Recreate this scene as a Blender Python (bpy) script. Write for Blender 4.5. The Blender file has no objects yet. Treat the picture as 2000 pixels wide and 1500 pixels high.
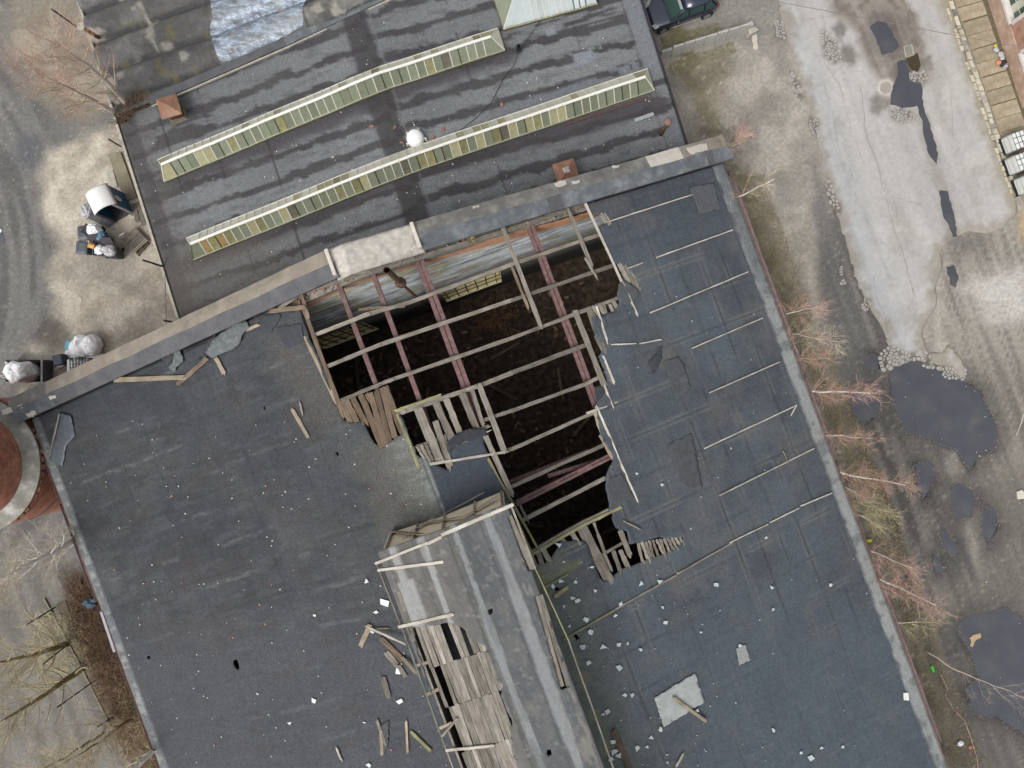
import bpy, bmesh, math, random
import numpy as np
from mathutils import Vector, Matrix

# ------------------------------------------------------------------ camera, sky, sun, exposure
SC = bpy.context.scene
COL = SC.collection
H = 41.5            # drone height above the yard (m)
F = 1412.0          # focal length in pixels of the 2000 px wide photograph
cam_d = bpy.data.cameras.new('camera')
cam_d.sensor_fit = 'HORIZONTAL'; cam_d.sensor_width = 36.0
cam_d.lens = 36.0 * F / 2000.0
cam_d.clip_start = 0.5; cam_d.clip_end = 3000.0
cam = bpy.data.objects.new('camera', cam_d)
cam.location = (0, 0, H); cam.rotation_euler = (0, 0, 0)
COL.objects.link(cam); SC.camera = cam

SUN_EL, SUN_AZ = math.radians(55), math.radians(232)     # azimuth counter-clockwise from +X (lower left in the picture)
W = bpy.data.worlds.new('World'); SC.world = W; W.use_nodes = True
wn = W.node_tree
bgn = wn.nodes.get('Background') or wn.nodes.new('ShaderNodeBackground')
sky = wn.nodes.new('ShaderNodeTexSky'); sky.sky_type = 'NISHITA'; sky.sun_disc = False
sky.sun_elevation = SUN_EL; sky.sun_rotation = math.radians(90) - SUN_AZ
sky.dust_density = 6.0; sky.air_density = 1.0; sky.ozone_density = 1.0; sky.altitude = 100
hs = wn.nodes.new('ShaderNodeHueSaturation'); hs.inputs['Saturation'].default_value = 0.18
wn.links.new(sky.outputs[0], hs.inputs['Color']); wn.links.new(hs.outputs[0], bgn.inputs['Color'])
bgn.inputs['Strength'].default_value = 0.15
sun_d = bpy.data.lights.new('sun', 'SUN'); sun_d.energy = 0.85; sun_d.angle = math.radians(24); sun_d.color = (1.0, 0.97, 0.92)
sun = bpy.data.objects.new('sun', sun_d); COL.objects.link(sun)
sd = Vector((math.cos(SUN_EL)*math.cos(SUN_AZ), math.cos(SUN_EL)*math.sin(SUN_AZ), math.sin(SUN_EL)))
sun.rotation_euler = (-sd).to_track_quat('-Z', 'Y').to_euler(); sun.location = sd*120
SC.view_settings.view_transform = 'Standard'; SC.view_settings.look = 'None'
SC.view_settings.gamma = 1.0; SC.view_settings.use_curve_mapping = False
SC.view_settings.exposure = 0.72
SC.cycles.max_bounces = 6; SC.cycles.diffuse_bounces = 3; SC.cycles.transparent_max_bounces = 8
SC.cycles.use_denoising = True

# ------------------------------------------------------------------ helpers: numbers
K = 1.6                       # brightness of a flat white surface in the picture
rnd = random.Random(7)
def lin(c):
    c = c/255.0
    return c/12.92 if c <= 0.04045 else ((c+0.055)/1.055)**2.4
def A(r, g, b):               # photo colour of a flat surface -> base colour
    return (min(lin(r)/K, .85), min(lin(g)/K, .85), min(lin(b)/K, .85))
def nA(r, g, b): return np.array(A(r, g, b))
def _hash(ix, iy, s):
    h = (ix.astype(np.int64)*374761393 + iy.astype(np.int64)*668265263 + s*974634777) & 0x7fffffff
    h = ((h ^ (h >> 13))*1274126177) & 0x7fffffff
    h = (h ^ (h >> 16)) & 0xffff
    return h/65535.0
def vn(x, y, s=0):
    x = np.asarray(x, float); y = np.asarray(y, float)
    ix = np.floor(x); iy = np.floor(y); fx = x-ix; fy = y-iy
    fx = fx*fx*(3-2*fx); fy = fy*fy*(3-2*fy)
    a = _hash(ix, iy, s); b = _hash(ix+1, iy, s); c = _hash(ix, iy+1, s); d = _hash(ix+1, iy+1, s)
    return (a*(1-fx)+b*fx)*(1-fy) + (c*(1-fx)+d*fx)*fy
def fbm(x, y, s=0, o=4):
    t = 0; a = .5; n = 0
    for i in range(o):
        t = t + a*vn(x*2**i, y*2**i, s+i*17); n += a; a *= .5
    return t/n
def sstep(a, b, x): 
    t = np.clip((x-a)/(b-a), 0, 1); return t*t*(3-2*t)
def pip(x, y, poly):
    x = np.asarray(x, float); y = np.asarray(y, float); r = np.zeros(x.shape, bool); n = len(poly)
    for i in range(n):
        x0, y0 = poly[i]; x1, y1 = poly[(i+1) % n]
        if y0 == y1: continue
        c = ((y0 > y) != (y1 > y)) & (x < (x1-x0)*(y-y0)/(y1-y0)+x0)
        r ^= c
    return r
def segd(x, y, a, b):
    ax, ay = a; bx, by = b; dx, dy = bx-ax, by-ay; L = dx*dx+dy*dy+1e-12
    t = np.clip(((x-ax)*dx+(y-ay)*dy)/L, 0, 1)
    return np.hypot(x-(ax+t*dx), y-(ay+t*dy))
def pdist(x, y, poly, closed=True):      # signed distance, negative inside
    d = np.full(np.shape(x), 1e9); n = len(poly)
    for i in range(n if closed else n-1):
        d = np.minimum(d, segd(x, y, poly[i], poly[(i+1) % n]))
    if closed: d = np.where(pip(x, y, poly), -d, d)
    return d
def rough(poly, amp, step, seed=0, closed=True):
    r = random.Random(seed); out = []; n = len(poly)
    for i in range(n if closed else n-1):
        a = poly[i]; b = poly[(i+1) % n]; L = math.hypot(b[0]-a[0], b[1]-a[1]); k = max(1, int(L/step))
        for j in range(k):
            t = j/k; q = amp if j else amp*.3
            out.append((a[0]+(b[0]-a[0])*t+r.uniform(-q, q), a[1]+(b[1]-a[1])*t+r.uniform(-q, q)))
    if not closed: out.append(poly[-1])
    return out
def smooth_poly(poly, it=2):
    for _ in range(it):
        o = []
        for i in range(len(poly)):
            a = poly[i]; b = poly[(i+1) % len(poly)]
            o += [(a[0]*.75+b[0]*.25, a[1]*.75+b[1]*.25), (a[0]*.25+b[0]*.75, a[1]*.25+b[1]*.75)]
        poly = o
    return poly

# ------------------------------------------------------------------ helpers: places
UX, UY = 0.347, -0.938        # hall axis (towards the lower right of the picture)
def px(x, y, z=0.0):          # picture pixel -> place at height z
    D = H-z; return Vector(((x-1000)/F*D, -(y-750)/F*D, z))
def uv(u, v, z=0.0): return Vector((u*UX - v*UY, u*UY + v*UX, z))
def w2uv(p): return (p[0]*UX+p[1]*UY, -p[0]*UY+p[1]*UX)
VR, EAVE_L, EAVE_R, Z_EAVE, Z_RIDGE = -4.6, -22.85, 13.6, 5.8, 11.45
SLOPE_L = (Z_RIDGE-Z_EAVE)/(VR-EAVE_L); SLOPE_R = (Z_RIDGE-Z_EAVE)/(EAVE_R-VR)
def mz(u, v): return Z_RIDGE - (SLOPE_L*(VR-v) if v < VR else SLOPE_R*(v-VR))
def mpx(x, y, dz=0.0):        # pixel -> place on the hall roof
    z = 9.0
    for _ in range(25):
        p = px(x, y, z); u, v = w2uv(p); z = mz(u, v)+dz
    return px(x, y, z)
def mpuv(x, y):
    return w2uv(mpx(x, y))
NX, NY = 0.300, -0.954        # axis of the lower north building
def nuv(u, v, z=0.0): return Vector((u*NX - v*NY, u*NY + v*NX, z))
def w2n(p): return (p[0]*NX+p[1]*NY, -p[0]*NY+p[1]*NX)
NVR, N_L, N_R, NZ_E, NZ_R = -1.8, -15.45, 12.35, 4.0, 5.2
NS_L = (NZ_R-NZ_E)/(NVR-N_L); NS_R = (NZ_R-NZ_E)/(N_R-NVR)
def nz(u, v): return NZ_R - (NS_L*(NVR-v) if v < NVR else NS_R*(v-NVR))
def npx(x, y, dz=0.0):
    z = 4.5
    for _ in range(25):
        p = px(x, y, z); u, v = w2n(p); z = nz(u, v)+dz
    return px(x, y, z)
def gp(*pts): return [tuple(px(a, b, 0)[:2]) for a, b in pts]     # ground polygon from pixels

# ------------------------------------------------------------------ helpers: materials
MATS = {}
def nodes_of(name):
    m = bpy.data.materials.new(name); m.use_nodes = True; t = m.node_tree
    b = t.nodes['Principled BSDF']; return m, t, b
def N(t, ty, **kw):
    n = t.nodes.new(ty)
    for k, v in kw.items(): setattr(n, k, v)
    return n
def bump(t, b, src, strength, dist):
    bp = N(t, 'ShaderNodeBump'); bp.inputs['Strength'].default_value = strength; bp.inputs['Distance'].default_value = dist
    t.links.new(src, bp.inputs['Height']); t.links.new(bp.outputs[0], b.inputs['Normal'])
def ramp(t, src, stops):
    r = N(t, 'ShaderNodeValToRGB'); e = r.color_ramp.elements
    while len(e) < len(stops): e.new(.5)
    for i, (p, c) in enumerate(stops):
        e[i].position = p; e[i].color = (c[0], c[1], c[2], 1) if not isinstance(c, (int, float)) else (c, c, c, 1)
    t.links.new(src, r.inputs[0]); return r
def mul(t, a, b):
    m = N(t, 'ShaderNodeMix', data_type='RGBA', blend_type='MULTIPLY'); m.inputs['Factor'].default_value = 1
    t.links.new(a, m.inputs['A']); t.links.new(b, m.inputs['B']); return m.outputs['Result']
def mat_attr(name, rough_=.85, n1=9.0, v1=.25, n2=60.0, v2=.25, bs=.5, bd=.02, spec=.3):
    """colour painted per vertex (surface tint) times two scales of procedural grain"""
    if name in MATS: return MATS[name]
    m, t, b = nodes_of(name)
    at = N(t, 'ShaderNodeVertexColor', layer_name='Col'); tc = N(t, 'ShaderNodeTexCoord')
    a1 = N(t, 'ShaderNodeTexNoise'); a1.inputs['Scale'].default_value = n1; a1.inputs['Detail'].default_value = 5; a1.inputs['Roughness'].default_value = .65
    a2 = N(t, 'ShaderNodeTexNoise'); a2.inputs['Scale'].default_value = n2; a2.inputs['Detail'].default_value = 3
    for a in (a1, a2): t.links.new(tc.outputs['Object'], a.inputs['Vector'])
    r1 = ramp(t, a1.outputs[0], [(.3, 1-v1), (.7, 1+v1)]); r2 = ramp(t, a2.outputs[0], [(.3, 1-v2), (.7, 1+v2)])
    c = mul(t, mul(t, at.outputs[0], r1.outputs[0]), r2.outputs[0])
    t.links.new(c, b.inputs['Base Color']); b.inputs['Roughness'].default_value = rough_; b.inputs['Specular IOR Level'].default_value = spec
    ad = N(t, 'ShaderNodeMath', operation='ADD'); t.links.new(a1.outputs[0], ad.inputs[0]); t.links.new(a2.outputs[0], ad.inputs[1])
    bump(t, b, ad.outputs[0], bs, bd); MATS[name] = m; return m
def mat(name, col, var=.2, scale=6.0, rough_=.75, bs=.3, bd=.01, metal=0.0, spec=.35, objvar=0.0, col2=None, stretch=None, alpha=None):
    if name in MATS: return MATS[name]
    m, t, b = nodes_of(name); tc = N(t, 'ShaderNodeTexCoord')
    nz_ = N(t, 'ShaderNodeTexNoise'); nz_.inputs['Scale'].default_value = scale; nz_.inputs['Detail'].default_value = 6; nz_.inputs['Roughness'].default_value = .65
    if stretch:
        mp = N(t, 'ShaderNodeMapping'); mp.inputs['Scale'].default_value = stretch
        t.links.new(tc.outputs['Object'], mp.inputs[0]); t.links.new(mp.outputs[0], nz_.inputs['Vector'])
    else: t.links.new(tc.outputs['Object'], nz_.inputs['Vector'])
    c2 = col2 if col2 else tuple(min(1, c*(1+var)) for c in col)
    c1 = tuple(c*(1-var) for c in col)
    r = ramp(t, nz_.outputs[0], [(.32, c1), (.5, col), (.68, c2)]); out = r.outputs[0]
    if objvar:
        oi = N(t, 'ShaderNodeObjectInfo'); rr = ramp(t, oi.outputs['Random'], [(0, 1-objvar), (1, 1+objvar)]); out = mul(t, out, rr.outputs[0])
    t.links.new(out, b.inputs['Base Color']); b.inputs['Roughness'].default_value = rough_; b.inputs['Metallic'].default_value = metal
    b.inputs['Specular IOR Level'].default_value = spec
    if alpha is not None: b.inputs['Alpha'].default_value = alpha
    if bs: bump(t, b, nz_.outputs[0], bs, bd)
    MATS[name] = m; return m
def mat_crumple(name, col, scale=4.0, dist=.10, rough_=.45):
    if name in MATS: return MATS[name]
    m, t, b = nodes_of(name); tc = N(t, 'ShaderNodeTexCoord'); w = N(t, 'ShaderNodeTexNoise'); w.inputs['Scale'].default_value = 2.5; w.inputs['Detail'].default_value = 4
    t.links.new(tc.outputs['Object'], w.inputs['Vector']); mx = N(t, 'ShaderNodeMix', data_type='RGBA'); mx.inputs['Factor'].default_value = .35; t.links.new(tc.outputs['Object'], mx.inputs['A']); t.links.new(w.outputs['Color'], mx.inputs['B'])
    v = N(t, 'ShaderNodeTexVoronoi'); v.inputs['Scale'].default_value = scale; t.links.new(mx.outputs['Result'], v.inputs['Vector'])
    r = ramp(t, w.outputs[0], [(.3, tuple(c*.82 for c in col)), (.65, col)]); t.links.new(r.outputs[0], b.inputs['Base Color']); b.inputs['Roughness'].default_value = rough_
    bump(t, b, v.outputs['Distance'], 1.0, dist); MATS[name] = m; return m
def mat_wood(name, col, dark=.45, objvar=.3):
    if name in MATS: return MATS[name]
    m, t, b = nodes_of(name); tc = N(t, 'ShaderNodeTexCoord'); mp = N(t, 'ShaderNodeMapping'); mp.inputs['Scale'].default_value = (.9, 22, 22)
    oi = N(t, 'ShaderNodeObjectInfo')
    sh = N(t, 'ShaderNodeVectorMath', operation='ADD'); sc_ = N(t, 'ShaderNodeVectorMath', operation='SCALE'); sc_.inputs['Scale'].default_value = 40
    t.links.new(oi.outputs['Location'], sc_.inputs[0]); t.links.new(tc.outputs['Object'], sh.inputs[0]); t.links.new(sc_.outputs[0], sh.inputs[1])
    t.links.new(sh.outputs[0], mp.inputs[0])
    g = N(t, 'ShaderNodeTexNoise'); g.inputs['Scale'].default_value = 1.6; g.inputs['Detail'].default_value = 6; g.inputs['Roughness'].default_value = .7
    t.links.new(mp.outputs[0], g.inputs['Vector'])
    l = N(t, 'ShaderNodeTexNoise'); l.inputs['Scale'].default_value = 1.7; l.inputs['Detail'].default_value = 3; t.links.new(sh.outputs[0], l.inputs['Vector'])
    r = ramp(t, g.outputs[0], [(.36, tuple(c*dark for c in col)), (.5, col), (.66, tuple(min(1, c*1.25) for c in col))])
    r2 = ramp(t, l.outputs[0], [(.3, (.72, .70, .66)), (.7, (1.15, 1.15, 1.18))])
    rr = ramp(t, oi.outputs['Random'], [(0, 1-objvar), (1, 1+objvar)])
    out = mul(t, mul(t, r.outputs[0], r2.outputs[0]), rr.outputs[0])
    t.links.new(out, b.inputs['Base Color']); b.inputs['Roughness'].default_value = .85; b.inputs['Specular IOR Level'].default_value = .2
    bump(t, b, g.outputs[0], .5, .012); MATS[name] = m; return m
def mat_brick(name, c1, c2, mortar, scale=1.0, bw=.26, bh=.085, use_uv=True):
    if name in MATS: return MATS[name]
    m, t, b = nodes_of(name); tc = N(t, 'ShaderNodeTexCoord')
    br = N(t, 'ShaderNodeTexBrick'); br.inputs['Scale'].default_value = scale
    br.inputs['Brick Width'].default_value = bw; br.inputs['Row Height'].default_value = bh; br.inputs['Mortar Size'].default_value = .012
    br.inputs['Color1'].default_value = (*c1, 1); br.inputs['Color2'].default_value = (*c2, 1); br.inputs['Mortar'].default_value = (*mortar, 1)
    t.links.new(tc.outputs['UV'], br.inputs['Vector'])
    nn = N(t, 'ShaderNodeTexNoise'); nn.inputs['Scale'].default_value = 2.2; nn.inputs['Detail'].default_value = 6; t.links.new(tc.outputs['Object'], nn.inputs['Vector'])
    r = ramp(t, nn.outputs[0], [(.3, .65), (.7, 1.25)])
    t.links.new(mul(t, br.outputs[0], r.outputs[0]), b.inputs['Base Color']); b.inputs['Roughness'].default_value = .85
    bump(t, b, br.outputs['Fac'], -.6, .012); MATS[name] = m; return m

WOOD_GREY = mat_wood('weathered_grey_timber', A(138, 132, 122))
WOOD_BROWN = mat_wood('weathered_brown_timber', A(122, 106, 90))
WOOD_PALE = mat_wood('bleached_pale_timber', A(196, 190, 178), dark=.6, objvar=.15)
WOOD_MOSS = mat_wood('mossy_yellow_timber', A(150, 148, 112), dark=.6, objvar=.15)
WOOD_TAN = mat_wood('tan_dry_timber', A(160, 148, 128), dark=.6)
STEEL_RED = mat('red_primer_steel', A(108, 78, 76), .25, 5, .6, .25, .004, objvar=.12, col2=A(128, 102, 100))
RUST = mat('rusty_steel', A(92, 70, 58), .35, 12, .8, .4, .006, col2=A(125, 88, 62))
BLACK = mat('black_plastic', A(38, 40, 43), .2, 5, .45, .1, .003)
GREYP = mat('charcoal_plastic', A(84, 92, 98), .12, 7, .5, .1, .003)
WHITEP = mat('white_plastic', A(238, 238, 234), .06, 8, .45, .1, .004)
CONC = mat('weathered_concrete', A(176, 172, 160), .2, 4, .9, .5, .01, spec=.2)
CONC_D = mat('dark_concrete', A(120, 116, 106), .25, 4, .9, .5, .01, spec=.2)
DARKMETAL = mat('dark_metal', A(52, 50, 48), .3, 9, .6, .2, .004)
FELT_COPING = mat('blue_grey_coping_felt', A(100, 105, 109), .30, 1.6, .75, .6, .02, col2=A(130, 133, 134))
FELT_COPING_DARK = mat('dark_coping_felt', A(86, 87, 90), .28, 1.6, .75, .5, .012)
COPING_TOP = mat('sandy_coping_felt', A(146, 137, 124), .24, 1.4, .9, .5, .012)
COPING_TOP_GREY = mat('grey_coping_felt', A(122, 120, 116), .28, 1.5, .9, .6, .02, col2=A(152, 148, 139))
MORTAR = mat('bare_pale_mortar', A(206, 200, 190), .12, 6, .95, .6, .02, spec=.15)

# ------------------------------------------------------------------ helpers: meshes and objects
class MB:
    def __init__(s): s.v = []; s.f = []; s.uv = None
    def add(s, vs, fs):
        o = len(s.v); s.v += [Vector(p) for p in vs]; s.f += [tuple(i+o for i in f) for f in fs]; return s
    def box(s, c, sz, R=None, taper=1.0, jit=0.0):
        c = Vector(c); vs = []
        for k in (-1, 1):
            q = taper if k > 0 else 1.0
            for i, j in ((-1, -1), (1, -1), (1, 1), (-1, 1)):
                p = Vector((i*sz[0]/2*q, j*sz[1]/2*q, k*sz[2]/2))
                if jit: p += Vector((rnd.uniform(-jit, jit), rnd.uniform(-jit, jit), rnd.uniform(-jit, jit)))
                vs.append(c+(R @ p if R else p))
        return s.add(vs, [(3, 2, 1, 0), (4, 5, 6, 7), (0, 1, 5, 4), (1, 2, 6, 5), (2, 3, 7, 6), (3, 0, 4, 7)])
    def bar(s, a, b, w, h, up=(0, 0, 1)):
        a = Vector(a); b = Vector(b); d = (b-a).normalized(); up = Vector(up)
        y = up.cross(d)
        if y.length < 1e-4: y = Vector((1, 0, 0)).cross(d)
        y.normalize(); z = d.cross(y)
        vs = []
        for p in (a, b):
            for i, j in ((-1, -1), (1, -1), (1, 1), (-1, 1)): vs.append(p+y*i*w/2+z*j*h/2)
        return s.add(vs, [(0, 1, 2, 3), (7, 6, 5, 4), (0, 4, 5, 1), (1, 5, 6, 2), (2, 6, 7, 3), (3, 7, 4, 0)])
    def tube(s, pts, rad, n=8, cap=True):
        pts = [Vector(p) for p in pts]; o = len(s.v); m = len(pts)
        if not hasattr(rad, '__len__'): rad = [rad]*m
        prev = None
        for i, p in enumerate(pts):
            d = (pts[min(i+1, m-1)]-pts[max(i-1, 0)]); d = d.normalized() if d.length > 1e-9 else Vector((0, 0, 1))
            if prev is None:
                x = d.cross(Vector((0, 0, 1)));
                if x.length < 1e-3: x = d.cross(Vector((0, 1, 0)))
            else: x = prev - d*prev.dot(d)
            if x.length < 1e-6: x = d.orthogonal()
            x.normalize(); prev = x; y = d.cross(x)
            for k in range(n):
                a = 2*math.pi*k/n; s.v.append(p+(x*math.cos(a)+y*math.sin(a))*rad[i])
        for i in range(m-1):
            for k in range(n):
                k2 = (k+1) % n; s.f.append((o+i*n+k, o+i*n+k2, o+(i+1)*n+k2, o+(i+1)*n+k))
        if cap and n > 2:
            s.f.append(tuple(o+k for k in range(n))[::-1]); s.f.append(tuple(o+(m-1)*n+k for k in range(n)))
        return s
    def prism(s, poly, z0, z1):     # poly: list of (x,y) or 3D (then z added)
        n = len(poly); b = [Vector((p[0], p[1], (p[2] if len(p) > 2 else 0)+z0)) for p in poly]
        t = [Vector((p[0], p[1], (p[2] if len(p) > 2 else 0)+z1)) for p in poly]
        a = sum(poly[i][0]*poly[(i+1) % n][1]-poly[(i+1) % n][0]*poly[i][1] for i in range(n))
        if a < 0: b.reverse(); t.reverse()
        return s.add(b+t, [tuple(range(n))[::-1], tuple(range(n, 2*n))]+[(i, (i+1) % n, n+(i+1) % n, n+i) for i in range(n)])
    def quad(s, *p): return s.add(p, [tuple(range(len(p)))])
    def lathe(s, prof, n=24, c=(0, 0, 0)):
        o = len(s.v); c = Vector(c)
        for r, z in prof:
            for k in range(n):
                a = 2*math.pi*k/n; s.v.append(c+Vector((r*math.cos(a), r*math.sin(a), z)))
        for i in range(len(prof)-1):
            for k in range(n):
                k2 = (k+1) % n; s.f.append((o+i*n+k, o+i*n+k2, o+(i+1)*n+k2, o+(i+1)*n+k))
        return s
    def build(s, name, m, parent=None, smooth=False, origin=None, bevel=0.0):
        vs = s.v
        if origin is None:
            lo = [min(p[i] for p in vs) for i in range(3)]; hi = [max(p[i] for p in vs) for i in range(3)]
            origin = Vector(((lo[0]+hi[0])/2, (lo[1]+hi[1])/2, lo[2]))
        origin = Vector(origin)
        me = bpy.data.meshes.new(name); me.from_pydata([tuple(p-origin) for p in vs], [], s.f); me.update()
        if m: me.materials.append(m)
        if smooth: me.polygons.foreach_set('use_smooth', [True]*len(me.polygons))
        return link(name, me, origin, parent, bevel)
def wpos(o):
    return Matrix.Translation(o.location) if o.parent is None else wpos(o.parent) @ Matrix.Translation(o.location)
def link(name, me, origin, parent=None, bevel=0.0, rot=None):
    o = bpy.data.objects.new(name, me); COL.objects.link(o)
    o.location = Vector(origin)
    if parent is not None:
        o.parent = parent; o.location = Vector(origin) - wpos(parent).translation
    if rot is not None: o.rotation_euler = rot
    if bevel:
        b = o.modifiers.new('bevel', 'BEVEL'); b.width = bevel; b.segments = 2; b.limit_method = 'ANGLE'
    return o
def empty(name, loc, label=None, cat=None, group=None):
    o = bpy.data.objects.new(name, None); COL.objects.link(o); o.location = loc; o.empty_display_size = .2
    return tag(o, label, cat, group)
def tag(o, label=None, cat=None, group=None, kind=None):
    if label: o['label'] = label
    if cat: o['category'] = cat
    if group: o['group'] = group
    if kind: o['kind'] = kind
    return o
def frame_of(a, b, up):
    d = (b-a).normalized(); y = Vector(up).cross(d)
    if y.length < 1e-4: y = Vector((0, 1, 0)).cross(d)
    y.normalize(); z = d.cross(y)
    return Matrix((d, y, z)).transposed()
def plank(name, a, b, w, t, m, parent=None, up=(0, 0, 1), jag=(0, 0), jit=.006, seg=4, bow=0.0, seed=None, taper=1.0):
    """a weathered board from a to b (centre line of its top), jagged ends where broken; its grain runs along local X"""
    a = Vector(a); b = Vector(b); r = random.Random(seed if seed is not None else rnd.random())
    L = (b-a).length; R = frame_of(a, b, up); vs = []; top = []
    def side(sg):
        return [(L*i/seg, sg*w/2*(1+(taper-1)*i/seg)+r.uniform(-jit, jit)) for i in range(seg+1)]
    lo, hi = side(-1), side(1)[::-1]
    def end(x, j, sg, ww):
        if j <= 0: return []
        n = 3; return [(x+sg*r.uniform(-.2, 1)*j, (-1+2*(k+1)/(n+1))*ww/2) for k in range(n)]
    e1 = end(L, jag[1], 1, w*taper); e0 = [(p[0], -p[1]) for p in end(0, jag[0], -1, w)]
    poly = lo+e1+hi+e0
    n = len(poly); zf = lambda x: bow*math.sin(math.pi*min(max(x/L, 0), 1))
    vs = [(x, y, zf(x)-t) for x, y in poly]+[(x, y, zf(x)) for x, y in poly]
    fs = [(i, (i+1) % n, n+(i+1) % n, n+i) for i in range(n)]
    me = bpy.data.meshes.new(name)
    fs2 = fs+[tuple(range(n))[::-1], tuple(range(n, 2*n))]
    me.from_pydata(vs, [], fs2); me.update(); me.materials.append(m)
    return link(name, me, a, parent, 0.0, R.to_euler())
def mono_sheet(name, xs, ys, place, m, keep=None, colour=None, snaps=(), parent=None, thick=0.0, smooth=True, origin=(0, 0, 0)):
    """one grid sheet: place(x,y)->xyz arrays; cells whose centre fails keep() are cut, verts near a snap outline move onto it"""
    X, Y = np.meshgrid(np.asarray(xs, float), np.asarray(ys, float), indexing='ij'); X = X.ravel().copy(); Y = Y.ravel().copy()
    nx, ny = len(xs), len(ys)
    I, J = np.meshgrid(np.arange(nx-1), np.arange(ny-1), indexing='ij'); I = I.ravel(); J = J.ravel()
    q = np.stack([I*ny+J, (I+1)*ny+J, (I+1)*ny+J+1, I*ny+J+1], 1)
    if keep is not None:
        cx = X[q].mean(1); cy = Y[q].mean(1); q = q[keep(cx, cy)]
    for poly, tol in snaps:
        n = len(poly); best = np.full(X.shape, tol); bx = X.copy(); by = Y.copy()
        for i in range(n):
            (ax, ay), (cx_, cy_) = poly[i], poly[(i+1) % n]
            s_ = np.nonzero((X > min(ax, cx_)-tol) & (X < max(ax, cx_)+tol) & (Y > min(ay, cy_)-tol) & (Y < max(ay, cy_)+tol))[0]
            if len(s_) == 0: continue
            dx, dy = cx_-ax, cy_-ay; L = dx*dx+dy*dy+1e-12
            t = np.clip(((X[s_]-ax)*dx+(Y[s_]-ay)*dy)/L, 0, 1); qx = ax+t*dx; qy = ay+t*dy; d = np.hypot(X[s_]-qx, Y[s_]-qy)
            k = d < best[s_]; best[s_[k]] = d[k]; bx[s_[k]] = qx[k]; by[s_[k]] = qy[k]
        X, Y = bx, by
    P = np.stack(place(X, Y), 1)-np.array(origin)
    C = colour(X, Y) if colour is not None else None
    used = np.unique(q); rm = np.full(len(X), -1); rm[used] = np.arange(len(used)); q = rm[q]; P = P[used]
    if C is not None: C = C[used]
    a = P[q[:, 1]]-P[q[:, 0]]; b = P[q[:, 3]]-P[q[:, 0]]
    if len(q) and np.cross(a, b)[:, 2].mean() < 0: q = q[:, ::-1]
    me = bpy.data.meshes.new(name); me.vertices.add(len(P)); me.vertices.foreach_set('co', P.astype(np.float32).ravel())
    me.loops.add(q.size); me.loops.foreach_set('vertex_index', q.astype(np.int32).ravel())
    me.polygons.add(len(q)); me.polygons.foreach_set('loop_start', np.arange(0, q.size, 4, dtype=np.int32))
    me.polygons.foreach_set('loop_total', np.full(len(q), 4, dtype=np.int32))
    me.polygons.foreach_set('use_smooth', np.full(len(q), smooth, dtype=bool))
    me.update(calc_edges=True)
    if C is not None:
        ca = me.color_attributes.new('Col', 'FLOAT_COLOR', 'POINT')
        ca.data.foreach_set('color', np.concatenate([np.clip(C, 0, 1), np.ones((len(C), 1))], 1).astype(np.float32).ravel())
    me.validate()
    if m: me.materials.append(m)
    o = link(name, me, origin, parent)
    if thick:
        s = o.modifiers.new('thickness', 'SOLIDIFY'); s.thickness = thick; s.offset = -1
    return o
def copy_tree(o, loc, rotz=None, label=None, parent=None):
    c = o.copy(); COL.objects.link(c); c.parent = parent
    if parent is None:
        c.location = loc
        if rotz is not None: c.rotation_euler = (0, 0, rotz)
        if label: c['label'] = label
    for ch in o.children: copy_tree(ch, None, None, None, c)
    return c
def blob(c, r, seed, n=10, m=7, squash=(1, 1, 1), amp=.2, freq=1.6, fold=0.0):
    """closed lumpy surface (crumpled bag, stone)"""
    v = []; f = []; c = Vector(c)
    for i in range(m+1):
        th = math.pi*i/m
        for k in range(n):
            ph = 2*math.pi*k/n; d = Vector((math.sin(th)*math.cos(ph), math.sin(th)*math.sin(ph), math.cos(th)))
            q = float(fbm(np.array([d.x*freq+d.z*1.3+9]), np.array([d.y*freq-d.z*.7+9]), seed, 3)[0])
            if fold:
                w_ = float(vn(np.array([d.x*5.5+d.z*3+40]), np.array([d.y*5.5-d.z*2+40]), seed+5)[0]); q += fold*(abs(w_-.5)*2-.5)
            if i in (0, m): d = Vector((0, 0, d.z))
            rr = r*(1+amp*2*(q-.5)); v.append(c+Vector((d.x*rr*squash[0], d.y*rr*squash[1], d.z*rr*squash[2])))
    for i in range(m):
        for k in range(n): f.append((i*n+k, (i+1)*n+k, (i+1)*n+(k+1) % n, i*n+(k+1) % n))
    return v, f
def tint_mix(C, w, col):
    w = np.clip(w, 0, 1)[:, None]; return C*(1-w)+np.array(col)[None, :]*w
def add_uv_box(o, sc=1.0):        # simple wall UV: along the wall, and up
    me = o.data; l = me.uv_layers.new(name='UVMap')
    for p in me.polygons:
        n = p.normal; t = Vector((0, 0, 1)).cross(n)
        t = t.normalized() if t.length > .1 else Vector((1, 0, 0))
        for li in p.loop_indices:
            co = me.vertices[me.loops[li].vertex_index].co+o.location
            l.data[li].uv = (co.dot(t)*sc, (co.z if abs(n.z) < .7 else co.y)*sc)

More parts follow.
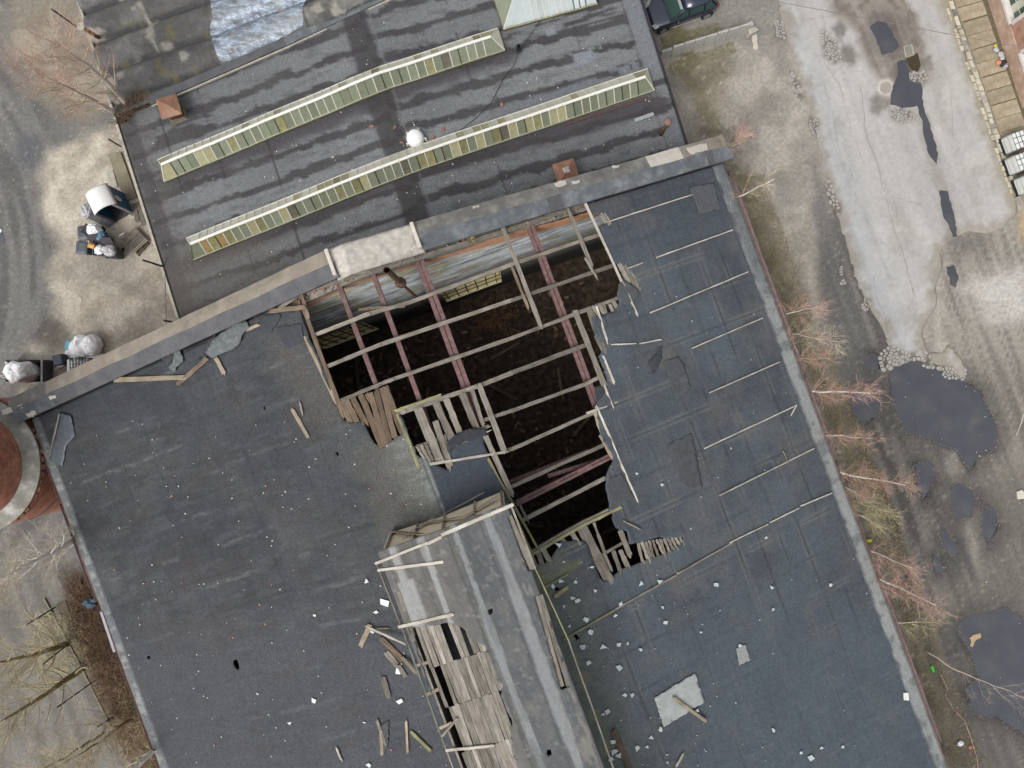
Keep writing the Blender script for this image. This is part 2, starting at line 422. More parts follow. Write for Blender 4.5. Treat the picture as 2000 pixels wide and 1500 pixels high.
# ------------------------------------------------------------------ ground, road, puddles
def steps(lo, hi, fine, far):
    a = list(np.arange(lo, hi+1e-6, fine)); out = a[:]; d = fine
    while out[-1] < far: d *= 1.5; out.append(out[-1]+d)
    d = fine; pre = []
    x = lo
    while x > -far: d *= 1.5; x -= d; pre.append(x)
    return np.array(pre[::-1]+out)
FOOT = [tuple(uv(u, v)[:2]) for u, v in ((-7.7, -22.3), (-7.7, 13.05), (34, 13.05), (34, -22.3))]   # hall footprint (its floor is deeper)
MUD_PUDDLES = {
 'a': [(1735,725),(1758,708),(1790,704),(1830,720),(1880,742),(1915,762),(1925,790),(1950,835),(1945,870),(1915,890),(1895,918),(1885,905),(1870,880),(1825,862),(1772,845),(1755,812),(1738,772)],
 'b': [(1660,775),(1690,762),(1718,780),(1715,812),(1685,824),(1664,802)],
 'c': [(1786,905),(1820,905),(1825,935),(1806,982),(1791,950)],
 'd': [(1860,950),(1885,945),(1905,975),(1902,1010),(1866,1012),(1857,980)],
 'e': [(1920,990),(1944,998),(1949,1035),(1930,1066),(1917,1040)],
 'f': [(1845,1032),(1870,1065),(1868,1090),(1846,1077),(1834,1045)],
 'g': [(1824,1080),(1840,1100),(1846,1122),(1826,1116)],
 'h': [(1875,1212),(1900,1197),(1970,1187),(2010,1215),(2060,1460),(1985,1425),(1945,1402),(1902,1396),(1885,1345),(1912,1322),(1895,1270),(1876,1240)],
 'i': [(1700,690),(1722,694),(1722,722),(1700,726),(1688,708)],
 'j': [(-12,448),(8,452),(10,474),(-12,480)],
}
FRAGS = (([(1718,690),(1745,675),(1770,690),(1800,688),(1805,700),(1770,706),(1745,712),(1730,730),(1722,722)], 46, 1), ([(1790,690),(1812,690),(1822,710),(1820,722),(1800,712)], 22, 2),
        ([(1832,715),(1862,718),(1886,722),(1884,742),(1850,738),(1834,730)], 34, 3), ([(1605,60),(1630,80),(1645,120),(1632,126),(1606,112)], 46, 4), ([(1512,40),(1528,45),(1532,75),(1518,72)], 22, 5),
        ([(1732,214),(1768,212),(1790,232),(1765,240),(1742,230)], 40, 6), ([(1582,232),(1596,235),(1598,268),(1584,258)], 24, 7), ([(1545,140),(1560,160),(1565,195),(1552,185)], 14, 8), ([(1625,385),(1640,400),(1640,425),(1630,420)], 12, 9),
        ([(1772,145),(1800,140),(1812,150),(1796,165),(1776,155)], 22, 11), ([(1612,345),(1622,360),(1634,400),(1624,400)], 10, 12), ([(1640,505),(1652,560),(1644,560)], 8, 13), ([(1682,580),(1700,588),(1695,608),(1684,604)], 12, 14))
def to_px(X, Y): return 1000+X*F/H, 750-Y*F/H
def ground_z(X, Y):
    x, y = to_px(X, Y); z = .012+.03*(fbm(X*.9, Y*.9, 3, 4)-.35)
    z = np.maximum(z, .004)
    s = x*.938-y*.347; t = x*.347+y*.938
    trk = sstep(1660, 1740, x)*sstep(760, 880, y)
    z = z - trk*.02*sstep(.55, .75, vn(s/11, t/210, 41))
    for k, p in MUD_PUDDLES.items():
        d = pdist(x, y, p); w = 10*(fbm(X*2.2, Y*2.2, 5, 3)-.5)
        z = z - .07*sstep(5, -9, d+w)
    return z
def ground_col(X, Y):
    x, y = to_px(X, Y); wx = x+34*(fbm(X*.5, Y*.5, 11, 4)-.5); wy = y+34*(fbm(X*.5+7, Y*.5, 12, 4)-.5)
    s = x*.938-y*.347; t = x*.347+y*.938
    n = fbm(X*1.1, Y*1.1, 21, 5); n2 = fbm(X*.28, Y*.28, 22, 3); st = vn(s/10, t/190, 23); st2 = vn(s/5, t/120, 29)
    C = np.tile(nA(122, 116, 106), (len(X), 1))
    C = tint_mix(C, sstep(.4, .7, n)*.6, A(146, 137, 122))
    west = sstep(860, 700, x)
    # west yard: dark rutted lane, pale dry gravel
    C = tint_mix(C, west, A(114, 112, 108)); C = tint_mix(C, west*sstep(.5, .75, n)*.5, A(134, 129, 121))
    a = np.arctan2(y-540, x+520); rr = np.hypot(y-540, x+520); ring = vn(rr/13, a*6, 31)
    C = tint_mix(C, west*sstep(140, 60, x)*sstep(.45, .75, ring)*.55, A(78, 77, 76))
    C = tint_mix(C, west*sstep(140, 60, x)*sstep(.45, .2, ring)*.5, A(124, 120, 114))
    pale = [(95,300),(190,262),(250,255),(375,640),(215,730),(40,760),(55,690),(120,640),(90,540),(120,480),(85,400)]
    wp = sstep(22, -22, pdist(wx, wy, pale))
    C = tint_mix(C, wp, A(180, 168, 146)); C = tint_mix(C, wp*sstep(.45, .68, n)*.85, A(202, 190, 168)); C = tint_mix(C, wp*sstep(.5, .3, n)*.65, A(150, 138, 120))
    C = tint_mix(C, wp*sstep(70, 15, np.hypot((x-185)*.45, y-530))*.55, A(138, 130, 116))
    C = tint_mix(C, sstep(55, 20, np.hypot(x-105, (y-655)*1.2)+14*(n-.5))*.8, A(92, 84, 78))
    pt = [(15,-40),(140,-40),(215,200),(175,235),(60,190),(30,90)]
    wt = sstep(25, -20, pdist(wx, wy, pt)); C = tint_mix(C, wt*.85, A(138, 128, 108)); C = tint_mix(C, wt*sstep(.5, .65, n)*.7, A(160, 150, 128))
    C = tint_mix(C, sstep(45, 10, np.hypot(x-55, (y-295)*.8)), A(96, 98, 102))
    # south-west: slab track and dark brush bed
    sw = west*sstep(1080, 1150, y); C = tint_mix(C, sw, A(124, 120, 112)); C = tint_mix(C, sw*sstep(.4, .7, vn(s/14, t/160, 37))*.6, A(96, 92, 86))
    br = sw*sstep(-292, -272, s+16*(n-.5)); C = tint_mix(C, br, A(72, 60, 48)); C = tint_mix(C, br*sstep(.5, .7, n)*.7, A(104, 82, 60))
    # east
    east = sstep(1180, 1260, x)
    C = tint_mix(C, east*.9, A(154, 147, 134)); C = tint_mix(C, east*sstep(.45, .7, n)*.7, A(178, 169, 153)); C = tint_mix(C, east*sstep(.45, .25, n)*.5, A(126, 119, 108))
    C = tint_mix(C, east*sstep(110, 60, y)*sstep(1320, 1400, x)*.8, A(128, 124, 116))
    strip = [(1280,-20),(1310,-20),(1330,110),(1420,120),(1380,300),(1440,330),(1700,990),(1880,1500),(1800,1500),(1380,290)]
    ws = sstep(26, -12, pdist(wx, wy, strip)); C = tint_mix(C, ws*.8, A(142, 131, 106)); C = tint_mix(C, ws*sstep(.5, .7, n)*.6, A(164, 152, 124)); C = tint_mix(C, ws*sstep(.5, .3, n)*.6, A(110, 101, 80))
    tyr = [(1640,420),(1700,560),(1760,720),(1830,900),(2020,1500),(1900,1500),(1760,1120),(1690,900),(1640,720),(1600,520)]
    wl = sstep(22, -14, pdist(wx, wy, tyr)); C = tint_mix(C, wl*.85, A(114, 109, 102)); C = tint_mix(C, wl*sstep(.52, .64, st+.15*(n-.5))*.85, A(86, 83, 80)); C = tint_mix(C, wl*sstep(.42, .25, st)*.65, A(142, 134, 122)); C = tint_mix(C, wl*sstep(.66, .74, vn(s/4.2, t/260, 43))*.5, A(80, 77, 74))
    lane2 = [(1590,330),(1640,430),(1670,560),(1720,700),(1690,860),(1640,720),(1600,520)]
    C = tint_mix(C, sstep(15, -10, pdist(wx, wy, lane2))*.75, A(104, 102, 99))
    right = [(1850,430),(2040,420),(2040,1180),(1930,1180),(1900,900),(1960,820),(1900,740),(1840,640)]
    wr = sstep(20, -20, pdist(wx, wy, right)); C = tint_mix(C, wr*.8, A(150, 142, 128)); C = tint_mix(C, wr*sstep(.52, .68, st2+.2*(n-.5))*.65, A(114, 107, 99)); C = tint_mix(C, wr*sstep(.62, .72, vn(s/7, t/240, 44))*.5, A(104, 98, 91))
    C = tint_mix(C, wr*sstep(880, 960, y)*.7, A(118, 112, 103))
    C = tint_mix(C, sstep(75, 15, np.hypot((x-1960)*.75, y-575)+60*(n-.5))*.8, A(192, 187, 178))
    C = tint_mix(C, sstep(30, 5, np.hypot((x-2000)*1.4, (y-440)*.6)), A(176, 150, 104))
    C = tint_mix(C, sstep(60, 10, np.hypot(x-1885, (y-480))+50*(n-.5))*.75, A(108, 103, 97))
    low = east*sstep(1060, 1200, y)*sstep(1830, 1900, x); C = tint_mix(C, low*.7, A(120, 114, 106))
    # wet rim round each puddle
    for k, p in MUD_PUDDLES.items():
        if k == 'j': continue
        d = pdist(x, y, p)+26*(fbm(X*1.6, Y*1.6, 33, 4)-.5); C = tint_mix(C, sstep(44, 2, d)*.62, A(92, 89, 85)); C = tint_mix(C, sstep(12, 0, d)*.5, A(78, 75, 72)); C = tint_mix(C, sstep(2, -6, d), A(60, 58, 56))
    lum = C.mean(1, keepdims=True); C = (C*.66+lum*.34)*np.where(west[:, None] > .5, 1.16, 1.14)
    C = C*(1-.22*(sstep(640, 760, y)*sstep(1600, 1700, x)))[:, None]
    for q, _, _ in FRAGS: C = tint_mix(C, sstep(6, -3, pdist(x, y, q)+8*(n-.5))*.85, A(100, 95, 90))
    # gravel speckle
    sp = vn(X*9, Y*9, 51); C = tint_mix(C, sstep(.86, .95, sp)*.5*(wp+ws+.35), A(205, 196, 178))
    return C
gx = steps(-33, 33, .16, 420); gy = steps(-25, 25, .16, 420)
ground = mono_sheet('ground', gx, gy, lambda X, Y: (X, Y, ground_z(X, Y)), mat_attr('yard_dirt', .95, 5.0, .22, 42, .30, .8, .03, spec=.12),
                    keep=lambda x, y: ~pip(x, y, FOOT), colour=ground_col, snaps=[(FOOT, .12)])
tag(ground, kind='structure')

ROAD = [(1505,-60),(1522,20),(1545,100),(1582,215),(1592,262),(1617,372),(1642,442),(1660,500),(1676,560),(1705,612),(1722,640),(1738,680),(1730,712),(1755,716),(1775,702),(1800,696),(1818,706),(1842,716),(1862,730),(1884,738),(1888,720),(1868,690),(1850,672),(1842,690),(1812,690),(1800,650),(1806,630),(1828,600),(1826,560),(1840,520),(1836,490),(1862,465),(1890,450),(1925,455),(1960,445),(1988,415),(1980,372),(1946,290),(1905,170),(1870,60),(1838,-60)]
ROADW = rough(gp(*ROAD), .07, .35, 5)
def road_col(X, Y):
    x, y = to_px(X, Y); s = x*.938-y*.347; t = x*.347+y*.938; n = fbm(X*.8, Y*.8, 61, 5); n2 = fbm(X*2.5, Y*2.5, 62, 4)
    C = np.tile(nA(176, 174, 171), (len(X), 1)); C = tint_mix(C, sstep(1470, 1415, s)*.8, A(171, 174, 176))
    C = tint_mix(C, sstep(.5, .75, n)*.6, A(188, 186, 181)); C = tint_mix(C, sstep(.45, .25, n)*.45, A(160, 156, 150))
    dk = [(1590,-60),(1760,-60),(1785,30),(1795,110),(1800,160),(1780,175),(1740,200),(1700,130),(1668,60),(1625,30)]
    wd = sstep(14, -16, pdist(x+40*(n-.5), y+40*(n2-.5), dk)); C = tint_mix(C, wd*.95, A(138, 130, 122)); C = tint_mix(C, wd*sstep(.45, .65, n2)*.8, A(112, 104, 97))
    for cx, cy, r in ((1728, 70, 62), (1770, 150, 40), (1810, 128, 18), (1640, 60, 22), (1655, 110, 26), (1715, 205, 26)):
        C = tint_mix(C, sstep(r, r*.45, np.hypot(x-cx, y-cy)+22*(n2-.5))*.7, A(96, 89, 83))
    C = tint_mix(C, sstep(24, 6, np.hypot((x-1730)*1.1, y-172)+8*(n2-.5)), A(214, 208, 196))
    st = vn(s/9, t/170, 67); C = tint_mix(C, sstep(.6, .8, st)*.22, A(150, 146, 140)); C = tint_mix(C, sstep(.4, .2, st)*.18, A(196, 193, 188)); C = tint_mix(C, sstep(.62, .72, fbm(X*.45, Y*.45, 68, 4))*.35, A(152, 146, 138))
    ins = -pdist(x, y, ROAD); C = tint_mix(C, sstep(26, 0, ins+34*(n2-.5)+14*(n-.5))*.85, A(148, 141, 129))
    kerb = np.abs((x-1860)-y*.345); C = tint_mix(C, sstep(38, 8, kerb+18*(n2-.5))*.75, A(158, 148, 128))
    for q, _, _ in FRAGS: C = tint_mix(C, sstep(5, -3, pdist(x, y, q)+8*(n2-.5))*.8, A(112, 105, 98))
    C = tint_mix(C, sstep(420, 470, y)*sstep(1850, 1880, x)*.7, A(168, 160, 148))
    chan = [(1800,230),(1818,300),(1830,340),(1842,380),(1856,440),(1858,470)]
    C = tint_mix(C, sstep(20, 6, pdist(x, y, chan, False)+16*(n2-.5))*.5, A(134, 126, 118))
    return C
rx = np.arange(px(1495, 0)[0], px(2000, 0)[0], .12); ry = np.arange(px(0, 745)[1], px(0, -60)[1], .12)
road = mono_sheet('road', rx, ry, lambda X, Y: (X, Y, .05+.012*(fbm(X*.7, Y*.7, 66, 3)-.5)), mat_attr('worn_pale_asphalt', .95, 4.0, .10, 55, .16, .5, .012, spec=.12),
                  keep=lambda x, y: pip(x, y, ROADW), colour=road_col, snaps=[(ROADW, .075)], thick=.06)
tag(road, kind='structure')
ROADZ = .064
# thin cracks in the asphalt, one joined part of the road
mb = MB()
def crack(pts, w=.03, seed=0, fork=True):
    r = random.Random(seed); P = rough(gp(*pts), .05, .22, seed, False)
    for i in range(len(P)-1):
        a, b = Vector((*P[i], ROADZ)), Vector((*P[i+1], ROADZ)); d = (b-a).normalized(); nn = Vector((-d.y, d.x, 0)); q0 = w*r.uniform(.4, 1)/2; q1 = w*r.uniform(.4, 1)/2
        mb.quad(a-nn*q0, b-nn*q1, b+nn*q1, a+nn*q0)
        if fork and r.random() < .16:
            e = a+Vector((r.uniform(-.5, .5), r.uniform(-.5, .5), 0)); d2 = (e-a).normalized(); n3 = Vector((-d2.y, d2.x, 0))*.008
            mb.quad(a-n3, e, a+n3)
for i, c in enumerate([[(1600,110),(1640,170),(1660,250),(1690,330)], [(1605,155),(1625,220),(1640,300)], [(1680,170),(1690,260),(1715,330),(1722,370)], [(1730,385),(1742,440),(1760,490),(1775,540),(1790,600)],
        [(1742,375),(1750,410),(1752,440)], [(1745,388),(1780,395),(1800,398)], [(1705,540),(1712,585),(1728,620),(1735,650)], [(1855,180),(1860,220),(1858,270)], [(1900,330),(1908,360),(1918,375)],
        [(1880,330),(1900,330)], [(1640,30),(1600,35),(1560,40)], [(1600,10),(1612,60),(1604,110)], [(1820,590),(1816,540),(1820,500)], [(1600,330),(1620,380)], [(1660,330),(1672,372),(1668,420)], [(1700,470),(1730,478)],
        [(1760,520),(1784,560),(1780,590)], [(1690,420),(1694,450)], [(1840,60),(1852,58),(1862,50)], [(1770,640),(1764,690)], [(1790,300),(1765,295)], [(1720,255),(1706,262),(1698,258)]]):
    crack(c, .028 if i in (3, 6, 2) else .016, i)
tag(mb.build('road_cracks', mat('crack_shadow_dirt', A(132, 126, 119), .2, 8, .95), road), kind='stuff')
# broken asphalt lumps beside the potholes: little convex pieces, pulled apart
def voronoi_pieces(poly, n, seed, shrink=.84):
    r = random.Random(seed); xs = [p[0] for p in poly]; ys = [p[1] for p in poly]; S = []; tries = 0
    md = math.sqrt(abs(sum(poly[i][0]*poly[(i+1) % len(poly)][1]-poly[(i+1) % len(poly)][0]*poly[i][1] for i in range(len(poly))))/2/n)*.72
    while len(S) < n and tries < 6000:
        tries += 1; q = (r.uniform(min(xs), max(xs)), r.uniform(min(ys), max(ys)))
        if pip(np.array([q[0]]), np.array([q[1]]), poly)[0] and all(math.hypot(q[0]-s[0], q[1]-s[1]) > md for s in S): S.append(q)
    out = []
    for i, s in enumerate(S):
        q0 = md*r.uniform(1.2, 1.7); cell = [(s[0]+q0*math.cos(a*math.pi/3+i), s[1]+q0*math.sin(a*math.pi/3+i)) for a in range(6)]
        for j, q in enumerate(S):
            if i == j or math.hypot(q[0]-s[0], q[1]-s[1]) > md*3: continue
            mx, my = (s[0]+q[0])/2, (s[1]+q[1])/2; nx_, ny_ = q[0]-s[0], q[1]-s[1]; new = []
            for k in range(len(cell)):
                a, b = cell[k], cell[(k+1) % len(cell)]; da = (a[0]-mx)*nx_+(a[1]-my)*ny_; db = (b[0]-mx)*nx_+(b[1]-my)*ny_
                if da <= 0: new.append(a)
                if (da < 0) != (db < 0): t = da/(da-db); new.append((a[0]+(b[0]-a[0])*t, a[1]+(b[1]-a[1])*t))
            cell = new
            if len(cell) < 3: break
        if len(cell) >= 3 and r.random() < .9:
            k_ = shrink*r.uniform(.72, 1.05); out.append([(s[0]+(p[0]-s[0])*k_*r.uniform(.86, 1.08), s[1]+(p[1]-s[1])*k_*r.uniform(.86, 1.08)) for p in cell])
    return out
mb = MB()
for poly, n, sd_ in FRAGS:
    for c in voronoi_pieces(gp(*poly), n, sd_):
        inr = pip(np.array([c[0][0]]), np.array([c[0][1]]), ROADW)[0]; mb.prism(c, .0, rnd.uniform(.061, .067) if inr else rnd.uniform(.02, .036))
tag(mb.build('asphalt_fragments', mat('broken_pale_asphalt', A(166, 163, 158), .12, 5, .95), road), kind='stuff')
# water
WATER = bpy.data.materials.new('muddy_water'); WATER.use_nodes = True
_b = WATER.node_tree.nodes['Principled BSDF']; _b.inputs['Roughness'].default_value = .05; _b.inputs['Specular IOR Level'].default_value = .75; _t = WATER.node_tree; _tc = N(_t, 'ShaderNodeTexCoord'); _n = N(_t, 'ShaderNodeTexNoise'); _n.inputs['Scale'].default_value = .8; _n.inputs['Detail'].default_value = 6; _t.links.new(_tc.outputs['Object'], _n.inputs['Vector']); _t.links.new(ramp(_t, _n.outputs[0], [(.35, A(64, 66, 74)), (.6, A(74, 75, 81)), (.75, A(90, 87, 86))]).outputs[0], _b.inputs['Base Color']); bump(_t, _b, _n.outputs[0], .04, .01)
for k, p in MUD_PUDDLES.items():
    c = Vector((sum(q[0] for q in p)/len(p), sum(q[1] for q in p)/len(p)))
    P = [(c.x+(q[0]-c.x)*1.12+(6 if q[0] > c.x else -6), c.y+(q[1]-c.y)*1.12+(6 if q[1] > c.y else -6)) for q in p]
    W_ = gp(*P); me = MB(); me.v = [Vector((a, b, -.008)) for a, b in W_]; me.f = [tuple(range(len(W_)))[::-1]]
    tag(me.build('puddle', WATER), kind='structure')
for k, p in enumerate([[(1697,52),(1712,42),(1728,42),(1740,60),(1756,92),(1742,104),(1720,108),(1712,85)], [(1752,122),(1768,118),(1776,138),(1774,158),(1798,164),(1802,205),(1812,235),(1820,260),(1831,300),(1828,322),(1812,300),(1802,262),(1800,235),(1790,208),(1762,212),(1738,205),(1742,170),(1752,150)],
        [(1768,116),(1790,104),(1797,128),(1790,142),(1778,136)], [(1834,372),(1850,374),(1862,420),(1868,462),(1860,464),(1852,440),(1840,420),(1836,395)], [(1846,522),(1862,518),(1871,545),(1866,562),(1856,558)]]):
    W_ = rough(gp(*p), .05, .2, 70+k); me = MB(); me.v = [Vector((a, b, ROADZ+.006)) for a, b in W_]; me.f = [tuple(range(len(W_)))]
    me.f = [f if sum(W_[i][0]*W_[(i+1) % len(W_)][1]-W_[(i+1) % len(W_)][0]*W_[i][1] for i in range(len(W_))) > 0 else f[::-1] for f in me.f]
    tag(me.build('puddle', WATER if k != 2 else mat('brown_water', A(66, 56, 36), .15, 4, .1, 0, spec=.5)), kind='structure')

# grit along the water's edge: too small to pick apart
mb = MB()
for k, p in MUD_PUDDLES.items():
    if k == 'j': continue
    for i in range(len(p)):
        a, b = p[i], p[(i+1) % len(p)]; L = math.hypot(b[0]-a[0], b[1]-a[1])
        for _ in range(int(L*1.5)):
            t = rnd.random(); o = abs(rnd.gauss(0, 5))+rnd.uniform(-3, 2); c = Vector((sum(q[0] for q in p)/len(p), sum(q[1] for q in p)/len(p))); q = Vector((a[0]+(b[0]-a[0])*t, a[1]+(b[1]-a[1])*t)); q += (q-c).normalized()*o
            s_ = rnd.uniform(.012, .04); mb.box(px(q.x, q.y, .005+rnd.uniform(0, .012)), (s_*1.3, s_, s_*.7), Matrix.Rotation(rnd.uniform(0, 3), 3, 'Z'), .8, s_*.2)
tag(mb.build('shore_grit', mat('wet_grit', A(120, 114, 106), .4, 9, .8, 0, col2=A(176, 170, 160))), 'wet grit along the edges of the puddles', 'grit', kind='stuff')

# ------------------------------------------------------------------ pavement with slabs and kerb stones
SLAB = mat('tan_paving_slab', A(160, 147, 124), .2, 2.0, .9, .5, .008, objvar=.1, col2=A(178, 166, 144))
KERB = mat('pale_kerb_stone', A(196, 187, 166), .2, 5, .9, .5, .01, objvar=.15)
pave = MB()
base = [px(1846, -60), px(2010, 415), px(2090, 415), px(1926, -60)]
pave.prism([(p[0], p[1]) for p in base], -.05, .055)
pavement = pave.build('pavement', mat('joint_dirt', A(104, 94, 74), .3, 6, .95, .6, .02)); tag(pavement, kind='structure')
def pave_pt(y, f): 
    xl = 1861+y*.345; return px(xl+f*50, y-f*50*.30)
for i in range(-2, 17):
    y0 = -8+i*27.0+rnd.uniform(-1.2, 1.2); y1 = y0+25.6
    q = [pave_pt(y0, 0), pave_pt(y1, 0), pave_pt(y1, 1), pave_pt(y0, 1)]; zz = rnd.uniform(-.012, .012)
    m_ = MB(); m_.prism([(p[0], p[1]) for p in q], .04, .095+zz); m_.build('paving_slab', SLAB, pavement, bevel=.01)
for row in (0, 1):
    y = -40
    while y < 400:
        L = rnd.uniform(5, 22 if row == 0 else 14); gap = rnd.uniform(1, 3) if rnd.random() < .7 else rnd.uniform(8, 26)
        xl = 1861+y*.345-(11 if row == 0 else 20); w = rnd.uniform(6.5, 8.5) if row == 0 else rnd.uniform(3, 6)
        q = [px(xl+rnd.uniform(-.6, .6), y), px(xl+L*.345, y+L), px(xl+L*.345+w, y+L-1), px(xl+w, y-1)]
        m_ = MB(); m_.prism([(p[0]+rnd.uniform(-.02, .02), p[1]+rnd.uniform(-.02, .02)) for p in q], .0, rnd.uniform(.075, .115)); m_.build('kerb_stone', KERB, pavement, bevel=.015)
        y += L+gap

# ------------------------------------------------------------------ the hall with the broken roof
hall = empty('hall_building', uv(8, -4.6, 0), 'large derelict hall with a wide dark hole torn in its black felt roof', 'building')
def c7(x, y): return (1000+x/4, 375+y/4)
def c3(x, y): return (1000+x/4, 750+y/4)
def c2(x, y): return (500+x/4, 750+y/4)
def c6(x, y): return (500+x/4, 375+y/4)
HOLE_PX = [(470, 640), (640, 470), (900, 380), (1135, 330)] + [c7(*p) for p in
    [(570,90),(615,160),(655,178),(700,182),(735,215),(752,236),(680,256),(702,300),(690,340),(730,420),(760,500),(800,560),(840,562),(905,592),(955,648),(985,700),(995,765),(940,772),(880,690),(850,705),(822,790),(835,870),(800,930),(742,942),(700,965),(620,970),(640,1060),(650,1120),(690,1180),(715,1200),(680,1290),(720,1380),(740,1450)]] + [c3(*p) for p in
    [(735,20),(700,92),(660,150),(665,230),(690,400),(740,480),(790,570),(780,620),(730,720),(735,830),(760,930),(755,985),(790,1010),(780,1050),(810,1120),(840,1142),(900,1152),(915,1255),(1000,1235),(1130,1200),(1300,1200),(1342,1195),(1330,1240),(1230,1310),(1000,1395),(870,1440),(800,1490),(770,1530),(715,1540),(690,1515),(650,1430),(600,1270),(560,1222),(430,1230),(370,1230),(330,1320),(280,1390),(180,1420),(110,1405),(40,1180),(0,1000)]] + \
    [(996, 970), (975, 930), (958, 902), (951, 880), (945, 862), (951, 850), (947, 838), (930, 834), (912, 838), (890, 848), (875, 862), (870, 880), (880, 900), (886, 912), (873, 918), (862, 912), (848, 905), (832, 894), (815, 893), (806, 870), (786, 815), (778, 812)] + \
    [c2(*p) for p in [(1110,250),(1160,380),(1080,432),(985,500),(930,470),(880,380),(850,302),(790,298),(740,300),(690,285),(670,262),(640,180),(612,155)]] + [(640, 740), (618, 690), (598, 645), (586, 605), (560, 606), (528, 604), (500, 618)]
HOLE = [mpuv(*p) for p in HOLE_PX]
HOLE = rough(HOLE, .035, .16, 3)
SMALL = [[(456,1290),(463,1287),(468,1300),(467,1309),(462,1306),(456,1298)], [(287,1282),(293,1279),(294,1287),(289,1289)], [(657,884),(661,882),(663,889),(659,891)], [(1083,1147),(1091,1148),(1090,1156),(1085,1155)], [(1119,1242),(1126,1238),(1131,1247),(1127,1250)], [(515,793),(520,791),(520,802),(516,801)], [(1244,1000-2),(1248,1000),(1246,1003)]]
SMALLUV = [[mpuv(*q) for q in p] for p in SMALL]
BIGB = (min(p[0] for p in HOLE), max(p[0] for p in HOLE), min(p[1] for p in HOLE), max(p[1] for p in HOLE))
def roof_keep(u, v):
    k = np.ones(u.shape, bool)
    s = (u > BIGB[0]) & (u < BIGB[1]) & (v > BIGB[2]) & (v < BIGB[3])
    k[s] = ~pip(u[s], v[s], HOLE)
    for p in SMALLUV: k &= ~pip(u, v, p)
    return k
def mzA(u, v): return Z_RIDGE-np.where(v < VR, SLOPE_L*(VR-v), SLOPE_R*(v-VR))
def roof_place(U, V):
    z = mzA(U, V)
    bow = .05*(fbm(U*.35, V*.35, 71, 3)-.5)*2 + .018*(fbm(U*2.1, V*1.2, 72, 3)-.5)*2
    rip = np.where(V > VR, .022*np.maximum(0, np.sin(U*2*math.pi/1.72))**6, .016*np.maximum(0, np.sin(U*2*math.pi/1.65+1))**6)
    edge = np.minimum(sstep(EAVE_L, EAVE_L+1, V), sstep(EAVE_R, EAVE_R-1, V))
    z = z+(bow+rip)*edge
    return U*UX-V*UY, U*UY+V*UX, z
def roof_px(U, V):
    X, Y, z = U*UX-V*UY, U*UY+V*UX, mzA(U, V); D = H-z; return 1000+X*F/D, 750-Y*F/D
def left_col(U, V):
    x, y = roof_px(U, V); n = fbm(U*.5, V*.5, 81, 4); n2 = fbm(U*2.6, V*1.1, 82, 4); n3 = vn(U*7, V*1.5, 83)
    C = np.tile(nA(62, 65, 69), (len(U), 1))
    C = tint_mix(C, sstep(.45, .7, n)*.6, A(71, 73, 76)); C = tint_mix(C, sstep(.45, .25, n)*.7, A(52, 55, 60))
    C = tint_mix(C, sstep(.55, .75, n2)*.5, A(50, 50, 53)); C = tint_mix(C, sstep(.72, .9, n3)*.25, A(86, 90, 93)); C = tint_mix(C, sstep(.56, .66, fbm(U*.22, V*.3, 103, 4))*.35, A(78, 80, 82)); C = tint_mix(C, sstep(.6, .7, fbm(U*.9, V*.35, 104, 4))*.4, A(66, 61, 60))
    # worn pale dashes over the rafters, faint roll seams
    ph = np.abs(((U+.35*fbm(U*.1, V*.6, 84, 3)) % 1.65)-.82); dash = sstep(.12, .03, ph)*sstep(.54, .66, vn(U*.61+np.floor(U/1.65)*7.7, V*.62, 85))*sstep(.3, .6, fbm(U*5, V*2.2, 86, 3))
    C = tint_mix(C, dash*.5*(.4+vn(U*.2, V*.2, 105)), A(108, 112, 113))
    ph2 = np.abs(((U+.8) % 1.65)-.82); dash2 = sstep(.10, .02, ph2)*sstep(.60, .72, vn(U*.6+np.floor(U/1.65)*3.7, V*.8+9, 87))
    C = tint_mix(C, dash2*.3, A(92, 96, 97)); lap = np.abs(((U+.05*fbm(U*.2, V*.5, 106, 2)) % 1.65)-.3); C = tint_mix(C, sstep(.05, .015, lap)*sstep(.35, .55, vn(U*.3, V*.25, 107))*.5, A(44, 45, 48)); C = tint_mix(C, sstep(.62, .7, fbm(U*3, V*.9, 108, 4))*.3, A(82, 86, 89))
    seam = np.abs(((V+.06*fbm(U*.7, V*.2, 88, 2)) % 1.02)-.51); C = tint_mix(C, sstep(.05, .015, seam)*.35, A(50, 49, 51))
    C = tint_mix(C, sstep(.5, .8, vn(np.floor(V/1.02)*3.1, U*.12, 89))*.25, A(78, 78, 80))
    # grey-green bloom near the ridge, beige streaks under it
    rg = sstep(75, 10, pdist(x, y, [(800,880),(840,960),(858,1010)], False)+60*(n2-.5)); C = tint_mix(C, rg*.85, A(112, 116, 112)); C = tint_mix(C, rg*sstep(.5, .7, n3)*.5, A(136, 142, 138))
    C = tint_mix(C, sstep(90, 30, pdist(x, y, [(760,900),(800,1010)], False)+70*(n2-.5))*.5, A(90, 88, 82))
    C = tint_mix(C, sstep(70, 10, pdist(x, y, [(560,680),(640,800)], False)+60*(n-.5))*.4, A(92, 88, 82))
    C = tint_mix(C, sstep(1150, 1300, y)*.5, A(74, 76, 82)); C = tint_mix(C, sstep(860, 790, y)*sstep(450, 100, x)*.5, A(60, 62, 70))
    e = V-EAVE_L; C = tint_mix(C, sstep(.46, .40, e+.05*(n2-.5)), A(104, 108, 110)); C = tint_mix(C, sstep(.40, .34, e)*sstep(.5, .7, vn(U*6, V*2, 90))*.6, A(150, 152, 148))
    return C
